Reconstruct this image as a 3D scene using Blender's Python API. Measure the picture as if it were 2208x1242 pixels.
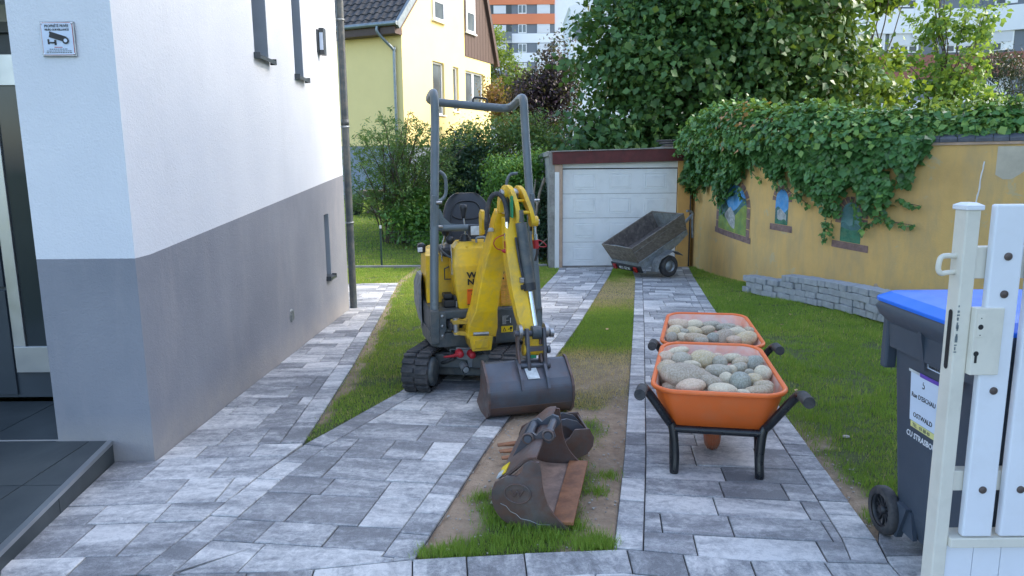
import bpy, bmesh, math, random
import numpy as np
from mathutils import Matrix, Vector
from mathutils.noise import noise as mnoise

random.seed(7); rng = np.random.default_rng(7)
R = math.radians
for o in list(bpy.data.objects): bpy.data.objects.remove(o)
scene = bpy.context.scene
col = scene.collection

# ---------------------------------------------------------------- camera
P, RO = R(9.77), R(0.5)
fw = Vector((0, math.cos(P), -math.sin(P))); rt0 = Vector((1, 0, 0)); up0 = rt0.cross(fw)
rt = rt0*math.cos(RO) - up0*math.sin(RO); up = up0*math.cos(RO) + rt0*math.sin(RO)
cd = bpy.data.cameras.new('camera'); cam = bpy.data.objects.new('camera', cd); col.objects.link(cam)
M = Matrix((rt, up, -fw)).transposed().to_4x4(); M.translation = (0, 0, 1.45)
cam.matrix_world = M
cd.lens = 25.19; cd.sensor_width = 36; cd.sensor_fit = 'HORIZONTAL'; cd.clip_end = 3000; cd.clip_start = 0.05
scene.camera = cam
# ---------------------------------------------------------------- world, sun, exposure
SUN_AZ, SUN_EL = 82.0, 36.0      # azimuth measured from +Y (away from the camera) towards +X
w = bpy.data.worlds.new('World'); scene.world = w; w.use_nodes = True
nt = w.node_tree; bg = nt.nodes['Background']
sky = nt.nodes.new('ShaderNodeTexSky'); sky.sky_type = 'NISHITA'; sky.sun_disc = False
sky.sun_elevation = R(SUN_EL); sky.sun_rotation = R(SUN_AZ); sky.altitude = 150; sky.dust_density = 2.2; sky.ozone_density = 0.8
nt.links.new(sky.outputs[0], bg.inputs[0]); bg.inputs[1].default_value = 0.15
sl = bpy.data.lights.new('sun', 'SUN'); sl.energy = 1.4; sl.angle = R(12); sl.color = (1.0, 0.92, 0.79)
so = bpy.data.objects.new('sun', sl); col.objects.link(so)
sd = Vector((math.sin(R(SUN_AZ))*math.cos(R(SUN_EL)), math.cos(R(SUN_AZ))*math.cos(R(SUN_EL)), math.sin(R(SUN_EL))))
so.rotation_euler = sd.to_track_quat('Z', 'Y').to_euler()
scene.view_settings.view_transform = 'Standard'; scene.view_settings.look = 'None'
scene.view_settings.gamma = 1; scene.view_settings.use_curve_mapping = False
scene.view_settings.exposure = 1.92

# ---------------------------------------------------------------- materials
MATS = {}
def newmat(name):
    m = bpy.data.materials.new(name); m.use_nodes = True
    n = m.node_tree; b = n.nodes['Principled BSDF']
    MATS[name] = m
    return m, n, b
def nd(n, t, **kw):
    x = n.nodes.new(t)
    for k, v in kw.items():
        if k in x.inputs: x.inputs[k].default_value = v
        else: setattr(x, k, v)
    return x
def c4(c): return (c[0], c[1], c[2], 1)
def ramp(n, fac, stops):
    r = n.nodes.new('ShaderNodeValToRGB'); e = r.color_ramp.elements
    while len(e) < len(stops): e.new(0.5)
    for i, (p, c) in enumerate(stops): e[i].position = p; e[i].color = c4(c)
    n.links.new(fac, r.inputs[0]); return r.outputs[0]
def mixc(n, fac, a, b, bt='MIX'):
    m = n.nodes.new('ShaderNodeMix'); m.data_type = 'RGBA'; m.blend_type = bt
    for s, v in ((0, fac), (6, a), (7, b)):
        if isinstance(v, (int, float)): m.inputs[s].default_value = v
        elif isinstance(v, tuple): m.inputs[s].default_value = c4(v)
        else: n.links.new(v, m.inputs[s])
    return m.outputs[2]
def math_(n, op, a, b=None, clamp=False):
    m = n.nodes.new('ShaderNodeMath'); m.operation = op; m.use_clamp = clamp
    for i, v in ((0, a), (1, b)):
        if v is None: continue
        if isinstance(v, (int, float)): m.inputs[i].default_value = v
        else: n.links.new(v, m.inputs[i])
    return m.outputs[0]
def coords(n, scale=(1, 1, 1), offs=True, kind='Object'):
    tc = n.nodes.new('ShaderNodeTexCoord'); mp = n.nodes.new('ShaderNodeMapping')
    mp.inputs['Scale'].default_value = scale; n.links.new(tc.outputs[kind], mp.inputs[0])
    if offs:
        oi = n.nodes.new('ShaderNodeObjectInfo'); v = n.nodes.new('ShaderNodeVectorMath'); v.operation = 'SCALE'
        cx = n.nodes.new('ShaderNodeCombineXYZ')
        for i in range(3): n.links.new(oi.outputs['Random'], cx.inputs[i])
        n.links.new(cx.outputs[0], v.inputs[0]); v.inputs['Scale'].default_value = 37.0
        n.links.new(v.outputs[0], mp.inputs['Location'])
    return mp.outputs[0]
def noise(n, vec, scale, detail=4, rough=0.55, dist=0):
    x = n.nodes.new('ShaderNodeTexNoise'); x.inputs['Scale'].default_value = scale; x.inputs['Detail'].default_value = detail
    x.inputs['Roughness'].default_value = rough; x.inputs['Distortion'].default_value = dist
    n.links.new(vec, x.inputs['Vector']); return x.outputs['Fac']
def bump(n, b, h, strength=0.3, dist=0.01):
    bp = n.nodes.new('ShaderNodeBump'); bp.inputs['Strength'].default_value = strength; bp.inputs['Distance'].default_value = dist
    n.links.new(h, bp.inputs['Height']); n.links.new(bp.outputs[0], b.inputs['Normal'])
def simple(name, c, rough=0.5, metal=0, var=0.25, sc=6, bsc=60, bst=0.08, dirt=None, dirtamt=0.4, spec=0.5, bd=0.003, scale=(1, 1, 1)):
    """paint, metal, plastic: colour varied by noise, optional dirt or rust patches, fine relief"""
    m, n, b = newmat(name)
    v = coords(n, scale); f = noise(n, v, sc, 6, 0.6)
    hi = tuple(min(1, x*(1+var)) for x in c); lo = tuple(x*(1-var) for x in c)
    cc = ramp(n, f, [(0.3, lo), (0.7, hi)])
    if dirt:
        f2 = noise(n, v, sc*1.7, 8, 0.68, 0.4)
        k = ramp(n, f2, [(0.52-dirtamt*0.25, (0, 0, 0)), (0.66, (1, 1, 1))])
        cc = mixc(n, math_(n, 'MULTIPLY', k, min(1, dirtamt*1.6)), cc, dirt)
    n.links.new(cc, b.inputs['Base Color'])
    fr = noise(n, v, sc*3, 4)
    n.links.new(math_(n, 'ADD', math_(n, 'MULTIPLY', fr, 0.3), rough-0.15, True), b.inputs['Roughness'])
    b.inputs['Metallic'].default_value = metal; b.inputs['Specular IOR Level'].default_value = spec
    bump(n, b, noise(n, v, bsc, 4), bst, bd)
    return m
simple('machine_yellow', (0.82, 0.50, 0.010), 0.40, var=0.10, sc=4, dirt=(0.38, 0.27, 0.10), dirtamt=0.38, bst=0.03)
simple('machine_yellow_worn', (0.72, 0.44, 0.014), 0.42, var=0.1, sc=5, dirt=(0.24, 0.17, 0.07), dirtamt=0.45, bst=0.05)
simple('machine_grey', (0.055, 0.07, 0.078), 0.45, var=0.3, sc=6, dirt=(0.15, 0.14, 0.12), dirtamt=0.4)
simple('tube_grey', (0.115, 0.145, 0.16), 0.33, var=0.12, sc=5, dirt=(0.14, 0.15, 0.15), dirtamt=0.1)
simple('black_plastic', (0.02, 0.022, 0.026), 0.45, var=0.3)
simple('seat_vinyl', (0.022, 0.024, 0.03), 0.38, var=0.25, sc=4, bsc=140, bst=0.15)
simple('rubber', (0.028, 0.03, 0.034), 0.7, var=0.35, sc=9, dirt=(0.11, 0.10, 0.095), dirtamt=0.45, bst=0.2)
simple('chrome', (0.75, 0.78, 0.82), 0.14, 1.0, var=0.05, bst=0.0)
simple('steel', (0.42, 0.43, 0.44), 0.4, 0.9, var=0.2, dirt=(0.10, 0.09, 0.08), dirtamt=0.25)
simple('stainless', (0.50, 0.51, 0.52), 0.34, 0.85, var=0.06, sc=3, bst=0.02)
simple('red_cap', (0.42, 0.02, 0.03), 0.45, var=0.2)
simple('orange_sticker', (0.85, 0.16, 0.015), 0.45, var=0.05, bst=0)
simple('orange_grille', (0.72, 0.38, 0.07), 0.5, var=0.2, sc=40)
simple('yellow_sticker', (0.80, 0.58, 0.02), 0.4, var=0.05, bst=0)
simple('pale_sticker', (0.55, 0.58, 0.58), 0.45, var=0.25, sc=20, bst=0.02)
simple('green_sticker', (0.03, 0.30, 0.14), 0.4, var=0.1, bst=0)
simple('ink', (0.018, 0.018, 0.02), 0.5, var=0.05, bst=0)
simple('white_ink', (0.75, 0.77, 0.8), 0.5, var=0.05, bst=0)
simple('red_ink', (0.5, 0.05, 0.04), 0.5, var=0.05, bst=0)
simple('bucket_steel', (0.095, 0.105, 0.125), 0.40, 0.25, var=0.22, sc=4, bsc=50, bst=0.10, dirt=(0.13, 0.065, 0.045), dirtamt=0.25)
simple('worn_rust', (0.125, 0.070, 0.052), 0.45, 0.2, var=0.35, sc=4, bsc=60, bst=0.2, dirt=(0.085, 0.08, 0.085), dirtamt=0.5)
simple('bucket_rusty', (0.125, 0.105, 0.100), 0.5, 0.3, var=0.4, sc=6, bsc=60, bst=0.25, dirt=(0.16, 0.075, 0.05), dirtamt=0.55)
simple('bucket_inside', (0.42, 0.30, 0.24), 0.5, 0.25, var=0.4, sc=7, bsc=70, bst=0.25, dirt=(0.22, 0.17, 0.15), dirtamt=0.5)
simple('bright_rust', (0.30, 0.13, 0.06), 0.6, 0.1, var=0.45, sc=12, bsc=80, bst=0.25, dirt=(0.20, 0.09, 0.05), dirtamt=0.4)
simple('orange_tray', (0.84, 0.165, 0.030), 0.4, var=0.07, sc=3, dirt=(0.62, 0.25, 0.12), dirtamt=0.16, bst=0.03)
simple('orange_tray_inside', (0.90, 0.42, 0.30), 0.5, var=0.08, sc=5, dirt=(0.82, 0.66, 0.60), dirtamt=0.6, bst=0.05)
simple('barrow_black', (0.012, 0.014, 0.018), 0.3, var=0.3, dirt=(0.05, 0.05, 0.05), dirtamt=0.2)
simple('orange_tyre', (0.42, 0.11, 0.04), 0.6, var=0.25, sc=9, dirt=(0.30, 0.16, 0.10), dirtamt=0.5)
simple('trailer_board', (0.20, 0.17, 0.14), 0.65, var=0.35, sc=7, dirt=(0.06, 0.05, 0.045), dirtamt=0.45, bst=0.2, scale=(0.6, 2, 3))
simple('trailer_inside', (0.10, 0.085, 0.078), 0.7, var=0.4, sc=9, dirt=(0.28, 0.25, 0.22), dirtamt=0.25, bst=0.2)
simple('galvanised', (0.30, 0.33, 0.35), 0.5, 0.5, var=0.25, sc=8, dirt=(0.16, 0.15, 0.13), dirtamt=0.35)
simple('red_lens', (0.30, 0.015, 0.012), 0.25, var=0.1, bst=0)
simple('anthracite', (0.045, 0.055, 0.062), 0.38, var=0.1, sc=3, bst=0.02)
simple('door_panel', (0.035, 0.048, 0.062), 0.4, var=0.1, sc=3, bst=0.02)
simple('glass_dark', (0.03, 0.04, 0.046), 0.08, var=0.15, sc=1.5, bst=0.0)
simple('window_glass', (0.10, 0.12, 0.13), 0.06, var=0.4, sc=0.8, bst=0.0, spec=0.8)
simple('white_pvc', (0.78, 0.79, 0.80), 0.4, var=0.03, bst=0.01)
simple('gate_cream', (0.72, 0.68, 0.58), 0.38, var=0.05, sc=5, dirt=(0.48, 0.45, 0.38), dirtamt=0.12, bst=0.02)
simple('gate_white', (0.76, 0.78, 0.82), 0.42, var=0.03, sc=5, dirt=(0.60, 0.59, 0.56), dirtamt=0.08, bst=0.01)
simple('bolt_brown', (0.11, 0.085, 0.075), 0.5, 0.4, var=0.2)
simple('bin_grey', (0.058, 0.075, 0.10), 0.5, var=0.1, sc=3, bsc=220, bst=0.1)
simple('bin_blue', (0.010, 0.17, 0.80), 0.36, var=0.06, sc=3, bsc=200, bst=0.05)
simple('paper', (0.62, 0.70, 0.82), 0.6, var=0.04, bst=0.03)
simple('purple_tape', (0.14, 0.07, 0.42), 0.5, var=0.05, bst=0)
simple('pale_yellow', (0.72, 0.70, 0.28), 0.5, var=0.05, bst=0)
simple('zinc', (0.22, 0.26, 0.28), 0.42, 0.6, var=0.2, sc=8)
simple('brown_board', (0.075, 0.045, 0.035), 0.6, var=0.15, sc=4, scale=(3, 3, .6))
simple('fascia_red', (0.115, 0.022, 0.022), 0.6, var=0.25, sc=5, dirt=(0.06, 0.015, 0.015), dirtamt=0.4, bst=0.15)
simple('garage_white', (0.80, 0.83, 0.84), 0.42, var=0.03, sc=2, dirt=(0.52, 0.55, 0.55), dirtamt=0.15, bst=0.01)
simple('concrete', (0.33, 0.32, 0.30), 0.85, var=0.25, sc=5, bsc=90, bst=0.35, dirt=(0.17, 0.16, 0.15), dirtamt=0.35)
simple('pinkish_render', (0.50, 0.36, 0.27), 0.85, var=0.15, sc=8, bst=0.2)
simple('orange_render', (0.62, 0.36, 0.12), 0.85, var=0.1, sc=4, bst=0.15)
simple('wall_block', (0.33, 0.35, 0.37), 0.88, var=0.14, sc=9, bsc=170, bst=0.35, dirt=(0.22, 0.23, 0.24), dirtamt=0.3)
simple('roof_tile_dark', (0.035, 0.036, 0.040), 0.75, var=0.5, sc=4, bsc=40, bst=0.3, dirt=(0.10, 0.095, 0.09), dirtamt=0.35)
simple('slate', (0.085, 0.095, 0.115), 0.55, var=0.3, sc=6, bst=0.15)
simple('house_yellow', (0.88, 0.70, 0.31), 0.85, var=0.035, sc=1.2, bsc=90, bst=0.12)
simple('house_base', (0.27, 0.31, 0.38), 0.85, var=0.06, sc=2, bst=0.1)
simple('apartment_white', (0.74, 0.76, 0.80), 0.8, var=0.03, sc=0.3, bst=0.0)
simple('apartment_grey', (0.16, 0.18, 0.21), 0.8, var=0.05, sc=0.3, bst=0.0)
simple('apartment_orange', (0.66, 0.21, 0.10), 0.8, var=0.05, sc=0.3, bst=0.0)
simple('apartment_red', (0.27, 0.105, 0.085), 0.8, var=0.05, sc=0.3, bst=0.0)
simple('shutter', (0.62, 0.63, 0.66), 0.6, var=0.03, sc=1, bst=0.0)
simple('terracotta', (0.20, 0.10, 0.065), 0.8, var=0.25, sc=9, bst=0.2)
simple('stone_grey', (0.22, 0.17, 0.14), 0.85, var=0.25, sc=9, bst=0.3)
simple('pot_dark', (0.035, 0.04, 0.05), 0.4, var=0.2)
simple('green_wire', (0.04, 0.075, 0.06), 0.5, var=0.1, bst=0)
simple('bark', (0.10, 0.075, 0.055), 0.9, var=0.4, sc=12, bsc=40, bst=0.5, bd=0.02)
simple('bark_pale', (0.26, 0.22, 0.18), 0.85, var=0.35, sc=12, bsc=40, bst=0.4)
simple('kerb', (0.30, 0.29, 0.27), 0.85, var=0.2, sc=4, bst=0.2)
simple('pebble', (0.42, 0.38, 0.33), 0.85, var=0.35, sc=14)
simple('litter_leaf', (0.42, 0.27, 0.13), 0.8, var=0.4, sc=9)
simple('jamb_grey', (0.36, 0.39, 0.43), 0.88, var=0.08, sc=3, bsc=90, bst=0.3)
simple('filler', (0.52, 0.47, 0.37), 0.85, var=0.12, sc=6, bst=0.3)
simple('painted_stone', (0.21, 0.135, 0.125), 0.85, var=0.35, sc=14, dirt=(0.30, 0.19, 0.13), dirtamt=0.3, bst=0.2)

def stone_mat(name, a, b_, vein=0.25):
    m, n, b = newmat(name); v = coords(n)
    f = noise(n, v, 7, 6, 0.6, 0.6); c = ramp(n, f, [(0.3, a), (0.72, b_)])
    f2 = noise(n, v, 16, 8, 0.7, 1.5)
    k = ramp(n, f2, [(0.47, (0, 0, 0)), (0.5, (1, 1, 1)), (0.53, (0, 0, 0))])
    c = mixc(n, math_(n, 'MULTIPLY', k, vein), c, (0.50, 0.45, 0.38))
    f3 = noise(n, v, 120, 3); c = mixc(n, 0.22, c, ramp(n, f3, [(0.35, (0.08, 0.07, 0.06)), (0.65, (0.8, 0.78, 0.74))]))
    n.links.new(c, b.inputs['Base Color']); b.inputs['Roughness'].default_value = 0.75
    bump(n, b, noise(n, v, 60, 5), 0.25, 0.004); return m
STONE = [stone_mat('cobble_pale', (0.580, 0.484, 0.319), (0.773, 0.660, 0.452)), stone_mat('cobble_pink', (0.555, 0.374, 0.239), (0.749, 0.561, 0.381)),
         stone_mat('cobble_grey', (0.290, 0.259, 0.186), (0.483, 0.429, 0.310)), stone_mat('cobble_tan', (0.386, 0.286, 0.169), (0.580, 0.451, 0.284)),
         stone_mat('cobble_slate', (0.326, 0.259, 0.177), (0.483, 0.391, 0.274)), stone_mat('cobble_yellow', (0.555, 0.418, 0.212), (0.749, 0.594, 0.336), 0.6),
         stone_mat('cobble_blue', (0.242, 0.264, 0.222), (0.399, 0.396, 0.301))]

# pavers: cloudy white and anthracite face mix, streaked along the course
def paver_mat():
    m, n, b = newmat('paver'); v = coords(n, (1, 1, 1)); v2 = coords(n, (0.75, 2.6, 1))
    oi = n.nodes.new('ShaderNodeObjectInfo'); at = nd(n, 'ShaderNodeAttribute', attribute_name='tint')
    # stuff meshes hold their own random in 'tint', single pavers use the object's
    rnd = math_(n, 'FRACT', math_(n, 'ADD', oi.outputs['Random'], at.outputs['Fac']))
    f = noise(n, v2, 2.6, 8, 0.66, 0.5); f2 = noise(n, v, 26, 9, 0.8, 0.6)
    s = math_(n, 'ADD', math_(n, 'ADD', math_(n, 'MULTIPLY', math_(n, 'SUBTRACT', f, 0.5), 2.3), math_(n, 'MULTIPLY', math_(n, 'SUBTRACT', f2, 0.5), 2.0)), math_(n, 'ADD', math_(n, 'MULTIPLY', rnd, 0.72), 0.08))
    c = ramp(n, s, [(0.0, (0.150, 0.152, 0.160)), (0.32, (0.265, 0.268, 0.275)), (0.56, (0.43, 0.425, 0.42)), (0.95, (0.70, 0.68, 0.65))])
    f3 = noise(n, v, 1.3, 3); c = mixc(n, ramp(n, f3, [(0.5, (0, 0, 0)), (0.8, (0.4, 0.4, 0.4))]), c, (0.36, 0.34, 0.34))
    fs = noise(n, v, 260, 2); c = mixc(n, 0.10, c, ramp(n, fs, [(0.35, (0.03, 0.03, 0.03)), (0.65, (0.9, 0.9, 0.9))]))
    n.links.new(c, b.inputs['Base Color']); b.inputs['Roughness'].default_value = 0.68
    bump(n, b, math_(n, 'ADD', noise(n, v, 150, 5, 0.7), math_(n, 'MULTIPLY', noise(n, v, 14, 4), 1.2)), 0.3, 0.003)
paver_mat()
simple('joint_sand', (0.045, 0.042, 0.04), 0.95, var=0.35, sc=14, bst=0.3)

def stucco(name, split):
    """coarse render, white above the slanting painted line and grey below it"""
    m, n, b = newmat(name); v = coords(n, offs=False)
    sx = n.nodes.new('ShaderNodeSeparateXYZ'); n.links.new(v, sx.inputs[0])
    f = noise(n, v, 1.3, 5, 0.6); f4 = noise(n, v, 45, 4)
    white = ramp(n, f, [(0.3, (0.68, 0.70, 0.735)), (0.7, (0.75, 0.765, 0.79))])
    grey = ramp(n, f, [(0.3, (0.215, 0.225, 0.255)), (0.7, (0.275, 0.282, 0.31))])
    fd = noise(n, coords(n, (1, 1, 0.25), False), 4, 6, 0.7)
    grey = mixc(n, ramp(n, fd, [(0.5, (0, 0, 0)), (0.75, (0.35, 0.35, 0.35))]), grey, (0.38, 0.355, 0.36))
    line = math_(n, 'ADD', math_(n, 'MULTIPLY', math_(n, 'MAXIMUM', math_(n, 'SUBTRACT', sx.outputs[1], 0.17), 0.0), 0.0703), 1.128)
    line = math_(n, 'ADD', line, math_(n, 'MULTIPLY', f4, 0.004))
    f7 = noise(n, coords(n, (1, 1, 0.12), False), 7, 6, 0.7)
    white = mixc(n, ramp(n, f7, [(0.55, (0, 0, 0)), (0.8, (0.22, 0.22, 0.22))]), white, (0.55, 0.56, 0.57))
    # splashed dirt low on the plinth
    sp = math_(n, 'MULTIPLY', math_(n, 'SUBTRACT', 0.28, math_(n, 'ADD', sx.outputs[2], math_(n, 'MULTIPLY', sx.outputs[1], 0.04))), 4.5, True)
    grey = mixc(n, math_(n, 'MULTIPLY', sp, noise(n, v, 6, 7, 0.75)), grey, (0.40, 0.36, 0.32))
    k = math_(n, 'LESS_THAN', sx.outputs[2], line)
    c = mixc(n, k, white, grey) if split else grey
    n.links.new(c, b.inputs['Base Color']); b.inputs['Roughness'].default_value = 0.88
    h = math_(n, 'ADD', noise(n, v, 95, 5, 0.6), math_(n, 'MULTIPLY', noise(n, v, 38, 3), 0.8))
    bump(n, b, h, 0.55, 0.006); return m
stucco('stucco', True); stucco('stucco_grey', False)

def garden_wall_mat():
    m, n, b = newmat('ochre_render'); v = coords(n, offs=False)
    f = noise(n, v, 1.1, 6, 0.62, 0.3)
    c = ramp(n, f, [(0.28, (0.54, 0.345, 0.13)), (0.5, (0.66, 0.425, 0.155)), (0.75, (0.74, 0.48, 0.17))])
    vs = coords(n, (1, 1, 0.22), False)
    st = noise(n, vs, 3.2, 7, 0.7, 0.3)
    c = mixc(n, ramp(n, st, [(0.46, (0, 0, 0)), (0.74, (0.62, 0.62, 0.62))]), c, (0.37, 0.30, 0.19))
    f2 = noise(n, v, 2.3, 8, 0.72, 0.5)
    c = mixc(n, ramp(n, f2, [(0.60, (0, 0, 0)), (0.62, (0.6, 0.6, 0.6))]), c, (0.50, 0.43, 0.27))
    f5 = noise(n, v, 9, 7, 0.75)
    c = mixc(n, ramp(n, f5, [(0.70, (0, 0, 0)), (0.74, (0.8, 0.8, 0.8))]), c, (0.22, 0.15, 0.09))
    n.links.new(c, b.inputs['Base Color']); b.inputs['Roughness'].default_value = 0.9
    bump(n, b, math_(n, 'ADD', noise(n, v, 60, 6), math_(n, 'MULTIPLY', noise(n, v, 5, 3), 1.2)), 0.35, 0.008)
garden_wall_mat()

def leaf_mat(name, stops, trans=0.35, rough=0.45):
    m, n, b = newmat(name)
    at = nd(n, 'ShaderNodeAttribute', attribute_name='tint')
    c = ramp(n, at.outputs['Fac'], stops)
    n.links.new(c, b.inputs['Base Color']); b.inputs['Roughness'].default_value = rough; b.inputs['Specular IOR Level'].default_value = 0.4
    t = n.nodes.new('ShaderNodeBsdfTranslucent'); n.links.new(mixc(n, 0.5, c, (0.35, 0.45, 0.03), 'MIX'), t.inputs[0])
    mx = n.nodes.new('ShaderNodeMixShader'); mx.inputs[0].default_value = trans
    out = n.nodes['Material Output']; n.links.new(b.outputs[0], mx.inputs[1]); n.links.new(t.outputs[0], mx.inputs[2]); n.links.new(mx.outputs[0], out.inputs[0])
    return m
leaf_mat('leaf_big_tree', [(0, (0.036, 0.099, 0.027)), (0.6, (0.074, 0.173, 0.048)), (1, (0.178, 0.292, 0.069))], 0.2)
leaf_mat('leaf_light', [(0, (0.086, 0.186, 0.036)), (0.6, (0.157, 0.286, 0.057)), (1, (0.272, 0.386, 0.086))], 0.4)
leaf_mat('leaf_yellow', [(0, (0.075, 0.137, 0.023)), (0.6, (0.140, 0.222, 0.034)), (1, (0.225, 0.296, 0.057))], 0.4)
leaf_mat('leaf_ivy', [(0, (0.047, 0.132, 0.042)), (0.6, (0.092, 0.229, 0.060)), (0.9, (0.236, 0.383, 0.076)), (1, (0.521, 0.264, 0.114))], 0.15, 0.38)
leaf_mat('leaf_purple', [(0, (0.020, 0.013, 0.024)), (0.7, (0.050, 0.024, 0.044)), (1, (0.110, 0.050, 0.066))], 0.15)
leaf_mat('leaf_rust', [(0, (0.12, 0.05, 0.025)), (1, (0.28, 0.13, 0.06))], 0.3)
leaf_mat('leaf_shrub', [(0, (0.045, 0.116, 0.036)), (0.6, (0.111, 0.212, 0.057)), (1, (0.334, 0.378, 0.081))], 0.25)
leaf_mat('leaf_hedge', [(0, (0.056, 0.158, 0.034)), (0.6, (0.111, 0.260, 0.048)), (1, (0.242, 0.408, 0.068))], 0.3)
leaf_mat('leaf_laurel', [(0, (0.019, 0.050, 0.025)), (0.7, (0.035, 0.086, 0.041)), (1, (0.078, 0.140, 0.062))], 0.08, 0.3)
leaf_mat('leaf_conifer', [(0, (0.012, 0.024, 0.018)), (1, (0.035, 0.055, 0.04))], 0.1)
leaf_mat('grass_blade', [(0, (0.135, 0.245, 0.040)), (0.45, (0.255, 0.40, 0.062)), (0.72, (0.42, 0.47, 0.09)), (0.85, (0.66, 0.50, 0.22)), (1, (0.78, 0.58, 0.32))], 0.35, 0.55)
leaf_mat('leaf_pot', [(0, (0.10, 0.17, 0.06)), (1, (0.22, 0.30, 0.12))], 0.3)

def soil_mat():
    m, n, b = newmat('soil_and_turf'); v = coords(n, offs=False)
    at = nd(n, 'ShaderNodeAttribute', attribute_name='soil')
    f = noise(n, v, 9, 8, 0.7); fp = noise(n, v, 55, 5, 0.7)
    soil = ramp(n, f, [(0.3, (0.34, 0.235, 0.155)), (0.7, (0.60, 0.44, 0.30))])
    soil = mixc(n, ramp(n, fp, [(0.60, (0, 0, 0)), (0.66, (0.7, 0.7, 0.7))]), soil, (0.38, 0.33, 0.28))
    turf = ramp(n, f, [(0.3, (0.06, 0.085, 0.025)), (0.7, (0.12, 0.15, 0.045))])
    n.links.new(mixc(n, at.outputs['Fac'], turf, soil), b.inputs['Base Color']); b.inputs['Roughness'].default_value = 0.95
    bump(n, b, math_(n, 'ADD', fp, f), 0.9, 0.03)
soil_mat()
def tile_mat():
    m, n, b = newmat('porch_tile'); v = coords(n)
    f = noise(n, v, 2.2, 7, 0.65, 0.6)
    n.links.new(ramp(n, f, [(0.3, (0.035, 0.045, 0.050)), (0.7, (0.075, 0.088, 0.092))]), b.inputs['Base Color'])
    b.inputs['Roughness'].default_value = 0.5; bump(n, b, noise(n, v, 40, 5), 0.08, 0.003)
tile_mat()

# ---------------------------------------------------------------- object helpers
ROOTM = {}
def tag(o, label=None, cat=None, group=None, kind=None):
    if label: o['label'] = label
    if cat: o['category'] = cat
    if group: o['group'] = group
    if kind: o['kind'] = kind
    return o
def thing(name, label, cat, loc=(0, 0, 0), rotz=0, group=None):
    o = bpy.data.objects.new(name, None); o.empty_display_size = 0.1; col.objects.link(o)
    o.location = loc; o.rotation_euler = (0, 0, rotz)
    ROOTM[o] = Matrix.Translation(loc) @ Matrix.Rotation(rotz, 4, 'Z')
    return tag(o, label, cat, group)
def link(name, me, parent=None, m=None, loc=None):
    if m: me.materials.append(MATS[m] if isinstance(m, str) else m)
    o = bpy.data.objects.new(name, me); col.objects.link(o)
    if parent: o.parent = parent
    if loc is not None: o.location = loc
    return o
def rootmat(o):
    while o.parent: o = o.parent
    return ROOTM.get(o, Matrix.Identity(4))
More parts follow.
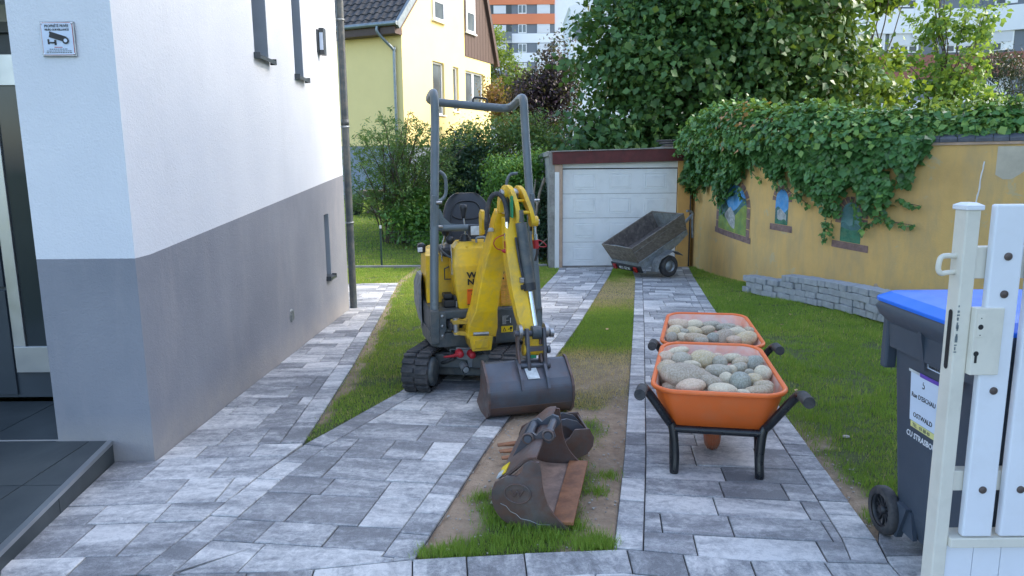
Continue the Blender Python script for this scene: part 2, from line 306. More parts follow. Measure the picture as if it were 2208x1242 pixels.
class MB:
    """gathers shapes; world=True means vertices are given in world space and moved into the thing's space"""
    def __init__(s): s.v = []; s.f = []; s.sm = []
    def add(s, vs, fs, smooth=False):
        k = len(s.v); s.v += [Vector(x) for x in vs]; s.f += [[i+k for i in f] for f in fs]; s.sm += [smooth]*len(fs); return s
    def box(s, a, b, M=None):
        x0, y0, z0 = a; x1, y1, z1 = b
        vs = [Vector(p) for p in ((x0,y0,z0),(x1,y0,z0),(x1,y1,z0),(x0,y1,z0),(x0,y0,z1),(x1,y0,z1),(x1,y1,z1),(x0,y1,z1))]
        if M: vs = [M @ p for p in vs]
        return s.add(vs, [(0,3,2,1),(4,5,6,7),(0,1,5,4),(1,2,6,5),(2,3,7,6),(3,0,4,7)])
    def cbox(s, c, d, M=None):
        return s.box([c[i]-d[i]/2 for i in range(3)], [c[i]+d[i]/2 for i in range(3)], M)
    def tube(s, pts, r, n=12, cap=True, closed=False):
        pts = [Vector(p) for p in pts]; m = len(pts)
        rr = r if hasattr(r, '__len__') else [r]*m
        prev = None; rings = []
        for i, p in enumerate(pts):
            if closed: t = (pts[(i+1) % m]-pts[i-1]).normalized()
            elif i == 0: t = (pts[1]-p).normalized()
            elif i == m-1: t = (p-pts[-2]).normalized()
            else: t = ((pts[i+1]-p).normalized()+(p-pts[i-1]).normalized()).normalized()
            if prev is None: a = t.orthogonal().normalized()
            else: a = (prev - t*prev.dot(t)).normalized()
            prev = a; b = t.cross(a)
            rings.append([p+(a*math.cos(2*math.pi*j/n)+b*math.sin(2*math.pi*j/n))*rr[i] for j in range(n)])
        vs = [q for r_ in rings for q in r_]; fs = []
        for i in range(m if closed else m-1):
            i2 = (i+1) % m
            for j in range(n): fs.append((i*n+j, i*n+(j+1) % n, i2*n+(j+1) % n, i2*n+j))
        s.add(vs, fs, True)
        if cap and not closed:
            s.add(rings[0], [tuple(range(n-1, -1, -1))]); s.add(rings[-1], [tuple(range(n))])
        return s
    def prism(s, poly, a, b, ax='x', smooth=False):
        """2-D outline extruded along axis from a to b; the outline gives the other two coordinates in order"""
        n = len(poly)
        def P3(p, t):
            return {'x': (t, p[0], p[1]), 'y': (p[0], t, p[1]), 'z': (p[0], p[1], t)}[ax]
        vs = [P3(p, a) for p in poly]+[P3(p, b) for p in poly]
        s.add(vs, [(i, (i+1) % n, n+(i+1) % n, n+i) for i in range(n)], smooth)
        s.add(vs, [tuple(range(n-1, -1, -1)), tuple(range(n, 2*n))]); return s
    def loft(s, secs, smooth=True, cap=True):
        n = len(secs[0]); vs = [q for r_ in secs for q in r_]; fs = []
        for i in range(len(secs)-1):
            for j in range(n): fs.append((i*n+j, i*n+(j+1) % n, (i+1)*n+(j+1) % n, (i+1)*n+j))
        s.add(vs, fs, smooth)
        if cap: s.add(secs[0], [tuple(range(n-1, -1, -1))]); s.add(secs[-1], [tuple(range(n))])
        return s
    def lathe(s, prof, c=(0, 0, 0), ax='z', n=24, smooth=True, M=None):
        c = Vector(c); vs = []
        for r_, h in prof:
            for j in range(n):
                a = 2*math.pi*j/n; x, y = r_*math.cos(a), r_*math.sin(a)
                p = {'z': Vector((x, y, h)), 'x': Vector((h, x, y)), 'y': Vector((y, h, x))}[ax]
                vs.append(c+(M @ p if M else p))
        fs = [(i*n+j, i*n+(j+1) % n, (i+1)*n+(j+1) % n, (i+1)*n+j) for i in range(len(prof)-1) for j in range(n)]
        return s.add(vs, fs, smooth)
    def cyl(s, a, b, r, n=20): return s.tube([a, b], r, n)
    def build(s, name, m, parent=None, M=None, world=False, bevel=0, seg=2, label=None, recalc=True, solid=0, sub=0):
        vs = s.v
        if M is not None: vs = [M @ p for p in vs]
        if world and parent is not None:
            I = rootmat(parent).inverted(); vs = [I @ Vector(p) for p in vs]
        me = bpy.data.meshes.new(name); me.from_pydata([tuple(p) for p in vs], [], s.f)
        me.polygons.foreach_set('use_smooth', s.sm); me.update()
        if recalc:
            bm = bmesh.new(); bm.from_mesh(me)
            bmesh.ops.recalc_face_normals(bm, faces=bm.faces); bm.to_mesh(me); bm.free()
        o = link(name, me, parent, m)
        if label: o['label'] = label
        if solid:
            md = o.modifiers.new('solid', 'SOLIDIFY'); md.thickness = solid; md.offset = 0
        if bevel:
            md = o.modifiers.new('bevel', 'BEVEL'); md.width = bevel; md.segments = seg; md.limit_method = 'ANGLE'; md.angle_limit = R(40)
        if sub:
            md = o.modifiers.new('sub', 'SUBSURF'); md.levels = sub; md.render_levels = sub
        return o
def npmesh(name, V, F, m, parent=None, tint=None, attr='tint', smooth=False):
    """fast mesh from arrays; F all the same size"""
    V = np.asarray(V, dtype=np.float32); F = np.asarray(F, dtype=np.int32); k = F.shape[1]
    if parent is not None and rootmat(parent) != Matrix.Identity(4):
        I = np.array(rootmat(parent).inverted()); V = (V @ I[:3, :3].T + I[:3, 3]).astype(np.float32)
    me = bpy.data.meshes.new(name); me.vertices.add(len(V)); me.vertices.foreach_set('co', V.ravel())
    me.loops.add(F.size); me.loops.foreach_set('vertex_index', F.ravel())
    me.polygons.add(len(F)); me.polygons.foreach_set('loop_start', np.arange(0, F.size, k, dtype=np.int32))
    me.update(calc_edges=True)
    if smooth: me.polygons.foreach_set('use_smooth', np.ones(len(F), bool))
    if tint is not None:
        a = me.attributes.new(attr, 'FLOAT', 'POINT'); a.data.foreach_set('value', np.asarray(tint, dtype=np.float32))
    return link(name, me, parent, m)
def text(name, s, size, m, parent, M, ext=0.0006, align='LEFT', xs=1.0, bold=0.0, spacing=1.0):
    c = bpy.data.curves.new('t', 'FONT'); c.body = s; c.size = size; c.extrude = ext; c.align_x = align; c.offset = bold
    c.space_line = 0.85; c.space_character = spacing; c.resolution_u = 2
    o = bpy.data.objects.new('t', c); col.objects.link(o)
    me = bpy.data.meshes.new_from_object(o); bpy.data.objects.remove(o)
    I = rootmat(parent).inverted()
    me.transform(I @ M @ Matrix.Diagonal((xs, 1, 1, 1))); me.materials.clear()
    return link(name, me, parent, m)
def bez(pts, n=8):
    """Catmull-Rom through points"""
    p = [Vector(q) for q in pts]; p = [p[0]*2-p[1]]+p+[p[-1]*2-p[-2]]; out = []
    for i in range(1, len(p)-2):
        for j in range(n):
            t = j/n; a, b, c, d = p[i-1:i+3]
            out.append(0.5*((2*b)+(c-a)*t+(2*a-5*b+4*c-d)*t*t+(3*b-a-3*c+d)*t**3))
    out.append(p[-2]); return out
def vn(x, y, sc, seed=0):
    """numpy value noise 0..1"""
    x = np.asarray(x)*sc+seed*17.3; y = np.asarray(y)*sc+seed*9.1
    xi = np.floor(x).astype(np.int64); yi = np.floor(y).astype(np.int64); fx = x-xi; fy = y-yi
    fx = fx*fx*(3-2*fx); fy = fy*fy*(3-2*fy)
    def h(a, b):
        n = (a*374761393+b*668265263+seed*1442695) & 0x7fffffff; n = ((n ^ (n >> 13))*1274126177) & 0x7fffffff
        return ((n ^ (n >> 16)) & 0xffff)/65535.0
    return (h(xi, yi)*(1-fx)+h(xi+1, yi)*fx)*(1-fy)+(h(xi, yi+1)*(1-fx)+h(xi+1, yi+1)*fx)*fy
def fbm(x, y, sc, seed=0): return (vn(x, y, sc, seed)*4+vn(x, y, sc*2.1, seed+1)*2+vn(x, y, sc*4.3, seed+2))/7

G = -0.04
def tz(x, y):
    x = np.asarray(x, float); y = np.asarray(y, float)
    z = G*np.clip(y, -3, 14.3)
    garden = np.clip((y-14.4)/9.5, 0, 1)*0.85*np.clip((0.9-x)/0.4+1, 0, 1)
    return z+garden
def plane_z(x, y): return G*y
def inpoly(x, y, poly):
    x = np.asarray(x); y = np.asarray(y); r = np.zeros(x.shape, bool); j = len(poly)-1
    for i in range(len(poly)):
        xi, yi = poly[i]; xj, yj = poly[j]
        c = ((yi > y) != (yj > y)) & (x < (xj-xi)*(y-yi)/(yj-yi+1e-12)+xi); r ^= c; j = i
    return r
# ================================================================ GROUND AND PAVING
A_POLY = [(-2.205, 3.75), (-1.985, 3.75), (-2.10, 9.06), (-3.2, 9.08), (-3.2, 11.68), (-1.89, 11.75), (-1.62, 8.8), (-1.37, 5.92), (-1.24, 4.03), (-1.33, 3.55), (-1.40, 3.05), (-1.47, 2.55), (-1.95, 2.48), (-2.03, 2.6)]
B_POLY = [(-1.47, 2.55), (-1.40, 3.05), (-1.33, 3.55), (-1.23, 4.0), (-0.83, 5.15), (-0.30, 7.3), (0.3, 9.99), (0.86, 13.3), (0.93, 13.98), (2.0, 13.98), (1.76, 12.7), (1.2, 10.0), (0.67, 7.46), (-0.13, 4.03), (-0.40, 2.65)]
C_POLY = [(0.41, 2.73), (0.62, 3.79), (1.34, 7.76), (2.11, 12.11), (2.35, 13.98), (3.48, 13.98), (3.12, 12.1), (2.64, 9.41), (1.79, 4.52), (1.52, 2.77), (1.47, 2.58), (0.9, 2.62)]
D_POLY = [(-3.0, 0.6), (-2.2, 1.6), (-1.95, 2.48), (-1.47, 2.55), (-0.9, 2.56), (-0.40, 2.65), (0.41, 2.73), (0.9, 2.62), (1.47, 2.58), (1.52, 2.77), (1.63, 2.97), (3.2, 3.05), (3.2, 0.6)]
PAVED = [A_POLY, B_POLY, C_POLY, D_POLY]

def clip_rect(poly, o, u, v, u0, u1, v0, v1):
    """polygon clipped by a rectangle in the (u, v) frame; works for concave polygons"""
    pts = [((p[0]-o[0])*u[0]+(p[1]-o[1])*u[1], (p[0]-o[0])*v[0]+(p[1]-o[1])*v[1]) for p in poly]
    for ax, lim, sgn in ((0, u0, 1), (0, u1, -1), (1, v0, 1), (1, v1, -1)):
        out = []
        for i in range(len(pts)):
            a, b = pts[i-1], pts[i]; da = (a[ax]-lim)*sgn; db = (b[ax]-lim)*sgn
            if (da >= 0) != (db >= 0):
                t = da/(da-db); out.append((a[0]+(b[0]-a[0])*t, a[1]+(b[1]-a[1])*t))
            if db >= 0: out.append(b)
        pts = out
        if len(pts) < 3: return []
    res = []
    for p in pts:
        if not res or math.hypot(p[0]-res[-1][0], p[1]-res[-1][1]) > 0.008: res.append(p)
    if len(res) > 2 and math.hypot(res[0][0]-res[-1][0], res[0][1]-res[-1][1]) < 0.008: res.pop()
    while len(res) > 3:      # drop straight points and hair-thin spikes
        for i in range(len(res)):
            a, b, c = res[i-1], res[i], res[(i+1) % len(res)]
            e1 = Vector((b[0]-a[0], b[1]-a[1])).normalized(); e2 = Vector((c[0]-b[0], c[1]-b[1])).normalized()
            if abs(e1.x*e2.y-e1.y*e2.x) < 0.07: res.pop(i); break
        else: break
    return res
def area(p): return abs(sum(p[i-1][0]*p[i][1]-p[i][0]*p[i-1][1] for i in range(len(p))))/2
def make_paver(poly, parent, ang, zfun=plane_z):
    """poly in world XY; a slab with recessed joints and a small chamfer"""
    n = len(poly)
    per = sum(math.hypot(poly[i][0]-poly[i-1][0], poly[i][1]-poly[i-1][1]) for i in range(n))
    if n < 3 or area(poly) < 0.0012 or area(poly)/per < 0.005: return None
    s = sum(poly[i-1][0]*poly[i][1]-poly[i][0]*poly[i-1][1] for i in range(n))
    if s < 0: poly = poly[::-1]
    cx = sum(p[0] for p in poly)/n; cy = sum(p[1] for p in poly)/n
    def inset(d):
        out = []
        for i in range(n):
            a = Vector(poly[i-1]); b = Vector(poly[i]); c = Vector(poly[(i+1) % n])
            e1 = (b-a).normalized(); e2 = (c-b).normalized(); n1 = Vector((-e1.y, e1.x)); n2 = Vector((-e2.y, e2.x))
            m = n1+n2; k = max(0.35, m.length_squared/2)
            out.append(b+m/k*d)
        return out
    jt = 0.0030
    o1 = inset(jt); o2 = inset(jt+0.004)
    bad = any((o2[(i+1) % n]-o2[i]).dot(Vector(poly[(i+1) % n])-Vector(poly[i])) <= 0 for i in range(n))
    if bad or area(poly) < 0.0035:
        cc = Vector((cx, cy)); o1 = [Vector(q).lerp(cc, 0.015) for q in poly]; o2 = [Vector(q).lerp(cc, 0.04) for q in poly]
    dz = random.gauss(0, 0.0012); tx, ty = random.gauss(0, 0.003), random.gauss(0, 0.003)
    ca, sa = math.cos(-ang), math.sin(-ang)
    def L(p, z):
        x, y = p[0]-cx, p[1]-cy
        return (x*ca-y*sa, x*sa+y*ca, zfun(p[0], p[1])-zfun(cx, cy)+z+dz+tx*x+ty*y)
    vs = [L(p, 0) for p in o2]+[L(p, -0.003) for p in o1]+[L(p, -0.03) for p in o1]
    fs = [tuple(range(n))]+[(i, n+i, n+(i+1) % n, (i+1) % n) for i in range(n)]+[(n+i, 2*n+i, 2*n+(i+1) % n, n+(i+1) % n) for i in range(n)]
    me = bpy.data.meshes.new('paver'); me.from_pydata(vs, [], fs)
    o = link('paver', me, parent, 'paver', (cx, cy, zfun(cx, cy))); o.rotation_euler = (0, 0, ang)
    return o
def border(pts, side, wd, parent, l0=0.16, l1=0.30):
    """one soldier course along an open polyline, on the given side (+1 left of travel)"""
    pts = [Vector(p) for p in pts]; off = []
    for i in range(len(pts)):
        e = (pts[min(i+1, len(pts)-1)]-pts[max(i-1, 0)]).normalized(); off.append(pts[i]+Vector((-e.y, e.x))*side*wd*(1.0))
    L = [0]
    for i in range(1, len(pts)): L.append(L[-1]+(pts[i]-pts[i-1]).length)
    def at(q, l):
        for i in range(1, len(L)):
            if l <= L[i]+1e-9:
                t = (l-L[i-1])/(L[i]-L[i-1]); return q[i-1]*(1-t)+q[i]*t
        return q[-1]
    l = 0
    while l < L[-1]-0.02:
        m = min(L[-1], l+random.uniform(l0, l1))
        if L[-1]-m < 0.1: m = L[-1]
        a, b, c, d = at(pts, l), at(pts, m), at(off, m), at(off, l)
        e = (b-a); make_paver([tuple(a), tuple(b), tuple(c), tuple(d)], parent, math.atan2(e.y, e.x)+math.pi/2)
        l = m
    return off
def courses(poly, o, ang, parent, sizes=(0.2, 0.3, 0.3, 0.4, 0.5), rows=(0.2, 0.2, 0.3)):
    u = (math.cos(ang), math.sin(ang)); v = (-math.sin(ang), math.cos(ang))
    pr = [((p[0]-o[0])*u[0]+(p[1]-o[1])*u[1], (p[0]-o[0])*v[0]+(p[1]-o[1])*v[1]) for p in poly]
    v0 = min(p[1] for p in pr); v1 = max(p[1] for p in pr); q = v0
    while q < v1:
        h = random.choice(rows)
        rowp = clip_rect(poly, o, u, v, -50, 50, q, q+h)
        if rowp:
            ua = min(p[0] for p in rowp)-random.uniform(0, 0.25); ub = max(p[0] for p in rowp)
            while ua < ub:
                wd = random.choice(sizes)*(1.15 if h > 0.25 else 1)
                c = clip_rect(poly, o, u, v, ua, ua+wd, q, q+h)
                if len(c) >= 3:
                    make_paver([(o[0]+p[0]*u[0]+p[1]*v[0], o[1]+p[0]*u[1]+p[1]*v[1]) for p in c], parent, ang)
                ua += wd
        q += h
def paving(name, poly, label):
    """the bed of sand in the joints, 12 mm under the paver tops"""
    me = bpy.data.meshes.new(name)
    me.from_pydata([(p[0], p[1], plane_z(*p)-0.011) for p in poly], [], [tuple(range(len(poly)))])
    bm = bmesh.new(); bm.from_mesh(me); bmesh.ops.triangulate(bm, faces=bm.faces); bm.to_mesh(me); bm.free()
    o = link(name, me, None, 'joint_sand'); tag(o, label, None, None, 'structure'); return o
pa = paving('garden_path', A_POLY, 'cloudy grey and white paved path running along the foot of the white and grey house')
BW = 0.14
ofA = border([(-1.89, 11.75), (-1.62, 8.8), (-1.37, 5.92), (-1.24, 4.03)], -1, BW, pa, 0.2, 0.32)
innA = [(-2.205, 3.75), (-1.985, 3.75), (-2.10, 9.06), (-3.2, 9.08), (-3.2, 11.68)]+[tuple(p) for p in ofA]+[(-1.24, 4.02), (-1.33, 3.55), (-1.40, 3.05), (-1.47, 2.55), (-1.95, 2.48), (-2.03, 2.6)]
courses(innA, (-2, 3), R(3), pa)
pb = paving('driveway', B_POLY, 'wide paved lane from the front apron under the mini excavator to the garage door')
ofB = border([(-1.47, 2.55), (-1.40, 3.05), (-1.33, 3.55), (-1.23, 4.0), (-0.83, 5.15), (-0.30, 7.3), (0.3, 9.99), (0.86, 13.3), (0.93, 13.98)], -1, BW, pb, 0.18, 0.3)
ofB2 = border([(2.0, 13.98), (1.76, 12.7), (1.2, 10.0), (0.67, 7.46), (-0.13, 4.03), (-0.40, 2.65)], -1, BW, pb, 0.18, 0.3)
courses([tuple(p) for p in ofB]+[tuple(p) for p in ofB2]+[(-0.40, 2.65), (-0.9, 2.562), (-1.325, 2.556)], (-1, 2.5), R(-8), pb)
pc = paving('driveway', C_POLY, 'straight paved lane under the orange wheelbarrows leading to the garage door')
ofC = border([(0.41, 2.73), (0.62, 3.79), (1.34, 7.76), (2.11, 12.11), (2.35, 13.98)], -1, 0.12, pc, 0.18, 0.3)
ofC2 = border([(3.48, 13.98), (3.12, 12.1), (2.64, 9.41), (1.79, 4.52), (1.52, 2.77), (1.47, 2.58)], -1, BW, pc, 0.14, 0.26)
courses([tuple(p) for p in ofC]+[tuple(p) for p in ofC2]+[(1.47, 2.58), (0.9, 2.62), (0.41, 2.73)], (0.5, 2.7), R(-8), pc)
pd = paving('front_apron', D_POLY, 'paved apron across the bottom edge of the view in front of both lanes')
ofD = border([(-1.95, 2.48), (-1.47, 2.55), (-0.9, 2.56), (-0.40, 2.65), (0.41, 2.73), (0.9, 2.62), (1.47, 2.58)], -1, 0.19, pd, 0.2, 0.45)
courses([(-3.0, 0.6), (-2.2, 1.6)]+[tuple(p) for p in ofD]+[(1.47, 2.58), (1.52, 2.77), (1.63, 2.97), (3.2, 3.05), (3.2, 0.6)], (-2, 1), R(2), pd, rows=(0.2, 0.3))
# ---- ground sheet: fine near the camera, coarse to the horizon
xs = np.unique(np.concatenate([np.arange(-4, 6.6, 0.06), np.arange(-12, 14, 0.5), np.array([-900, -400, -150, -60, -30, 30, 60, 150, 400, 900])]))
ys = np.unique(np.concatenate([np.arange(2.0, 9, 0.05), np.arange(9, 26, 0.15), np.arange(-6, 2, 0.5), np.array([-500, -150, -50, -20, 28, 32, 40, 60, 100, 200, 500, 1500])]))
Xg, Yg = np.meshgrid(xs, ys)
def strip_soil(x, y):
    """0 = turf, 1 = bare soil, for the worn middle strip and lawn edges"""
    dl = x-np.interp(y, [2.65, 4.03, 7.46, 10, 12.7, 14], [-0.40, -0.13, 0.67, 1.2, 1.76, 2.0])
    dr = np.interp(y, [2.73, 3.79, 7.76, 12.11, 14], [0.41, 0.62, 1.34, 2.11, 2.35])-x
    ins = (dl > -0.1) & (dr > -0.1) & (y > 2.6) & (y < 14)
    n = fbm(x, y, 3.2, 3); e = np.minimum(dl, dr)
    s = np.clip((0.20-e)/0.08+(n-0.5)*3.4+0.15, 0, 1)*np.clip((5.6-y)/1.0, 0, 1)
    s = np.maximum(s, np.clip((n-0.50)*4, 0, 1)*np.clip((6.3-y)/1.2, 0, 1)*(y > 3.9))
    s = np.maximum(s, np.clip((1.05-np.abs(y-5.6)/0.85)*1.2, 0, 1)*(0.45+0.5*n)); s = np.maximum(s, np.clip((1-np.abs(y-10.2)/1.6), 0, 1)*0.55)
    right = (x > 0.5) & (x-np.interp(y, [2.45, 2.77, 4.52, 9.41, 14], [1.42, 1.5, 1.79, 2.64, 3.48]) > -0.05) & (y < 14)
    ed = x-np.interp(y, [2.45, 2.77, 4.52, 9.41, 14], [1.42, 1.5, 1.79, 2.64, 3.48])
    s2 = np.clip((0.16-ed)/0.08+(fbm(x, y, 5, 9)-0.5)*5-0.2, 0, 1)*np.clip((4.6-y)/1.0, 0.0, 1)
    ea = np.interp(y, [4.03, 5.92, 8.8, 11.75], [-1.24, -1.37, -1.62, -1.89])
    left = (x < 0.3) & (y > 4.3) & (x > ea-0.05)
    s3 = np.clip((0.13-(x-ea))/0.05+(fbm(x, y, 5, 21)-0.5)*4-0.6, 0, 1)
    return np.where(ins, s, np.where(right, s2, np.where(left, s3*0.8, 0)))
soilv = strip_soil(Xg, Yg)
Zg = tz(Xg, Yg)-0.016+(fbm(Xg, Yg, 2.5, 5)-0.5)*0.012*((Yg > 2) & (Yg < 14))
pv = np.zeros(Xg.shape, bool)
for p in PAVED: pv |= inpoly(Xg, Yg, p)
Zg = np.where(pv, np.minimum(Zg, tz(Xg, Yg)-0.03), Zg)
nx, ny = len(xs), len(ys); idx = np.arange(nx*ny).reshape(ny, nx)
Fg = np.stack([idx[:-1, :-1].ravel(), idx[:-1, 1:].ravel(), idx[1:, 1:].ravel(), idx[1:, :-1].ravel()], 1)
g = npmesh('ground', np.stack([Xg.ravel(), Yg.ravel(), Zg.ravel()], 1), Fg, 'soil_and_turf', None, soilv.ravel(), 'soil', True)
tag(g, kind='structure')

# ---- grass blades
def blades(name, label, x, y, h, wd, tint, lean=0.5):
    n = len(x); z = tz(x, y)-0.014; a = rng.uniform(0, 2*np.pi, n); b = rng.uniform(0, 2*np.pi, n)
    dx, dy = np.cos(a)*wd/2, np.sin(a)*wd/2; ll = rng.uniform(0.1, lean, n)*h
    tip = np.stack([x+np.cos(b)*ll, y+np.sin(b)*ll, z+h], 1)
    V = np.stack([np.stack([x-dx, y-dy, z], 1), np.stack([x+dx, y+dy, z], 1), tip], 1).reshape(-1, 3)
    o = npmesh(name, V, np.arange(3*n).reshape(-1, 3), 'grass_blade', None, np.repeat(tint, 3)); tag(o, label, 'grass', None, 'stuff'); return o
def sample(n, x0, x1, y0, y1, polys=None, excl=None, dpow=1.0):
    y = y0+(y1-y0)*rng.random(n)**dpow; x = rng.uniform(x0, x1, n); k = np.ones(n, bool)
    if polys is not None: k &= inpoly(x, y, polys)
    for e in (excl or []): k &= ~inpoly(x, y, e)
    x, y = x[k], y[k]; e = rng.random(len(x)) < 0.35
    return x+e*rng.normal(0, 0.014, len(x)), y
def tints(x, y, base, seed, amp=0.35):
    return np.clip(base+(fbm(x, y, 1.2, seed)-0.5)*amp+(fbm(x, y, 6, seed+5)-0.5)*0.3+rng.normal(0, 0.11, len(x))+(rng.random(len(x)) < 0.05)*0.4, 0, 0.99)
# left lawn, between path and lane and up to the garden edging
LL = [(-1.24, 4.05), (-1.37, 5.92), (-1.62, 8.8), (-1.89, 11.75), (-4.5, 11.7), (-4.5, 14.3), (0.95, 14.3), (0.93, 13.98), (0.86, 13.3), (0.3, 9.99), (-0.30, 7.3), (-0.83, 5.15)]
x1, y1 = sample(330000, -4.5, 0.95, 4.0, 14.3, LL, dpow=1.25)
k = (strip_soil(x1, y1) < rng.random(len(x1))) & (rng.random(len(x1)) > 0.75*(fbm(x1, y1, 4.5, 41) > 0.66)); x1, y1 = x1[k], y1[k]
blades('lawn', 'bright yellow green lawn left of the mini excavator reaching the house path', x1, y1, rng.uniform(0.012, 0.036, len(x1)), 0.0022+0.0006*y1, tints(x1, y1, 0.52, 11))
# right lawn
RL = [(1.53, 2.80), (1.79, 4.52), (2.64, 9.41), (3.12, 12.1), (3.48, 13.98), (3.56, 13.9), (3.65, 12.3), (3.84, 11.2), (4.3, 10.1), (5.06, 9.17), (6.12, 8.5), (7.4, 8.05), (7.4, 3.07), (1.64, 2.99)]
x2, y2 = sample(420000, 1.45, 7.2, 2.8, 14, RL, dpow=1.35)
k = (strip_soil(x2, y2) < rng.random(len(x2))) & (rng.random(len(x2)) > 0.75*(fbm(x2, y2, 4.5, 42) > 0.66)); x2, y2 = x2[k], y2[k]
hh = rng.uniform(0.012, 0.034, len(x2))*(1+0.9*(fbm(x2, y2, 4, 31) > 0.56))
blades('lawn', 'mown lawn on the right between the paved lane and the ochre garden wall', x2, y2, hh, 0.0022+0.0006*y2, tints(x2, y2, 0.40, 12))
# middle strip: patchy, straw coloured where it is dead
SP = [(-0.40, 2.66), (-0.13, 4.03), (0.67, 7.46), (1.2, 10.0), (1.76, 12.7), (2.0, 13.98), (2.35, 13.98), (2.11, 12.11), (1.34, 7.76), (0.62, 3.79), (0.41, 2.74)]
x3, y3 = sample(420000, -0.45, 2.4, 2.65, 13.98, SP, dpow=1.5)
s = strip_soil(x3, y3); k = (s*0.97 < rng.random(len(x3))*0.9+0.06) & (rng.random(len(x3)) < 0.45+0.55*np.clip((y3-4)/2, 0, 1)); x3, y3, s = x3[k], y3[k], s[k]
dead = np.clip(1.5-np.abs(y3-5.6)/0.85, 0, 1)*1.0+np.clip(1.3-np.abs(y3-10.6)/2.0, 0, 1)*0.75
t3 = np.clip(0.38+dead*(0.75+0.5*(fbm(x3, y3, 3, 8)-0.3))+(fbm(x3, y3, 4, 4)-0.5)*0.3+rng.normal(0, 0.08, len(x3)), 0, 1)
near = np.clip((3.6-y3)/0.8, 0, 1)
h3 = rng.uniform(0.006, 0.026, len(x3))*(1+0.9*near*(fbm(x3, y3, 5, 13) > 0.5))
k = rng.random(len(x3)) > dead*0.45
blades('grass_strip', 'patchy half dead grass strip between the two paved lanes, under the spare buckets', x3[k], y3[k], h3[k], (0.0022+0.0006*y3)[k], t3[k])
# tall tufts at the near tip of the strip, along the blocks, and under the wall
def tufts(pts, n, r, h):
    X = []; Y = []
    for (a, b) in pts: X.append(a+rng.normal(0, r, n)); Y.append(b+rng.normal(0, r, n))
    return np.concatenate(X), np.concatenate(Y)
tp = [(-0.36+0.04*i, 2.70+0.004*i) for i in range(5)]+[(0.28+0.03*i, 2.76) for i in range(5)]+[(-0.05+0.1*i, 2.80+0.02*(i % 3)) for i in range(5)]+[(0.0+0.07*i, 2.93+0.02*(i % 2)) for i in range(5)]+[(-0.12, 3.1), (-0.16, 3.25), (-0.1, 3.0), (0.5, 3.5), (0.42, 3.3)]
x4, y4 = tufts(tp, 190, 0.03, 0.05)
k = inpoly(x4, y4, [(-0.46, 2.64), (-0.13, 4.03), (0.64, 3.79), (0.43, 2.70)]); x4, y4 = x4[k], y4[k]
blades('grass_tufts', 'longer green tufts at the near tip of the strip round the big spare bucket', x4, y4, rng.uniform(0.02, 0.055, len(x4)), np.full(len(x4), 0.0035), np.clip(rng.normal(0.40, 0.13, len(x4)), 0, 0.9), 0.7)
# garden lawn beyond the edging
x5, y5 = sample(150000, -9, 0.8, 14.5, 25, dpow=1.2)
blades('lawn', 'neighbour\'s rising back lawn behind the wire fence', x5, y5, rng.uniform(0.02, 0.05, len(x5)), np.full(len(x5), 0.013), tints(x5, y5, 0.45, 14))
# ================================================================ WHITE AND GREY HOUSE (left)
def cells(mb, Pf, us, zs, ops, depth):
    """wall face with rectangular openings and their reveals; Pf(u, z, d) with d inwards"""
    U = sorted(set(us+[o[0] for o in ops]+[o[1] for o in ops])); Z = sorted(set(zs+[o[2] for o in ops]+[o[3] for o in ops]))
    for i in range(len(U)-1):
        for j in range(len(Z)-1):
            cu, cz = (U[i]+U[i+1])/2, (Z[j]+Z[j+1])/2
            if any(o[0] < cu < o[1] and o[2] < cz < o[3] for o in ops): continue
            mb.add([Pf(U[i], Z[j], 0), Pf(U[i+1], Z[j], 0), Pf(U[i+1], Z[j+1], 0), Pf(U[i], Z[j+1], 0)], [(0, 1, 2, 3)])
    return mb
def reveal(mb, Pf, o, depth):
    a, b, c, d = o
    for (p, q, r_, s) in (((a, c), (b, c), 0, 0), ((b, c), (b, d), 0, 0), ((b, d), (a, d), 0, 0), ((a, d), (a, c), 0, 0)):
        mb.add([Pf(p[0], p[1], 0), Pf(q[0], q[1], 0), Pf(q[0], q[1], depth), Pf(p[0], p[1], depth)], [(0, 1, 2, 3)])
    return mb
hx = lambda y: -1.985-0.0217*(y-3.75)
SP_ = lambda u, z, d: (hx(u)-d, u, z)
house = thing('house', 'white rendered house with a grey painted plinth along the left side', 'house', (-2.0, 3.75, -0.15))
ops = [(5.94, 6.30, 2.335, 4.3), (7.11, 7.42, 2.31, 4.3), (7.95, 8.17, 0.22, 0.92)]
mb = MB(); cells(mb, SP_, [3.75, 9.06], [-0.6, 6.2], ops, 0.2)
# front face: pillar beside the door, its foot under the porch level, lintel above the recess
FP = lambda x, z, d: (x, 3.75+d, z)
cells(mb, FP, [-9, -1.985], [-0.6, 6.2], [(-4.6, -2.505, -0.02, 2.42)], 0.7)
mb.add([(-2.505, 3.75, -0.02), (-2.505, 4.5, -0.02), (-2.505, 4.5, 2.42), (-2.505, 3.75, 2.42)], [(0, 1, 2, 3)])
mb.add([(-4.6, 3.75, -0.02), (-4.6, 4.5, -0.02), (-4.6, 4.5, 2.42), (-4.6, 3.75, 2.42)], [(0, 1, 2, 3)])
mb.add([(-4.6, 3.75, 2.42), (-2.505, 3.75, 2.42), (-2.505, 4.5, 2.42), (-4.6, 4.5, 2.42)], [(0, 1, 2, 3)])
mb.add([(-4.6, 4.5, 2.3), (-2.5, 4.5, 2.3), (-2.5, 4.5, 2.45), (-4.6, 4.5, 2.45)], [(0, 1, 2, 3)])
mb.add([(hx(9.06), 9.06, -0.6), (-9, 9.06, -0.6), (-9, 9.06, 6.2), (hx(9.06), 9.06, 6.2)], [(0, 1, 2, 3)])
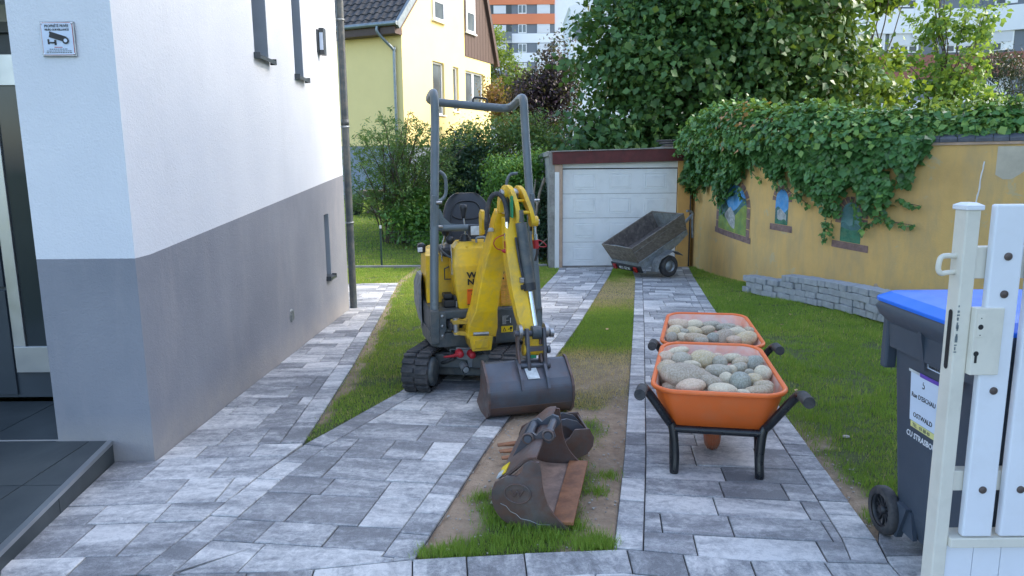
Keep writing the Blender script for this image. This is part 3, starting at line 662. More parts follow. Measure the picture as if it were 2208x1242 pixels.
mb.add([(-9, 3.75, -0.6), (-9, 9.06, -0.6), (-9, 9.06, 6.2), (-9, 3.75, 6.2)], [(0, 1, 2, 3)])
mb.build('wall', 'stucco', house, world=True, recalc=False)
MB().box((-9.2, 3.45, 6.2), (-1.75, 9.3, 6.42)).build('roof', 'anthracite', house, world=True)
for o, wn in zip(ops, ('upper', 'upper', 'low')):
    rv = reveal(MB(), SP_, o, 0.20).build('window', 'jamb_grey', house, world=True, recalc=False)
    a, b, c, d = o
    mb = MB(); mb.box((hx(a)-0.26, a, c), (hx(a)-0.19, a+0.045, d)).box((hx(a)-0.26, b-0.045, c), (hx(a)-0.19, b, d)).box((hx(a)-0.26, a+0.046, c), (hx(a)-0.19, b-0.046, c+0.045))
    mb.build('frame', 'anthracite', rv, world=True)
    MB().box((hx(a)-0.235, a+0.04, c+0.04), (hx(a)-0.225, b-0.04, d)).build('pane', 'glass_dark', rv, world=True)
    s = MB()
    s.prism([(hx(a)+0.05, c-0.004), (hx(a)+0.05, c-0.034), (hx(a)+0.045, c-0.034), (hx(a)+0.045, c-0.008), (hx(a)-0.19, c+0.014), (hx(a)-0.19, c+0.02)], a-0.015, b+0.015, 'x')
    # the profile lies in XZ and runs along Y: swap the coordinates the prism helper gives
    s.v = [Vector((p[1], p[0], p[2])) for p in s.v]
    s.box((hx(a)+0.0, a-0.022, c-0.036), (hx(a)+0.052, a-0.012, c+0.012)); s.box((hx(a)+0.0, b+0.012, c-0.036), (hx(a)+0.052, b+0.022, c+0.012))
    s.build('sill', 'anthracite', rv, world=True)
# round vent in the plinth
vx = hx(6.5); mb = MB(); mb.lathe([(0.0, 0.012), (0.03, 0.012), (0.052, 0.010), (0.064, 0.0)], (vx, 6.5, 0.09), 'x', 20)
for i in range(-3, 4): mb.box((vx+0.011, 6.5-0.045, 0.09+i*0.014-0.003), (vx+0.017, 6.5+0.045, 0.09+i*0.014+0.003))
mb.build('vent_grille', 'galvanised', house, world=True)
# front door in its recess
dr = MB().box((-4.5, 4.44, 0.0), (-2.52, 4.5, 2.30)).build('door', 'door_panel', house, world=True)
for z0, z1 in ((0.02, 0.70), (0.72, 1.34), (1.36, 2.10)): MB().box((-4.3, 4.425, z0), (-3.18, 4.439, z1)).build('panel', 'door_panel', dr, world=True, bevel=0.004)
mb = MB(); mb.box((-3.16, 4.415, 0.34), (-3.085, 4.439, 1.94)).box((-3.16, 4.413, 0.17), (-2.56, 4.439, 0.34)).box((-3.9, 4.413, 1.94), (-2.56, 4.439, 2.12)).box((-2.62, 4.415, 0.34), (-2.56, 4.439, 1.94))
mb.build('handle_frame', 'stainless', dr, world=True, bevel=0.003)
MB().box((-3.083, 4.43, 0.34), (-2.62, 4.437, 1.94)).build('pane', 'glass_dark', dr, world=True)
MB().box((-4.5, 4.40, 2.24), (-2.52, 4.439, 2.30)).build('frame', 'anthracite', dr, world=True)
# porch slab: riser, metal nosing, tiles
porch = thing('porch', 'low porch step of dark tiles with a pale metal nosing before the front door', 'porch', (-2.3, 3.2, -0.13))
nose = [(-2.205, 3.748), (-2.015, 2.6), (-1.85, 1.6)]
def nx_(y): return np.interp(y, [1.6, 2.6, 3.75], [-1.85, -2.015, -2.205])
mb = MB(); mb.prism([(-4.6, 1.6), (-1.865, 1.6), (-2.03, 2.6), (-2.22, 3.748), (-4.6, 3.748)], -0.4, -0.045, 'z'); mb.build('riser', 'concrete', porch, world=True)
for i, (ya, yb) in enumerate(((3.748, 3.1), (3.094, 2.48), (2.474, 1.62))):
    mb = MB(); off = 0.011
    mb.add([(nx_(ya)-off+0.008, ya, -0.3), (nx_(yb)-off+0.008, yb, -0.3), (nx_(yb)-off+0.008, yb, -0.047), (nx_(ya)-off+0.008, ya, -0.047), (nx_(ya)-off-0.004, ya, -0.3), (nx_(yb)-off-0.004, yb, -0.3), (nx_(yb)-off-0.004, yb, -0.047), (nx_(ya)-off-0.004, ya, -0.047)], [(0, 1, 2, 3), (7, 6, 5, 4), (0, 3, 7, 4), (1, 5, 6, 2), (3, 2, 6, 7)])
    mb.build('riser_tile', 'porch_tile', porch, world=True)
mb = MB()
for i in range(2):
    (xa, ya), (xb, yb) = nose[i], nose[i+1]
    mb.add([(xa, ya, -0.048), (xb, yb, -0.048), (xb, yb, -0.028), (xa, ya, -0.028), (xa-0.03, ya, -0.0275), (xb-0.03, yb, -0.0275)], [(0, 1, 2, 3), (3, 2, 5, 4)])
mb.build('nosing', 'stainless', porch, world=True)
ty = [4.438, 3.745, 3.19, 2.59, 1.99, 1.6]; tx = [-4.6, -4.13, -3.53, -2.93, -2.33, -1.7]
for i in range(len(ty)-1):
    for j in range(len(tx)-1):
        y1_, y0_ = ty[i]-0.003, ty[i+1]+0.003
        x0_ = tx[j]+0.003; xa_, xb_ = min(tx[j+1]-0.003, float(nx_(y1_))-0.032), min(tx[j+1]-0.003, float(nx_(y0_))-0.032)
        if y1_ > 3.76: xa_ = xb_ = min(tx[j+1]-0.003, -2.52)
        if xa_-x0_ < 0.03 and xb_-x0_ < 0.03: continue
        xa_ = max(xa_, x0_+0.01)
        MB().prism([(x0_, y0_), (xb_, y0_), (xa_, y1_), (x0_, y1_)], -0.044, -0.028, 'z').build('tile', 'porch_tile', porch, world=True)
# downpipe at the far corner
dp = thing('downpipe', 'dark grey round downpipe at the far corner of the white and grey house', 'pipe', (-2.03, 9.14, -0.36))
MB().tube([(-2.06, 9.14, 6.1), (-2.06, 9.14, 1.72), (-2.06, 9.14, -0.37)], 0.046, 20).build('pipe', 'machine_grey', dp, world=True)
for z in (3.2, 1.93, 0.74):
    MB().lathe([(0.047, -0.012), (0.052, -0.012), (0.052, 0.012), (0.047, 0.012)], (-2.06, 9.14, z), 'z', 20).box((-2.11, 9.08, z-0.01), (-2.09, 9.12, z+0.01)).build('pipe_clip', 'galvanised', dp, world=True)
MB().lathe([(0.0465, 0), (0.050, 0), (0.050, 0.07), (0.0465, 0.07)], (-2.06, 9.14, 1.95), 'z', 20).build('socket', 'machine_grey', dp, world=True)
# wall lamp
wl = thing('wall_lamp', 'small dark wall lamp with a pale lens high on the white wall', 'lamp', (hx(8.1), 8.1, 2.78))
X0 = hx(8.1); MB().box((X0, 8.04, 2.66), (X0+0.02, 8.2, 2.90)).box((X0+0.02, 8.07, 2.64), (X0+0.075, 8.17, 2.92)).build('housing', 'anthracite', wl, world=True, bevel=0.004)
MB().box((X0+0.028, 8.062, 2.69), (X0+0.066, 8.0695, 2.87)).build('lens', 'paper', wl, world=True)
# surveillance sign
sg = thing('warning_sign', 'small framed private property and video surveillance sign on the white pillar', 'sign', (-2.255, 3.745, 2.087))
MB().box((-2.340, 3.738, 2.003), (-2.170, 3.748, 2.172)).build('plate', 'steel', sg, world=True, bevel=0.003)
MB().box((-2.333, 3.7365, 2.010), (-2.177, 3.7375, 2.165)).build('border', 'red_ink', sg, world=True)
MB().box((-2.331, 3.7355, 2.012), (-2.179, 3.7363, 2.163)).build('face', 'paper', sg, world=True)
FM = lambda x, z, y=3.735, s=1: Matrix.Translation((x, y, z)) @ Matrix.Rotation(R(90), 4, 'X')
text('lettering', 'PROPRIÉTÉ PRIVÉE', 0.0185, 'ink', sg, FM(-2.255, 2.143), align='CENTER', xs=0.80, bold=0.0003)
text('lettering', 'VIDÉO SURVEILLANCE', 0.0135, 'ink', sg, FM(-2.255, 2.127), align='CENTER', xs=0.90, bold=0.0004)
cm = MB()
RM = Matrix.Translation((-2.252, 3.7335, 2.088)) @ Matrix.Rotation(R(18), 4, 'Y')
cm.box((-0.045, -0.001, -0.006), (0.03, 0.001, 0.018), RM); cm.box((-0.048, -0.0012, 0.012), (0.038, 0.001, 0.022), RM)
cm.lathe([(0.0, 0.0), (0.017, 0.0)], (-2.215, 3.7322, 2.079), 'y', 18)
cm.box((-2.305, 3.733, 2.062), (-2.297, 3.735, 2.086)); cm.box((-2.297, 3.733, 2.066), (-2.268, 3.735, 2.073)); cm.box((-2.272, 3.733, 2.058), (-2.262, 3.735, 2.082))
cm.build('camera_picture', 'ink', sg, world=True)
MB().lathe([(0, 0), (0.009, 0)], (-2.215, 3.7316, 2.079), 'y', 16).build('camera_lens', 'paper', sg, world=True)
MB().box((-2.275, 3.7345, 2.046), (-2.235, 3.7352, 2.049)).build('red_line', 'red_ink', sg, world=True)
mb = MB()
for z, a in ((2.037, 0.045), (2.028, 0.06), (2.020, 0.062)):
    x = -2.255-a
    while x < -2.255+a: l = random.uniform(0.006, 0.014); mb.box((x, 3.7345, z), (x+l, 3.7352, z+0.003)); x += l+0.003
mb.build('fine_print', 'ink', sg, world=True)
for x in (-2.330, -2.180):
    for z in (2.014, 2.161): MB().lathe([(0.005, 0), (0.003, -0.003), (0, -0.0035)], (x, 3.7353, z), 'y', 10).build('screw', 'chrome', sg, world=True)

# ================================================================ OCHRE GARDEN WALL
WPTS = [(3.56, 14.6), (3.57, 13.4), (3.65, 12.3), (3.84, 11.2), (4.3, 10.1), (5.06, 9.17), (6.12, 8.5), (7.4, 8.05), (9.0, 7.8)]
_w = np.array(WPTS); _L = np.r_[0, np.cumsum(np.hypot(*np.diff(_w, axis=0).T))]
_s = np.linspace(0, _L[-1], 400); _x = np.interp(_s, _L, _w[:, 0]); _y = np.interp(_s, _L, _w[:, 1])
kk = np.ones(29)/29
_xs = np.convolve(np.pad(_x, 14, 'reflect', reflect_type='odd'), kk, 'valid'); _ys = np.convolve(np.pad(_y, 14, 'reflect', reflect_type='odd'), kk, 'valid')
_tx = np.gradient(_xs, _s); _ty = np.gradient(_ys, _s); _tn = np.hypot(_tx, _ty); _tx /= _tn; _ty /= _tn
def WU(u, z, d=0.0):
    """point on the wall face; d towards the garden (the camera side)"""
    x = np.interp(u, _s, _xs); y = np.interp(u, _s, _ys); tx_ = np.interp(u, _s, _tx); ty_ = np.interp(u, _s, _ty)
    return np.stack(np.broadcast_arrays(x+ty_*d, y-tx_*d, z), -1)
wtop = lambda u: np.interp(u, [0, 3, 6, 10], [1.58, 1.65, 1.67, 1.67])
gw = thing('garden_wall', 'curved ochre rendered garden wall with painted windows and ivy hanging over it', 'wall', (4.3, 10.1, -0.4))
us = np.linspace(0.0, 10.0, 101); mb = MB()
prof = lambda u: [WU(u, -0.9, 0), WU(u, wtop(u), 0), WU(u, wtop(u), -0.24), WU(u, -0.9, -0.24)]
# which side faces the camera: d must be positive towards it
SIDE = 1.0 if np.dot(WU(4.0, 0, 1)[:2]-WU(4.0, 0, 0)[:2], -WU(4.0, 0, 0)[:2]) > 0 else -1.0
_WU = WU
WU = lambda u, z, d=0.0: _WU(u, z, d*SIDE)
mb.loft([[Vector(q) for q in prof(u)] for u in us], smooth=False); o = mb.build('wall', 'ochre_render', gw, world=True)
u = 0.02; i = 0
while u < 9.9:
    wd = random.uniform(0.15, 0.19); zt_ = float(wtop(u)); lift = random.uniform(0, 0.006)
    secs = []
    for uu in (u+0.003, u+wd-0.003):
        secs.append([Vector(WU(uu, zt_+0.006, 0.035)), Vector(WU(uu, zt_+0.045+lift, 0.035)), Vector(WU(uu, zt_+0.10+lift, -0.13)), Vector(WU(uu, zt_+0.05, -0.27)), Vector(WU(uu, zt_+0.006, -0.27))])
    MB().loft(secs, smooth=False).build('coping_tile', 'slate', gw, world=True); u += wd
mb = MB(); mb.loft([[Vector(WU(q, wtop(q)-0.03, 0.022)), Vector(WU(q, wtop(q)+0.004, 0.022)), Vector(WU(q, wtop(q)+0.004, -0.2)), Vector(WU(q, wtop(q)-0.03, -0.2))] for q in us], smooth=False)
mb.build('mortar_bed', 'pinkish_render', gw, world=True)
def patch(name, m, ul, lo, hi, off, label=None, parent=gw):
    """thin layer of paint on the wall between two outlines"""
    V = []; F = []
    for q, a, b in zip(ul, lo, hi):
        V += [WU(q, a, off), WU(q, b, off)]
    for i_ in range(len(ul)-1): F.append((2*i_, 2*i_+2, 2*i_+3, 2*i_+1))
    o = npmesh(name, np.array(V), np.array(F), m, parent)
    if label: o['label'] = label
    return o
simple('mural_sky', (0.06, 0.28, 0.62), 0.7, var=0.25, sc=4, dirt=(0.30, 0.48, 0.65), dirtamt=0.3)
simple('mural_hill', (0.05, 0.13, 0.12), 0.7, var=0.4, sc=6, dirt=(0.10, 0.22, 0.28), dirtamt=0.4)
simple('mural_meadow', (0.26, 0.32, 0.06), 0.7, var=0.35, sc=6, dirt=(0.12, 0.24, 0.10), dirtamt=0.5)
simple('mural_path', (0.45, 0.45, 0.44), 0.7, var=0.35, sc=14, dirt=(0.16, 0.2, 0.2), dirtamt=0.5)
simple('mural_teal', (0.09, 0.22, 0.22), 0.7, var=0.3, sc=5, dirt=(0.22, 0.30, 0.30), dirtamt=0.4)
simple('mural_water', (0.04, 0.17, 0.10), 0.7, var=0.4, sc=9, dirt=(0.12, 0.22, 0.12), dirtamt=0.4)
def arch(u0, u1, z0, zs, zt, n=25):
    ul = np.linspace(u0, u1, n); k_ = (ul-u0)/(u1-u0)*2-1
    return ul, np.full(n, z0), zs+(zt-zs)*np.sqrt(np.clip(1-k_*k_, 0, 1))
def mural(u0, u1, z0, zs, zt, fr, kind, label, slope=0.0):
    ul, lo, hi = arch(u0, u1, z0, zs, zt); lo = lo+slope*(ul-u0); hi = hi+slope*(ul-u0)
    bk = patch('painted_window', {'a': 'mural_sky', 'b': 'mural_sky', 'c': 'mural_teal'}[kind], ul, lo, hi, 0.004, label)
    k_ = (ul-u0)/(u1-u0); H_ = zt-z0
    if kind == 'a':
        patch('painted_hill', 'mural_hill', ul, lo, np.minimum(hi, lo+H_*(0.62+0.18*np.cos(k_*6))), 0.0045, parent=bk)
        patch('painted_meadow', 'mural_meadow', ul, lo, np.minimum(hi, lo+H_*(0.24+0.38*k_**2+0.05*np.sin(k_*9))), 0.005, parent=bk)
        m_ = (k_ > 0.22) & (k_ < 0.66); patch('painted_path', 'mural_path', ul[m_], (lo+H_*(0.18+0.1*np.sin(k_*8)))[m_], (lo+H_*(0.52-abs(k_-0.45)*0.9))[m_], 0.0055, parent=bk)
    elif kind == 'b':
        patch('painted_hill', 'mural_hill', ul, lo, lo+H_*(0.42+0.08*np.sin(k_*7)), 0.0045, parent=bk)
        m_ = (k_ > 0.15) & (k_ < 0.9); patch('painted_house', 'mural_path', ul[m_], (lo+H_*0.12)[m_], (lo+H_*(0.46-abs(k_-0.4)*0.35))[m_], 0.005, parent=bk)
        patch('painted_meadow', 'mural_water', ul, lo, lo+H_*(0.13+0.03*np.sin(k_*11)), 0.0055, parent=bk)
    else:
        patch('painted_shore', 'mural_hill', ul, lo, lo+H_*(0.45+0.04*np.sin(k_*11)), 0.0045, parent=bk)
        patch('painted_water', 'mural_water', ul, lo, lo+H_*(0.30+0.12*np.abs(k_-0.5)), 0.005, parent=bk)
        m_ = (k_ > 0.55) & (k_ < 0.70); patch('painted_tree', 'mural_water', ul[m_], (lo+H_*0.4)[m_], (lo+H_*0.85)[m_], 0.0055, parent=bk)
    # stones of the arch, one by one, and the sill
    n = 9
    cu, ru = (u0+u1)/2, (u1-u0)/2
    for i_ in range(n):
        a0, a1 = math.pi*i_/n+0.03, math.pi*(i_+1)/n-0.03; q = []
        for rr, an in ((1, a0), (1, (a0+a1)/2), (1, a1), (1+fr/ru, a1), (1+fr/ru, (a0+a1)/2), (1+fr/ru, a0)):
            uu = cu+ru*rr*math.cos(an); zz = zs+(zt-zs+fr*(rr > 1))*math.sin(an)+slope*(uu-u0); q.append(WU(uu, zz, 0.006))
        me = bpy.data.meshes.new('painted_stone'); me.from_pydata([tuple(p) for p in q], [], [(0, 1, 4, 5), (1, 2, 3, 4)])
        oo = link('painted_stone', me, gw, 'painted_stone'); I = rootmat(gw).inverted(); me.transform(I)
    if kind == 'a' or kind == 'c':
        nn = 3 if kind == 'a' else 1
        for sd_ in (0, 1):
            for j in range(nn):
                za = zs-(j+1)*(0.17 if kind == 'a' else 0.1)+0.006; zb = zs-j*(0.17 if kind == 'a' else 0.1)-0.006; ua, ub = (u0-fr, u0) if sd_ == 0 else (u1, u1+fr)
                q = np.array([ua, (ua+ub)/2, ub]); patch('painted_stone', 'painted_stone', q, za+slope*(q-u0), zb+slope*(q-u0), 0.006)
    q = np.linspace(u0-fr*1.4, u1+fr*1.4, 12); patch('painted_sill', 'painted_stone', q, z0-0.10+slope*(q-u0), z0-0.005+slope*(q-u0), 0.006)
mural(2.04, 3.08, 0.34, 0.80, 1.15, 0.11, 'a', 'biggest painted arched window with a green valley scene, at the garage end', -0.065)
mural(3.80, 4.06, 0.54, 0.88, 1.06, 0.07, 'b', 'small painted arched window with blue sky and a pale house, between the other two', -0.05)
mural(4.96, 5.24, 0.38, 0.72, 0.92, 0.08, 'c', 'painted arched window with dark water and trees under the hanging ivy', -0.1)
# render repairs: pale filler patch, filled crack
ulp = np.linspace(6.70, 7.6, 12); patch('filler_patch', 'filler', ulp, 1.35+0.12*np.sin(ulp*9)-0.1*(ulp-6.7), np.full(12, 1.615), 0.003)
ulc = np.array([6.54, 6.555, 6.575, 6.59]); 
mb = MB(); pts = []
for i_ in range(12):
    z = 1.44-i_*0.045; uu = 6.575-0.0035*i_+random.uniform(-0.006, 0.006); pts.append(Vector(WU(uu, z, 0.002)))
mb.tube(pts, [0.007+0.004*random.random() for _ in pts], 5); mb.build('filled_crack', 'white_pvc', gw, world=True)
ulp = np.linspace(5.44, 5.56, 5); patch('bare_patch', 'pinkish_render', ulp, np.array([-0.30, -0.34, -0.34, -0.33, -0.28]), np.array([-0.24, -0.16, -0.15, -0.2, -0.22]), 0.003)

# ---- low stack of grey wall blocks in front of it
bs = thing('block_stack', 'low curved stack of grey concrete blocks at the foot of the ochre wall', 'block wall', (4.0, 8.9, -0.36))
bp = np.array([(3.50, 10.42), (3.62, 9.95), (3.86, 9.35), (4.03, 8.8), (4.13, 8.2), (4.17, 7.6), (4.2, 6.9), (4.3, 6.2)]); bL = np.r_[0, np.cumsum(np.hypot(*np.diff(bp, axis=0).T))]
def bpt(s): return np.array([np.interp(s, bL, bp[:, 0]), np.interp(s, bL, bp[:, 1])])
bmesh_cache = {}
for row in range(4):
    s = random.uniform(-0.05, 0.0)+0.06*(row % 2)
    while s < bL[-1]-0.1:
        wd = random.choice([0.08, 0.14, 0.19, 0.24]); mid = min(s+wd/2, bL[-1]); c = bpt(mid); t = bpt(min(mid+0.05, bL[-1]))-bpt(max(mid-0.05, 0)); t /= np.hypot(*t)
        z0 = -0.425+0.0+0.048*(mid); hgt = 0.083
        if row == 3 and (mid < 0.75 or random.random() < 0.04): s += wd; continue
        key = (wd, random.randrange(3))
        if key not in bmesh_cache:
            m_ = MB(); m_.box((-wd/2+0.003, -0.11, 0), (wd/2-0.003, 0.11, hgt-0.004)); bb = bmesh.new()
            me = bpy.data.meshes.new('block'); me.from_pydata([tuple(p) for p in m_.v], [], m_.f); bb.from_mesh(me)
            bmesh.ops.recalc_face_normals(bb, faces=bb.faces); bmesh.ops.bevel(bb, geom=bb.edges[:], offset=0.005, segments=1, affect='EDGES')
            for v_ in bb.verts: v_.co += Vector((random.uniform(-1, 1), random.uniform(-1, 1), random.uniform(-1, 1)))*0.0015
            bb.to_mesh(me); bb.free(); me.materials.append(MATS['wall_block']); bmesh_cache[key] = me
        o = bpy.data.objects.new('block', bmesh_cache[key]); col.objects.link(o); o.parent = bs
        push = random.choice([0, 0, 0, 0.008, -0.006, 0.014, -0.015])
        nrm = np.array([t[1], -t[0]]); nrm = nrm if nrm[0] < 0 else -nrm
        o.location = (c[0]+nrm[0]*push-4.0, c[1]+nrm[1]*push-8.9, z0+row*hgt+0.36); o.rotation_euler = (R(random.uniform(-1, 1)), R(random.uniform(-0.6, 0.6)), math.atan2(t[1], t[0])+R(random.uniform(-2.5, 2.5)))
        s += wd

# ================================================================ GARAGE
ga = thing('garage', 'flat roofed garage with a white sectional door and a dark red fascia', 'garage', (2.1, 14.0, -0.57))
MB().box((0.74, 14.02, -0.8), (0.84, 19.0, 1.70)).box((0.74, 18.9, -0.8), (3.45, 19.0, 1.7)).box((0.742, 14.0, -0.8), (0.842, 14.018, 1.66)).build('side_wall', 'concrete', ga, world=True)
MB().box((0.70, 14.05, 1.60), (3.6, 19.1, 1.70)).build('roof_slab', 'concrete', ga, world=True, bevel=0.01)
mb = MB(); fz = lambda x: 1.445+(x-0.84)*0.020
mb.prism([(0.80, fz(.8)), (3.33, fz(3.33)), (3.33, fz(3.33)+0.235), (0.80, fz(.8)+0.235)], 13.95, 14.0, 'y'); mb.build('fascia', 'fascia_red', ga, world=True, bevel=0.006)
MB().prism([(0.78, fz(.78)+0.24), (3.36, fz(3.36)+0.24), (3.36, fz(3.36)+0.258), (0.78, fz(.78)+0.258)], 13.93, 14.3, 'y').build('roof_edge', 'concrete', ga, world=True)
MB().box((0.845, 13.975, -0.8), (0.93, 14.05, 1.30)).build('white_strip', 'white_pvc', ga, world=True)
MB().box((0.932, 13.985, -0.8), (0.995, 14.1, 1.44)).box((0.845, 13.985, 1.302), (0.93, 14.05, 1.44)).build('door_jamb', 'pinkish_render', ga, world=True)
MB().box((3.235, 13.98, -0.8), (3.50, 14.2, 1.60)).build('pier', 'orange_render', ga, world=True)
MB().tube([(3.475, 13.965, 1.5), (3.475, 13.965, -0.55)], 0.014, 8).build('gutter_pipe', 'ink', ga, world=True)
MB().box((1.0, 14.06, 1.37), (3.23, 14.10, 1.50)).build('lintel', 'garage_white', ga, world=True)
gd = MB().box((0.998, 14.085, -0.60), (3.233, 14.10, 1.37)).build('door', 'ink', ga, world=True)
for i in range(4):
    z0 = -0.535+i*0.472; pn = MB().box((1.004, 14.055, z0), (3.222, 14.084, z0+0.466)).build('door_section', 'garage_white', gd, world=True, bevel=0.004)
    for xc in (1.425, 2.115, 2.805):
        cx0, cx1, cz0, cz1 = xc-0.215, xc+0.215, z0+0.085, z0+0.385
        mb = MB(); a_ = [(cx0, cz0), (cx1, cz0), (cx1, cz1), (cx0, cz1)]; ins = lambda d: [(cx0+d, cz0+d), (cx1-d, cz0+d), (cx1-d, cz1-d), (cx0+d, cz1-d)]
        ring = [[Vector((p[0], y_, p[1])) for p in ins(d)] for d, y_ in ((0.0, 14.0555), (0.008, 14.047), (0.016, 14.053), (0.034, 14.053), (0.044, 14.047), (0.2, 14.047))]
        vs = [q for r_ in ring[:5] for q in r_]; fs = [(i_*4+j, i_*4+(j+1) % 4, (i_+1)*4+(j+1) % 4, (i_+1)*4+j) for i_ in range(4) for j in range(4)]+[(16, 17, 18, 19)]
        mb.add(vs, fs); mb.build('cassette', 'garage_white', ga, world=True)
MB().box((0.998, 14.03, -0.62), (3.232, 14.12, -0.545)).build('threshold', 'concrete', ga, world=True)
# neighbour's tiled lean-to roof behind the garage corner
lt = thing('shed_roof', 'low dark tiled shed roof just behind the right corner of the garage', 'shed', (3.9, 16.2, 0))
mb = MB()
for i in range(5):
    for j in range(3):
        mb.box((3.25+i*0.30, 15.4+j*0.3, 1.80+j*0.06), (3.25+i*0.30+0.28, 15.4+j*0.3+0.34, 1.84+j*0.06))
mb.build('tiles', 'roof_tile_dark', lt, world=True, bevel=0.01)['kind'] = 'stuff'
MB().box((3.2, 15.5, -0.6), (4.8, 17, 1.8)).build('wall', 'concrete', lt, world=True)

# ================================================================ GARDEN EDGING, FENCE, POTS
tag(MB().box((-9, 14.38, -0.75), (0.72, 14.46, -0.545)).build('kerb', 'kerb', None, bevel=0.01), 'pale concrete edging strip between the lawn and the wire fence', 'kerb')
fe = thing('wire_fence', 'low green wire mesh fence with a thin post behind the left lawn', 'fence', (-2.6, 14.5, -0.57))
for x in (-5.3, -2.655, 0.0):
    p = MB().box((x-0.018, 14.49, -0.7), (x+0.018, 14.52, 0.20)).build('post', 'green_wire', fe, world=True)
    MB().box((x-0.02, 14.488, 0.20), (x+0.02, 14.522, 0.26)).build('cap', 'white_pvc', p, world=True)
mb = MB(); 
for i in range(8): mb.tube([(-8, 14.5, -0.5+i*0.09), (0.7, 14.5, -0.5+i*0.09)], 0.0022, 4, False)
x = -8.0
while x < 0.7: mb.tube([(x, 14.5, -0.5), (x, 14.5, 0.14)], 0.0018, 4, False); x += 0.075
mb.build('wire_mesh', 'green_wire', fe, world=True)['kind'] = 'stuff'

def zat(x, y): return float(tz(x, y))
def leaf_blades(name, parent, c, n, h, spread, m='leaf_pot'):
    a = rng.uniform(0, 2*np.pi, n); r_ = rng.random(n)**0.5; lean = rng.uniform(0.1, 1, n)*spread
    bx, by = c[0]+np.cos(a)*r_*0.12, c[1]+np.sin(a)*r_*0.12; hh = rng.uniform(0.4, 1, n)*h
    tip = np.stack([bx+np.cos(a)*lean, by+np.sin(a)*lean, c[2]+hh], 1)
    V = np.stack([np.stack([bx-0.006, by, np.full(n, c[2])], 1), np.stack([bx+0.006, by, np.full(n, c[2])], 1), tip], 1).reshape(-1, 3)
    npmesh(name, V, np.arange(3*n).reshape(-1, 3), m, parent, np.repeat(rng.random(n), 3))
fp = thing('flower_pot', 'dark pot with pale grassy plants by the yellow house wall', 'pot', (-4.55, 21.2, zat(-4.55, 21.2)))
z0 = zat(-4.55, 21.2)
MB().lathe([(0.0, 0), (0.13, 0), (0.19, 0.28), (0.21, 0.28), (0.21, 0.33), (0.18, 0.33), (0.17, 0.27), (0, 0.27)], (-4.55, 21.2, z0)).build('pot', 'pot_dark', fp, world=True)
leaf_blades('plant', fp, (-4.55, 21.2, z0+0.28), 160, 0.6, 0.25)
bb_ = thing('pedestal_bowl', 'wide stone bowl planter on a fluted pedestal behind the left shrub', 'planter', (-4.1, 21.5, zat(-4.1, 21.5)))
z0 = zat(-4.1, 21.5)
MB().lathe([(0, 0), (0.22, 0), (0.22, 0.06), (0.12, 0.10), (0.10, 0.32), (0.16, 0.42), (0.34, 0.56), (0.42, 0.66), (0.40, 0.68), (0.30, 0.58), (0, 0.55)], (-4.1, 21.5, z0)).build('bowl', 'stone_grey', bb_, world=True)
leaf_blades('plant', bb_, (-4.1, 21.5, z0+0.58), 120, 0.25, 0.3)
tp_ = thing('terracotta_pot', 'terracotta pot beside the pedestal bowl', 'pot', (-3.6, 21.3, zat(-3.6, 21.3)))
z0 = zat(-3.6, 21.3)
MB().lathe([(0, 0), (0.14, 0), (0.20, 0.28), (0.23, 0.28), (0.23, 0.36), (0.2, 0.36), (0.18, 0.30), (0, 0.3)], (-3.6, 21.3, z0)).build('pot', 'terracotta', tp_, world=True)
leaf_blades('plant', tp_, (-3.6, 21.3, z0+0.3), 120, 0.35, 0.25)

# ================================================================ YELLOW HOUSE
yo = Vector((-3.62, 25, 0)); e_ = Vector((0.3955, 0.9185, 0)); n_ = Vector((-0.9185, 0.3955, 0)); out_ = Vector((0.9185, -0.3955, 0))
yh = thing('yellow_house', 'pale yellow gabled house with dark roof tiles and brown boarding behind the shrubs', 'house', (-3.62, 25, 0.2))
GP = lambda u, z, d: tuple(yo+e_*u-out_*d+Vector((0, 0, z)))
gops = [(2.06, 2.94, 3.3, 5.18), (3.63, 4.09, 3.5, 5.16), (4.68, 6.36, 3.75, 5.14), (2.14, 2.97, 6.6, 8.1), ]
mb = MB(); cells(mb, GP, [0, 7.05], [2.15, 6.1], gops[:3], 0.2)
gpoly = [(0, 6.1), (7.05, 6.1), (7.28, 6.3), (6.0, 9.45), (3.3, 9.45)]
mb.add([GP(*p, 0) for p in gpoly], [(0, 1, 2, 3, 4)]); mb.add([GP(*p, 5) for p in gpoly], [(0, 1, 2, 3, 4)])
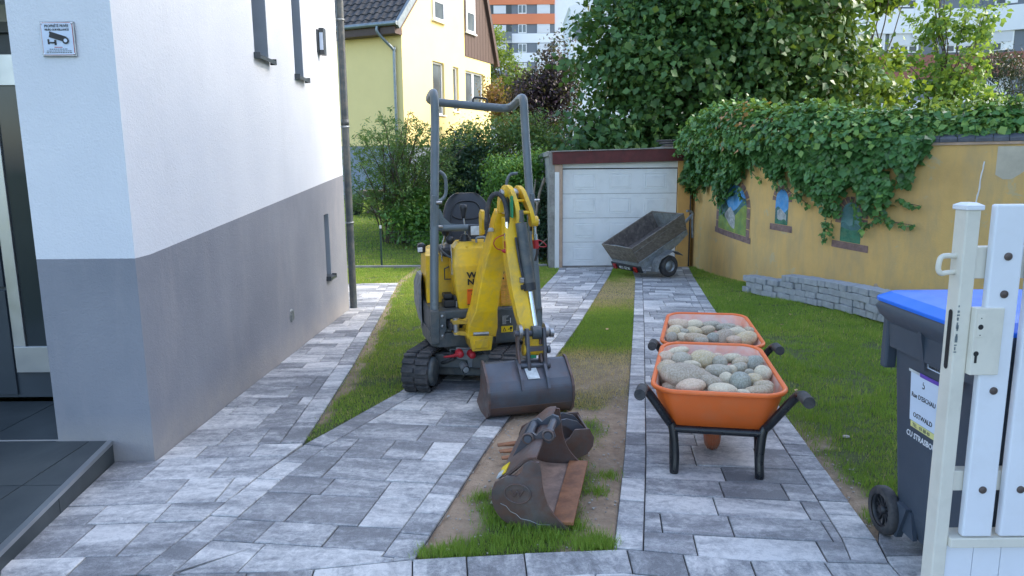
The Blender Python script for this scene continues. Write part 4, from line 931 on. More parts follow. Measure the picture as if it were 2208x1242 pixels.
# left wall and far walls
mb.add([tuple(yo+n_*a+Vector((0, 0, z))) for a, z in ((0, 2.15), (6, 2.15), (6, 6.1), (0, 6.1))], [(0, 1, 2, 3)])
mb.add([tuple(yo+e_*7.05+n_*a+Vector((0, 0, z))) for a, z in ((0, 2.15), (6, 2.15), (6, 6.1), (0, 6.1))], [(0, 1, 2, 3)])
mb.build('wall', 'house_yellow', yh, world=True, recalc=False)
mb = MB(); ba = 0.06
MMh = Matrix.Translation(yo) @ Matrix(((e_.x, n_.x, 0, 0), (e_.y, n_.y, 0, 0), (0, 0, 1, 0), (0, 0, 0, 1)))   # local x along the gable, y along the eaves
mb.box((ba, ba, -0.6), (7.0, 6, 2.145), MMh); mb.build('plinth', 'house_base', yh, world=True)
for o in gops[:3]:
    a, b, c, d = o
    rv = reveal(MB(), GP, o, 0.16).build('window', 'house_yellow', yh, world=True, recalc=False)
    mb = MB(); t = 0.07; D0, D1 = 0.15, 0.09
    def gbox(mb, ua, ub, za, zb, da, db):
        q = [GP(ua, za, da), GP(ub, za, da), GP(ub, za, db), GP(ua, za, db)]; r_ = [GP(ua, zb, da), GP(ub, zb, da), GP(ub, zb, db), GP(ua, zb, db)]
        mb.add(q+r_, [(0, 3, 2, 1), (4, 5, 6, 7), (0, 1, 5, 4), (1, 2, 6, 5), (2, 3, 7, 6), (3, 0, 4, 7)])
    gbox(mb, a+0.002, a+t, c+0.002, d-0.002, D0, D1); gbox(mb, b-t, b-0.002, c+0.002, d-0.002, D0, D1); gbox(mb, a+t, b-t, d-t, d-0.002, D0, D1); gbox(mb, a+t, b-t, c+0.002, c+t, D0, D1)
    if b-a > 1.2: gbox(mb, (a+b)/2-0.11, (a+b)/2+0.04, c+t, d-t, D0, D1-0.01)
    mb.build('frame', 'white_pvc', rv, world=True)
    mb = MB(); gbox(mb, a+t, b-t, c+t, d-t, 0.14, 0.13); mb.build('pane', 'window_glass', rv, world=True)
    mb = MB(); gbox(mb, a-0.04, b+0.04, c-0.05, c, 0.1, -0.05); mb.build('sill', 'white_pvc', rv, world=True)
# brown vertical boards on the far half of the gable, each a part
u = 4.66
while u < 7.30:
    ub = min(u+0.27, 7.42); zt1 = 9.45 if u < 6.0 else 9.45-(u-6.0)*2.46; zt2 = 9.45 if ub < 6.0 else 9.45-(ub-6.0)*2.46; zb = 5.67
    if zt2 > zb+0.1:
        mb = MB(); a1 = [GP(u+0.008, zb, -0.03), GP(ub-0.008, zb, -0.03), GP(ub-0.008, zt2, -0.03), GP(u+0.008, zt1, -0.03)]; a2 = [GP(u+0.008, zb, -0.002), GP(ub-0.008, zb, -0.002), GP(ub-0.008, zt2, -0.002), GP(u+0.008, zt1, -0.002)]
        mb.add(a1+a2, [(0, 1, 2, 3), (0, 4, 5, 1), (1, 5, 6, 2), (2, 6, 7, 3), (3, 7, 4, 0)]); mb.build('plank', 'brown_board', yh, world=True)
    u += 0.27
for (a, b, c, d, sh) in ((2.14, 2.97, 6.62, 8.1, 7.15), (4.75, 5.52, 6.6, 8.4, 7.25)):
    fr_ = MB(); t = 0.08
    gbox(fr_, a, a+t, c, d, 0.0, -0.07); gbox(fr_, b-t, b, c, d, 0.0, -0.07); gbox(fr_, a+t, b-t, c, c+t, 0.0, -0.07); gbox(fr_, a+t, b-t, d-t, d, 0.0, -0.07)
    wv = fr_.build('window', 'white_pvc', yh, world=True)
    mb = MB(); gbox(mb, a+t, b-t, c+t, d-t, -0.01, -0.035); mb.build('pane', 'window_glass', wv, world=True)
    mb = MB(); z = sh+0.1
    while z < d-t: gbox(mb, a+t, b-t, z, min(z+0.055, d-t), -0.035, -0.055); z += 0.062
    mb.build('shutter', 'shutter', wv, world=True)
    mb = MB(); gbox(mb, a-0.05, b+0.05, c-0.06, c, 0.0, -0.12); mb.build('sill', 'white_pvc', wv, world=True)
# roof: near slope of single tiles, far steep slope, verge boards, gutter
sl_ = math.atan2(1.0, 1.0); 
def RP(s, a, h):      # s up the slope from the eave, a along the eave (n_), h off the slope
    return yo+e_*(-0.35+s*math.cos(sl_)-h*math.sin(sl_))+n_*a+Vector((0, 0, 6.03+s*math.sin(sl_)+h*math.cos(sl_)))
mb = MB(); mb.add([tuple(RP(0, -0.12, 0)), tuple(RP(0, 6, 0)), tuple(RP(4.9, 6, 0)), tuple(RP(4.9, -0.12, 0))], [(0, 1, 2, 3)])
mb.add([tuple(yo+e_*7.62-out_*-0.12+Vector((0, 0, 5.75))), tuple(yo+e_*7.62+n_*6+Vector((0, 0, 5.75))), tuple(yo+e_*6.0+n_*6+Vector((0, 0, 9.6))), tuple(yo+e_*6.0-out_*-0.12+Vector((0, 0, 9.6)))], [(0, 1, 2, 3)])
mb.add([tuple(RP(4.9, -0.12, 0)), tuple(RP(4.9, 6, 0)), tuple(yo+e_*6.0+n_*6+Vector((0, 0, 9.6))), tuple(yo+e_*6.0-n_*0.12+Vector((0, 0, 9.6)))], [(0, 1, 2, 3)])
roof = mb.build('roof', 'roof_tile_dark', yh, world=True, recalc=False)
# one tile: a curved pantile
tv = []; nseg = 6
for k_ in range(2):
    for i_ in range(nseg+1):
        x = i_/nseg; hh_ = 0.030+0.028*math.sin(x*2*math.pi+0.6); tv.append((k_*0.40, x*0.30, hh_+(0.030 if k_ == 0 else 0.0)))
for i_ in range(nseg+1): x = i_/nseg; tv.append((0.0, x*0.30, 0.0))
tf = [(i_, i_+1, nseg+2+i_, nseg+1+i_) for i_ in range(nseg)]+[(2*nseg+2+i_, 2*nseg+3+i_, i_+1, i_) for i_ in range(nseg)]
tme = bpy.data.meshes.new('roof_tile'); tme.from_pydata(tv, [], tf); tme.materials.append(MATS['roof_tile_dark'])
O0 = RP(0, 0, 0); ex = (RP(1, 0, 0)-O0); ey = n_; ez = (RP(0, 0, 1)-O0)
TM = Matrix(((ex.x, ey.x, ez.x), (ex.y, ey.y, ez.y), (ex.z, ey.z, ez.z))).to_4x4()
Iy = rootmat(yh).inverted()
for r_ in range(8):
    for c_ in range(13):
        o = bpy.data.objects.new('roof_tile', tme); col.objects.link(o); o.parent = roof
        MM = TM.copy(); MM.translation = RP(-0.03+r_*0.34, 0.02+c_*0.30, 0.012+random.uniform(0, 0.008)); o.matrix_local = Iy @ MM @ Matrix.Rotation(R(random.uniform(-1, 1)), 4, 'Z')
mb = MB(); mb.box((-0.07, -0.14, -0.12), (4.9, -0.02, 0.10), Matrix.Translation(O0) @ TM); mb.build('verge_board', 'zinc', yh, world=True)
mb = MB(); mb.box((0.0, -0.019, -0.30), (4.9, 0.01, -0.03), Matrix.Translation(O0) @ TM); mb.build('verge_board', 'brown_board', yh, world=True)
mb = MB(); fv = Vector((7.70, 0, 5.62)); fe_ = Vector((6.02, 0, 9.62))
q = [yo+e_*fv.x-n_*0.16+Vector((0, 0, fv.z)), yo+e_*fe_.x-n_*0.16+Vector((0, 0, fe_.z)), yo+e_*(fe_.x-0.16)-n_*0.16+Vector((0, 0, fe_.z-0.1)), yo+e_*(fv.x-0.20)-n_*0.16+Vector((0, 0, fv.z-0.05))]
mb.add(q+[p+n_*0.2 for p in q], [(0, 1, 2, 3), (7, 6, 5, 4), (0, 4, 5, 1), (1, 5, 6, 2), (2, 6, 7, 3), (3, 7, 4, 0)]); mb.build('verge_board', 'brown_board', yh, world=True)
gt = MB().tube([tuple(yo-e_*0.48-n_*0.14+Vector((0, 0, 6.05))), tuple(yo-e_*0.48+n_*5.8+Vector((0, 0, 6.05)))], 0.075, 12).build('gutter', 'zinc', yh, world=True)
g0 = yo-e_*0.48+n_*0.62; g1 = yo-e_*0.09+n_*0.25
MB().tube(bez([tuple(g0+Vector((0, 0, 6.0))), tuple(g0+Vector((0, 0, 5.82))), tuple(yo-e_*0.3+n_*0.45+Vector((0, 0, 5.55))), tuple(g1+Vector((0, 0, 5.25))), tuple(g1+Vector((0, 0, 4.9))), tuple(g1+Vector((0, 0, 0.2)))], 5), 0.052, 12).build('downpipe', 'zinc', yh, world=True)
mb = MB(); mb.box((-0.42, -0.02, 5.74), (0.02, 6, 5.96), MMh); mb.build('soffit', 'brown_board', yh, world=True)

# ================================================================ APARTMENT BLOCKS
def flat_block(t, parts, y, proud=0.0):
    for nm, m_, x0, x1, z0, z1, d in parts:
        MB().box((x0, y-d, z0), (x1, y+0.1, z1)).build(nm, m_, t, world=True)
ap = thing('apartment_block', 'distant white apartment block with orange balcony bands behind the yellow house', 'building', (4, 103, 0))
MB().box((-3.1, 103, -2), (14, 118, 34)).build('wall', 'apartment_white', ap, world=True)
for kf in range(-5, 3):
    zb = 21.75+kf*2.55-0.0    # bottom of a window strip
    MB().box((-2.95, 102.94, zb), (6.17, 103.1, zb+1.3)).build('window_strip', 'apartment_grey', ap, world=True)
    if kf in (0, 1): MB().box((-2.95, 102.80, zb-1.35), (6.17, 103.1, zb-0.02)).build('band', 'apartment_orange', ap, world=True)
    else: MB().box((0.3, 102.85, zb-1.25), (6.17, 103.1, zb-0.02)).build('band', 'apartment_white', ap, world=True)
    lg = MB().box((-2.5, 102.90, zb), (0.28, 103.1, zb+1.3)).build('loggia', 'anthracite', ap, world=True)
    MB().box((-2.2, 102.86, zb+0.05), (-0.5, 102.899, zb+1.1)).build('shutter', 'shutter', lg, world=True)
    if kf < 0: MB().box((-2.5, 102.2, zb-1.0), (0.28, 102.3, zb+0.1)).build('railing', 'apartment_grey', lg, world=True)
    for (a, b, open_) in ((1.15, 2.3, kf in (0, -1, -2)), (3.75, 5.5, False)):
        wn = MB().box((a, 102.88, zb+0.02), (b, 102.939, zb+1.2)).build('window', 'white_pvc', ap, world=True)
        if open_ and a < 2:
            MB().box((a+0.1, 102.85, zb+0.15), ((a+b)/2-0.06, 102.879, zb+1.1)).build('pane', 'window_glass', wn, world=True)
            MB().box(((a+b)/2+0.06, 102.85, zb+0.15), (b-0.1, 102.879, zb+1.1)).build('pane', 'window_glass', wn, world=True)
        else: MB().box((a+0.06, 102.85, zb+0.08), (b-0.06, 102.879, zb+1.15)).build('shutter', 'shutter', wn, world=True)
a3 = thing('apartment_block', 'white block with a flat sloping parapet just left of the big tree top', 'building', (9, 80, 0))
MB().box((6.5, 80, -2), (14, 92, 17.6)).prism([(6.5, 17.6), (6.3, 17.9), (14, 20.5), (14, 17.6)], 80, 90, 'y').build('wall', 'apartment_white', a3, world=True)
MB().box((6.9, 79.9, 14.6), (8.0, 80.1, 16.4)).build('window', 'apartment_grey', a3, world=True)
MB().box((8.6, 79.9, 14.6), (9.7, 80.1, 16.4)).build('window', 'apartment_grey', a3, world=True)
a2 = thing('apartment_block', 'nearer white and dark grey apartment block with a rust red band behind the right trees', 'building', (24, 44, 0))
MB().box((15, 44.0, -2), (28.0, 56, 16)).build('wall', 'apartment_grey', a2, world=True)
fc = Matrix.Translation((27.6, 43.98, 0)) @ Matrix.Rotation(R(-33), 4, 'Z')
MB().box((0, 0.0, -2), (6.5, 8, 16), fc).build('wall', 'apartment_grey', a2, world=True)
for (z0, z1, m_) in ((8.82, 10.2, 'apartment_white'), (6.26, 7.62, 'apartment_red'), (3.6, 5.0, 'apartment_white'), (11.6, 13.0, 'apartment_white'), (0.9, 2.3, 'apartment_white')):
    MB().box((15, 43.82, z0), (27.62, 43.99, z1)).build('band', m_, a2, world=True)
    MB().box((0.05, -0.18, z0), (4.2 if m_ != 'apartment_red' else 6.5, -0.002, z1), fc).build('band', m_, a2, world=True)
MB().box((23.6, 43.80, 8.6), (25.0, 43.995, 12.5)).build('band', 'apartment_white', a2, world=True)
for z0 in (2.35, 5.05, 7.70, 10.27):
    for x0 in (17.2, 20.3, 22.3, 25.6) if z0 != 10.27 else (17.2, 21.0, 22.0 ):
        w_ = 1.75; wn = MB().box((x0, 43.93, z0+0.05), (x0+w_, 43.999, z0+1.2)).build('window', 'white_pvc', a2, world=True)
        cut = 0.45 if z0 in (7.70, 10.27) else 0.1
        MB().box((x0+0.07, 43.90, z0+cut), (x0+w_-0.07, 43.929, z0+1.18)).build('shutter', 'shutter', wn, world=True)
        if cut > 0.2:
            for k_ in range(3): MB().box((x0+0.12+k_*0.55, 43.905, z0+0.12), (x0+0.52+k_*0.55, 43.929, z0+0.4)).build('pane', 'glass_dark', wn, world=True)
    wn = MB().box((0.6, -0.07, z0+0.05), (1.7, -0.001, z0+1.2), fc).build('window', 'white_pvc', a2, world=True)
    MB().box((0.67, -0.1, z0+0.5), (1.63, -0.071, z0+1.18), fc).build('shutter', 'shutter', wn, world=True)
    MB().box((0.7, -0.1, z0+0.1), (1.1, -0.071, z0+0.45), fc).build('pane', 'glass_dark', wn, world=True)
# ================================================================ VEGETATION
def norm_(v): return v/np.maximum(np.linalg.norm(v, axis=1, keepdims=True), 1e-9)
def leaves(name, Pt, size, m, parent, nrm=None, jit=0.7, wr=0.62, axis=None, tint=None, fold=0.16, kind='stuff'):
    """folded leaf blades: midrib axis and face normal scattered about the given directions"""
    n = len(Pt)
    if nrm is None: nrm = np.tile([0, 0, 1.0], (n, 1))
    N = norm_(norm_(nrm)+rng.normal(0, jit, (n, 3)))
    if axis is None: axis = rng.normal(0, 1, (n, 3))+np.array([0, 0, -0.6])
    else: axis = axis+rng.normal(0, 0.35, (n, 3))
    A = norm_(axis-N*np.sum(axis*N, 1, keepdims=True)); S = np.cross(N, A)
    L = (size*rng.uniform(0.42, 1.28, n))[:, None]; W = L*wr/2
    f = fold*L
    V = np.stack([Pt, Pt+A*L*0.42-S*W+N*f*0.6, Pt+A*L-N*f*0.5, Pt+A*L*0.42+S*W+N*f*0.6, Pt+A*L*0.48], 1).reshape(-1, 3)
    i = np.arange(n)[:, None]*5
    F = np.concatenate([i+np.array([[0, 4, 2, 1]]), i+np.array([[0, 3, 2, 4]])], 0)
    if tint is None: tint = rng.beta(2, 2.4, n)
    o = npmesh(name, V, F, m, parent, np.repeat(np.clip(tint, 0, 1), 5)); return o
def crown_points(ells, n, shell=0.45, clump=None, cr=0.28):
    """points spread in clumps through a union of ellipsoids, denser towards the outside"""
    vol = np.array([e[3]*e[4]*e[5] for e in ells])**0.75; vol /= vol.sum()
    P_ = []; Nn = []
    nc = clump or max(20, n//45)
    ci = rng.choice(len(ells), nc, p=vol); C_ = np.array(ells)[ci]
    d = norm_(rng.normal(0, 1, (nc, 3))); r_ = rng.random(nc)**shell
    cc = C_[:, :3]+d*C_[:, 3:6]*r_[:, None]
    k = rng.integers(0, nc, n); cs = cr*rng.uniform(0.6, 1.4, nc)
    P_ = cc[k]+rng.normal(0, 1, (n, 3))*cs[k][:, None]*np.array([1, 1, 0.7])
    Nn = d[k]+np.array([0, 0, 0.7])+rng.normal(0, 0.3, (n, 3))
    base = rng.normal(0, 0.12, nc)
    return P_, Nn, base[k]
def limb(mb, a, b, r0, r1, wob=0.1, n=6):
    a, b = Vector(a), Vector(b); pts = [a.lerp(b, i/n)+Vector([random.uniform(-1, 1)*wob*(0 < i < n) for _ in range(3)]) for i in range(n+1)]
    mb.tube(pts, [r0+(r1-r0)*i/n for i in range(n+1)], 7)
def tree(label, base, ells, n, size, m, trunk=0.12, bark='bark', name='tree', cat='tree', wr=0.62, jit=0.7, cr=0.28, shell=0.45, tb=0.45, group=None, limbs=10):
    t = thing(name, label, cat, base, 0, group)
    mb = MB(); c = np.array([e[:3] for e in ells]); top = Vector(c.mean(0)); b0 = Vector(base)
    limb(mb, b0, top, trunk, trunk*0.4, trunk*0.8)
    for _ in range(limbs):
        e = random.choice(ells); q = b0.lerp(top, random.uniform(0.35, 0.95)); d = Vector(norm_(rng.normal(0, 1, (1, 3)))[0])
        limb(mb, q, Vector(e[:3])+Vector((d.x*e[3], d.y*e[4], abs(d.z)*e[5]))*0.75, trunk*0.32, 0.008, 0.1)
    mb.build('trunk', bark, t, world=True)
    P_, Nn, tb_ = crown_points(ells, n, shell, None, cr)
    ti = np.clip(tb+tb_+rng.normal(0, 0.16, n), 0, 1)
    leaves('crown', P_, np.full(n, size), m, t, Nn, jit, wr, None, ti)
    return t
tree('huge dense dark green tree with big leaves rising behind the garage', (5.0, 18.8, -0.5),
     [(2.9, 18.3, 3.6, 1.6, 1.5, 1.9), (2.5, 18.1, 2.0, 1.2, 1.0, 0.95), (3.6, 18.0, 2.1, 1.3, 1.0, 0.8), (4.6, 18.6, 4.4, 2.5, 2.0, 2.4), (3.9, 18.6, 6.3, 2.0, 1.8, 1.7), (6.6, 18.6, 5.2, 2.4, 1.9, 2.3), (7.9, 18.5, 3.7, 1.5, 1.4, 1.2), (6.2, 18.3, 2.9, 2.0, 1.3, 1.1), (8.3, 18.6, 5.2, 0.7, 0.8, 0.9), (5.6, 18.6, 7.4, 2.6, 1.8, 1.6)],
     46000, 0.19, 'leaf_big_tree', 0.22, wr=0.85, cr=0.26, tb=0.42, limbs=26)
tree('yellow green maple branches hanging in front of the white balcony, right of the huge tree', (9.6, 20.5, -0.5),
     [(9.7, 20.3, 6.6, 1.0, 0.8, 1.3), (10.3, 20.3, 5.7, 0.55, 0.5, 0.55), (9.0, 20.3, 3.7, 1.0, 0.7, 0.8), (10.0, 20.2, 3.6, 0.9, 0.7, 0.8), (10.35, 20.2, 3.0, 0.55, 0.6, 0.5), (9.2, 20.0, 2.6, 1.2, 0.7, 0.7)],
     4600, 0.18, 'leaf_yellow', 0.10, wr=0.9, cr=0.17, tb=0.4, limbs=14)
tree('slender light green young tree before the rust red band of the apartment block', (13.0, 22, -0.5),
     [(12.7, 22, 5.4, 0.75, 0.7, 0.8), (13.7, 22, 5.4, 0.6, 0.6, 0.85), (11.8, 22, 4.4, 0.65, 0.5, 0.35), (13.2, 22, 4.2, 1.1, 0.8, 0.9), (12.4, 22, 3.1, 1.2, 0.8, 0.7), (13.9, 22, 3.1, 0.9, 0.8, 0.8), (12.8, 22, 2.2, 1.8, 0.8, 0.6), (12.5, 22, 6.3, 0.45, 0.4, 0.5)],
     5200, 0.17, 'leaf_light', 0.07, wr=0.85, cr=0.16, tb=0.5, limbs=26)
tree('dark blue green conifer at the right edge behind the light young tree', (16.3, 24, -0.5),
     [(16.0, 24, 4.3, 0.8, 0.7, 0.7), (16.6, 24, 3.2, 1.3, 0.8, 1.0), (17.2, 24, 4.0, 0.8, 0.6, 0.8), (16.4, 24, 2.0, 1.7, 0.9, 1.0)], 7500, 0.14, 'leaf_conifer', 0.08, wr=0.3, cr=0.2, limbs=14)
tree('tall dark purple leaved tree between the yellow house and the huge tree', (1.1, 26, 0.3),
     [(1.45, 26, 4.9, 0.55, 0.6, 1.0), (0.6, 26, 3.9, 0.75, 0.7, 0.95), (1.2, 26, 2.9, 1.25, 0.8, 1.5), (1.9, 26, 3.9, 0.7, 0.6, 1.2)], 14000, 0.13, 'leaf_purple', 0.10, wr=0.6, cr=0.2, limbs=14)
tree('sunlit yellow green tree beyond the corner of the yellow house', (-0.1, 34, 0.3),
     [(-0.75, 34, 6.6, 0.55, 0.7, 1.1), (0.0, 34, 5.2, 1.1, 0.9, 1.3), (0.6, 34, 4.2, 1.0, 0.9, 1.5), (-0.4, 34, 4.0, 1.0, 0.9, 1.3)], 8500, 0.16, 'leaf_yellow', 0.10, cr=0.22, tb=0.55)
tree('small rust coloured shrub against the far corner of the yellow house', (-0.4, 27.5, 0.3),
     [(-0.45, 27.5, 4.0, 0.5, 0.5, 0.55), (-0.1, 27.5, 3.3, 0.6, 0.5, 0.6)], 2600, 0.12, 'leaf_rust', 0.05, name='shrub', cat='shrub', cr=0.16)
tree('dark laurel with glossy leaves between the feathery shrub and the clipped hedge', (-1.1, 18.2, -0.2),
     [(-1.2, 18.2, 1.3, 0.75, 0.55, 0.9), (-1.0, 18.0, 0.4, 0.7, 0.5, 0.7), (-1.6, 18.3, 0.7, 0.6, 0.5, 0.8)], 9000, 0.13, 'leaf_laurel', 0.05, name='shrub', cat='shrub', wr=0.42, cr=0.18)
tree('bright green privet hedge growing up to the left wall of the garage', (0.15, 16.2, -0.35),
     [(-0.15, 16.0, 1.15, 0.55, 0.6, 0.55), (0.35, 16.1, 1.3, 0.45, 0.6, 0.5), (0.1, 16.1, 0.3, 0.75, 0.6, 0.9), (0.45, 15.9, 0.1, 0.35, 0.5, 0.75)], 17000, 0.075, 'leaf_hedge', 0.05, name='hedge', cat='hedge', cr=0.13, tb=0.5)
tree('looser pale green shrub rising behind the privet hedge', (0.1, 18.5, -0.2),
     [(-0.6, 18.6, 1.9, 0.9, 0.6, 0.7), (0.2, 18.6, 2.2, 0.9, 0.6, 0.65), (0.9, 18.7, 1.7, 0.7, 0.6, 0.8), (-1.0, 18.9, 2.0, 0.5, 0.5, 0.6)], 9500, 0.10, 'leaf_shrub', 0.05, name='shrub', cat='shrub', cr=0.17, wr=0.45, tb=0.6)
tree('yellow green young shoots between the two shrubs behind the excavator bar', (-1.3, 19.5, 0),
     [(-1.3, 19.5, 1.9, 0.55, 0.5, 0.6), (-0.9, 19.5, 1.3, 0.6, 0.5, 0.8)], 3600, 0.10, 'leaf_yellow', 0.04, name='shrub', cat='shrub', cr=0.15, wr=0.4)
tree('dark evergreen hedge closing the garden behind the shrubs', (-0.5, 21.5, 0.2),
     [(-2.2, 21.5, 0.9, 1.0, 0.5, 1.1), (-0.8, 21.5, 1.1, 1.2, 0.5, 1.3), (0.6, 21.5, 1.3, 1.2, 0.5, 1.5), (2.0, 21, 1.2, 1.2, 0.5, 1.6), (3.2, 21, 1.2, 1.2, 0.5, 1.6)], 13000, 0.14, 'leaf_laurel', 0.06, name='hedge', cat='hedge', cr=0.22)
tree('dark bush beside the left wall of the garage with a bare pale branch', (0.62, 14.95, -0.5),
     [(0.55, 15.0, 0.1, 0.22, 0.35, 0.65), (0.35, 15.0, -0.25, 0.4, 0.3, 0.3), (0.6, 15.1, 0.75, 0.16, 0.3, 0.35)], 5200, 0.07, 'leaf_laurel', 0.03, name='bush', cat='bush', cr=0.1)
tree('low green shrubs rising behind the ivy at the right end of the wall', (9, 12.5, -0.4),
     [(6.4, 12.8, 1.9, 0.9, 0.5, 0.45), (7.6, 12.3, 1.9, 1.0, 0.5, 0.45), (8.8, 11.8, 1.95, 0.9, 0.5, 0.5)], 5200, 0.12, 'leaf_shrub', 0.05, name='shrub', cat='shrub', cr=0.2, tb=0.6)
bb1 = thing('bare_branch', 'bare pale branch forking upwards before the dark bush left of the garage', 'branch', (0.55, 14.7, -0.5))
mb = MB(); mb.tube(bez([(0.50, 14.72, -0.3), (0.50, 14.7, 0.3), (0.56, 14.7, 0.8), (0.68, 14.7, 1.18)], 5), [0.028]*16, 7)
mb.tube(bez([(0.53, 14.7, 0.6), (0.47, 14.7, 0.85), (0.50, 14.7, 1.15)], 5), [0.014]*11, 6); mb.tube(bez([(0.72, 14.6, -0.05), (0.5, 14.55, -0.25), (0.33, 14.5, -0.5)], 4), 0.014, 6)
mb.build('branch', 'bark_pale', bb1, world=True)
# feathery arching shrub on the left
fs = thing('shrub', 'large feathery shrub with arching twigs left of the excavator roll bar', 'shrub', (-2.55, 17.0, -0.35))
mb = MB(); LP = []; LA = []; LT = []
for i in range(430):
    a = rng.uniform(0, 2*np.pi); sp = rng.random()**0.6; hgt = rng.uniform(0.9, 3.1)*(1-0.22*sp); b0 = Vector((-2.6+rng.normal(0, 0.18), 17+rng.normal(0, 0.18), -0.35))
    ex_ = 1.22*sp; end = Vector((b0.x+math.cos(a)*ex_*1.0, b0.y+math.sin(a)*ex_*0.8, -0.35+hgt)); mid = Vector((b0.x+math.cos(a)*ex_*0.35, b0.y+math.sin(a)*ex_*0.3, -0.35+hgt*0.62))
    pts = bez([b0, mid, end, end+Vector((math.cos(a)*0.18, math.sin(a)*0.18, random.uniform(-0.05, 0.12)))], 5)
    if i % 7 == 0: mb.tube(pts, [0.016*(1-j/len(pts))+0.003 for j in range(len(pts))], 5)
    tt = rng.normal(0.45, 0.14)+(0.2 if a < 1.2 and rng.random() < 0.3 else 0)
    for _ in range(46):
        t = rng.uniform(0.32, 1.0)*(len(pts)-1.001); j = int(t); q = pts[j].lerp(pts[j+1], t-j); d = (pts[j+1]-pts[j]).normalized()
        LP.append(np.array(q)+rng.normal(0, 0.035, 3)); LA.append(np.array(d)+rng.normal(0, 0.45, 3)); LT.append(tt+rng.normal(0, 0.1))
mb.build('twigs', 'bark', fs, world=True)['kind'] = 'stuff'
leaves('foliage', np.array(LP), np.full(len(LP), 0.088), 'leaf_shrub', fs, None, 1.0, 0.30, np.array(LA), np.array(LT))
tree('broad leaved green undergrowth at the foot of the feathery shrub', (-2.2, 16.3, -0.4),
     [(-2.3, 16.3, 0.15, 0.55, 0.4, 0.45), (-1.9, 16.2, -0.1, 0.4, 0.35, 0.3), (-2.0, 16.4, 0.5, 0.4, 0.3, 0.4)], 3800, 0.10, 'leaf_hedge', 0.03, name='bush', cat='bush', cr=0.13, tb=0.35)

# ---- ivy over the garden wall
iv = thing('ivy', 'thick ivy mass covering the top of the ochre wall and hanging down its face', 'ivy', (4.0, 10.8, -0.4))
lu = [0, .3, .66, 1.1, 1.52, 2.0, 2.23, 2.5, 2.74, 3.03, 3.3, 3.42, 3.65, 4.03, 4.32, 4.45, 4.53, 4.71, 4.88, 5.0, 5.15, 5.37, 5.56, 5.68, 5.84, 5.93, 6.05, 10]
lz = [.72, .74, .76, .9, .96, .84, .75, .80, .85, 1.09, 1.5, 1.56, 1.17, 1.15, .92, .99, 1.2, .61, .52, .62, .98, .62, .62, .85, .98, 1.46, 1.72, 1.74]
tu = [0, .46, 1.0, 1.59, 2.75, 3.2, 3.47, 4.12, 4.77, 5.38, 5.94, 6.42, 6.9, 7.6, 8.5, 10]
tzp = [1.9, 2.15, 2.38, 2.47, 2.45, 2.30, 2.25, 2.30, 2.18, 2.09, 2.02, 2.02, 2.10, 2.12, 2.1, 2.1]
def ivyset(n, u, z, d, size, out, tint):
    Pt = WU(u, z, d); b = WU(u, z, d+0.1)
    return Pt, norm_(b-Pt)
# hanging sheet in strands
n = 13500; u = rng.uniform(0, 6.0, n)+rng.normal(0, 0.02, n); u = np.clip(u, 0.0, 10); low = np.interp(u, lu, lz)+0.06+(vn(u, u*0, 11, 3)-0.40)*0.34; wt_ = wtop(u)
q = rng.random(n)**0.85; z = low+(wt_+0.1-low)*q
edge = np.clip((z-low)/0.28, 0, 1); keep = (rng.random(n) < 0.22+0.78*edge*(0.75+0.5*vn(u, z, 9, 2))) & (vn(u, z*0.4, 7, 12) > 0.30*(1-edge)+0.12); 
thick = 0.05+0.20*edge*(0.5+vn(u, z, 3, 5)*0.9); d = 0.015+thick*rng.random(n)**0.6
u, z, d = u[keep], z[keep], d[keep]
Pt = WU(u, z, d); Nn = norm_(WU(u, z, d+0.1)-Pt)+np.array([0, 0, 0.55]); ax_ = norm_(WU(u, z, d+0.1)-Pt)*0.25+np.array([0, 0, -1.0])
leaves('hanging_leaves', Pt, np.full(len(u), 0.098), 'leaf_ivy', iv, Nn, 0.38, 0.95, ax_, np.clip(rng.normal(0.36, 0.16, len(u))+0.25*(vn(u, z, 5, 7)-0.5), 0, 0.88), 0.12)
# mound on top of the wall
n = 21000; u = rng.uniform(0.0, 9.9, n); tp_z = np.interp(u, tu, tzp)+(vn(u, u*0, 6, 9)-0.5)*0.16; fr = rng.random(n)
wd_ = np.interp(u, [0, 1, 5, 6, 7, 10], [0.45, 0.62, 0.5, 0.35, 0.3, 0.3]); d = rng.uniform(-1, 1, n); prof_ = np.sqrt(np.clip(1-d*d, 0, 1))
z = (wtop(u)-0.05)+(tp_z-wtop(u)+0.05)*prof_*(0.25+0.75*fr**0.4); dd = d*wd_+np.interp(u, [0, 5.2, 6.0, 10], [-0.13, -0.13, -0.42, -0.42])
Pt = WU(u, z, dd)+rng.normal(0, 0.03, (n, 3)); Nn = (WU(u, z, dd+0.1)-Pt)*0; Nn = norm_(WU(u, z, 1.0)-WU(u, z, 0.0))*d[:, None]*1.0+np.array([0, 0, 1.0])*prof_[:, None]+0.05
rust = (u > 2.6) & (u < 4.0) & (fr > 0.6) & (vn(u, z, 6, 4) > 0.45)
ti = np.clip(rng.normal(0.5, 0.18, n)+(0.15*(u > 5)), 0, 0.9); ti = np.where(rust & (rng.random(n) < 0.22), 1.0, ti)
leaves('crown_leaves', Pt, np.full(n, 0.095), 'leaf_ivy', iv, Nn, 0.5, 0.9, None, ti, 0.12)
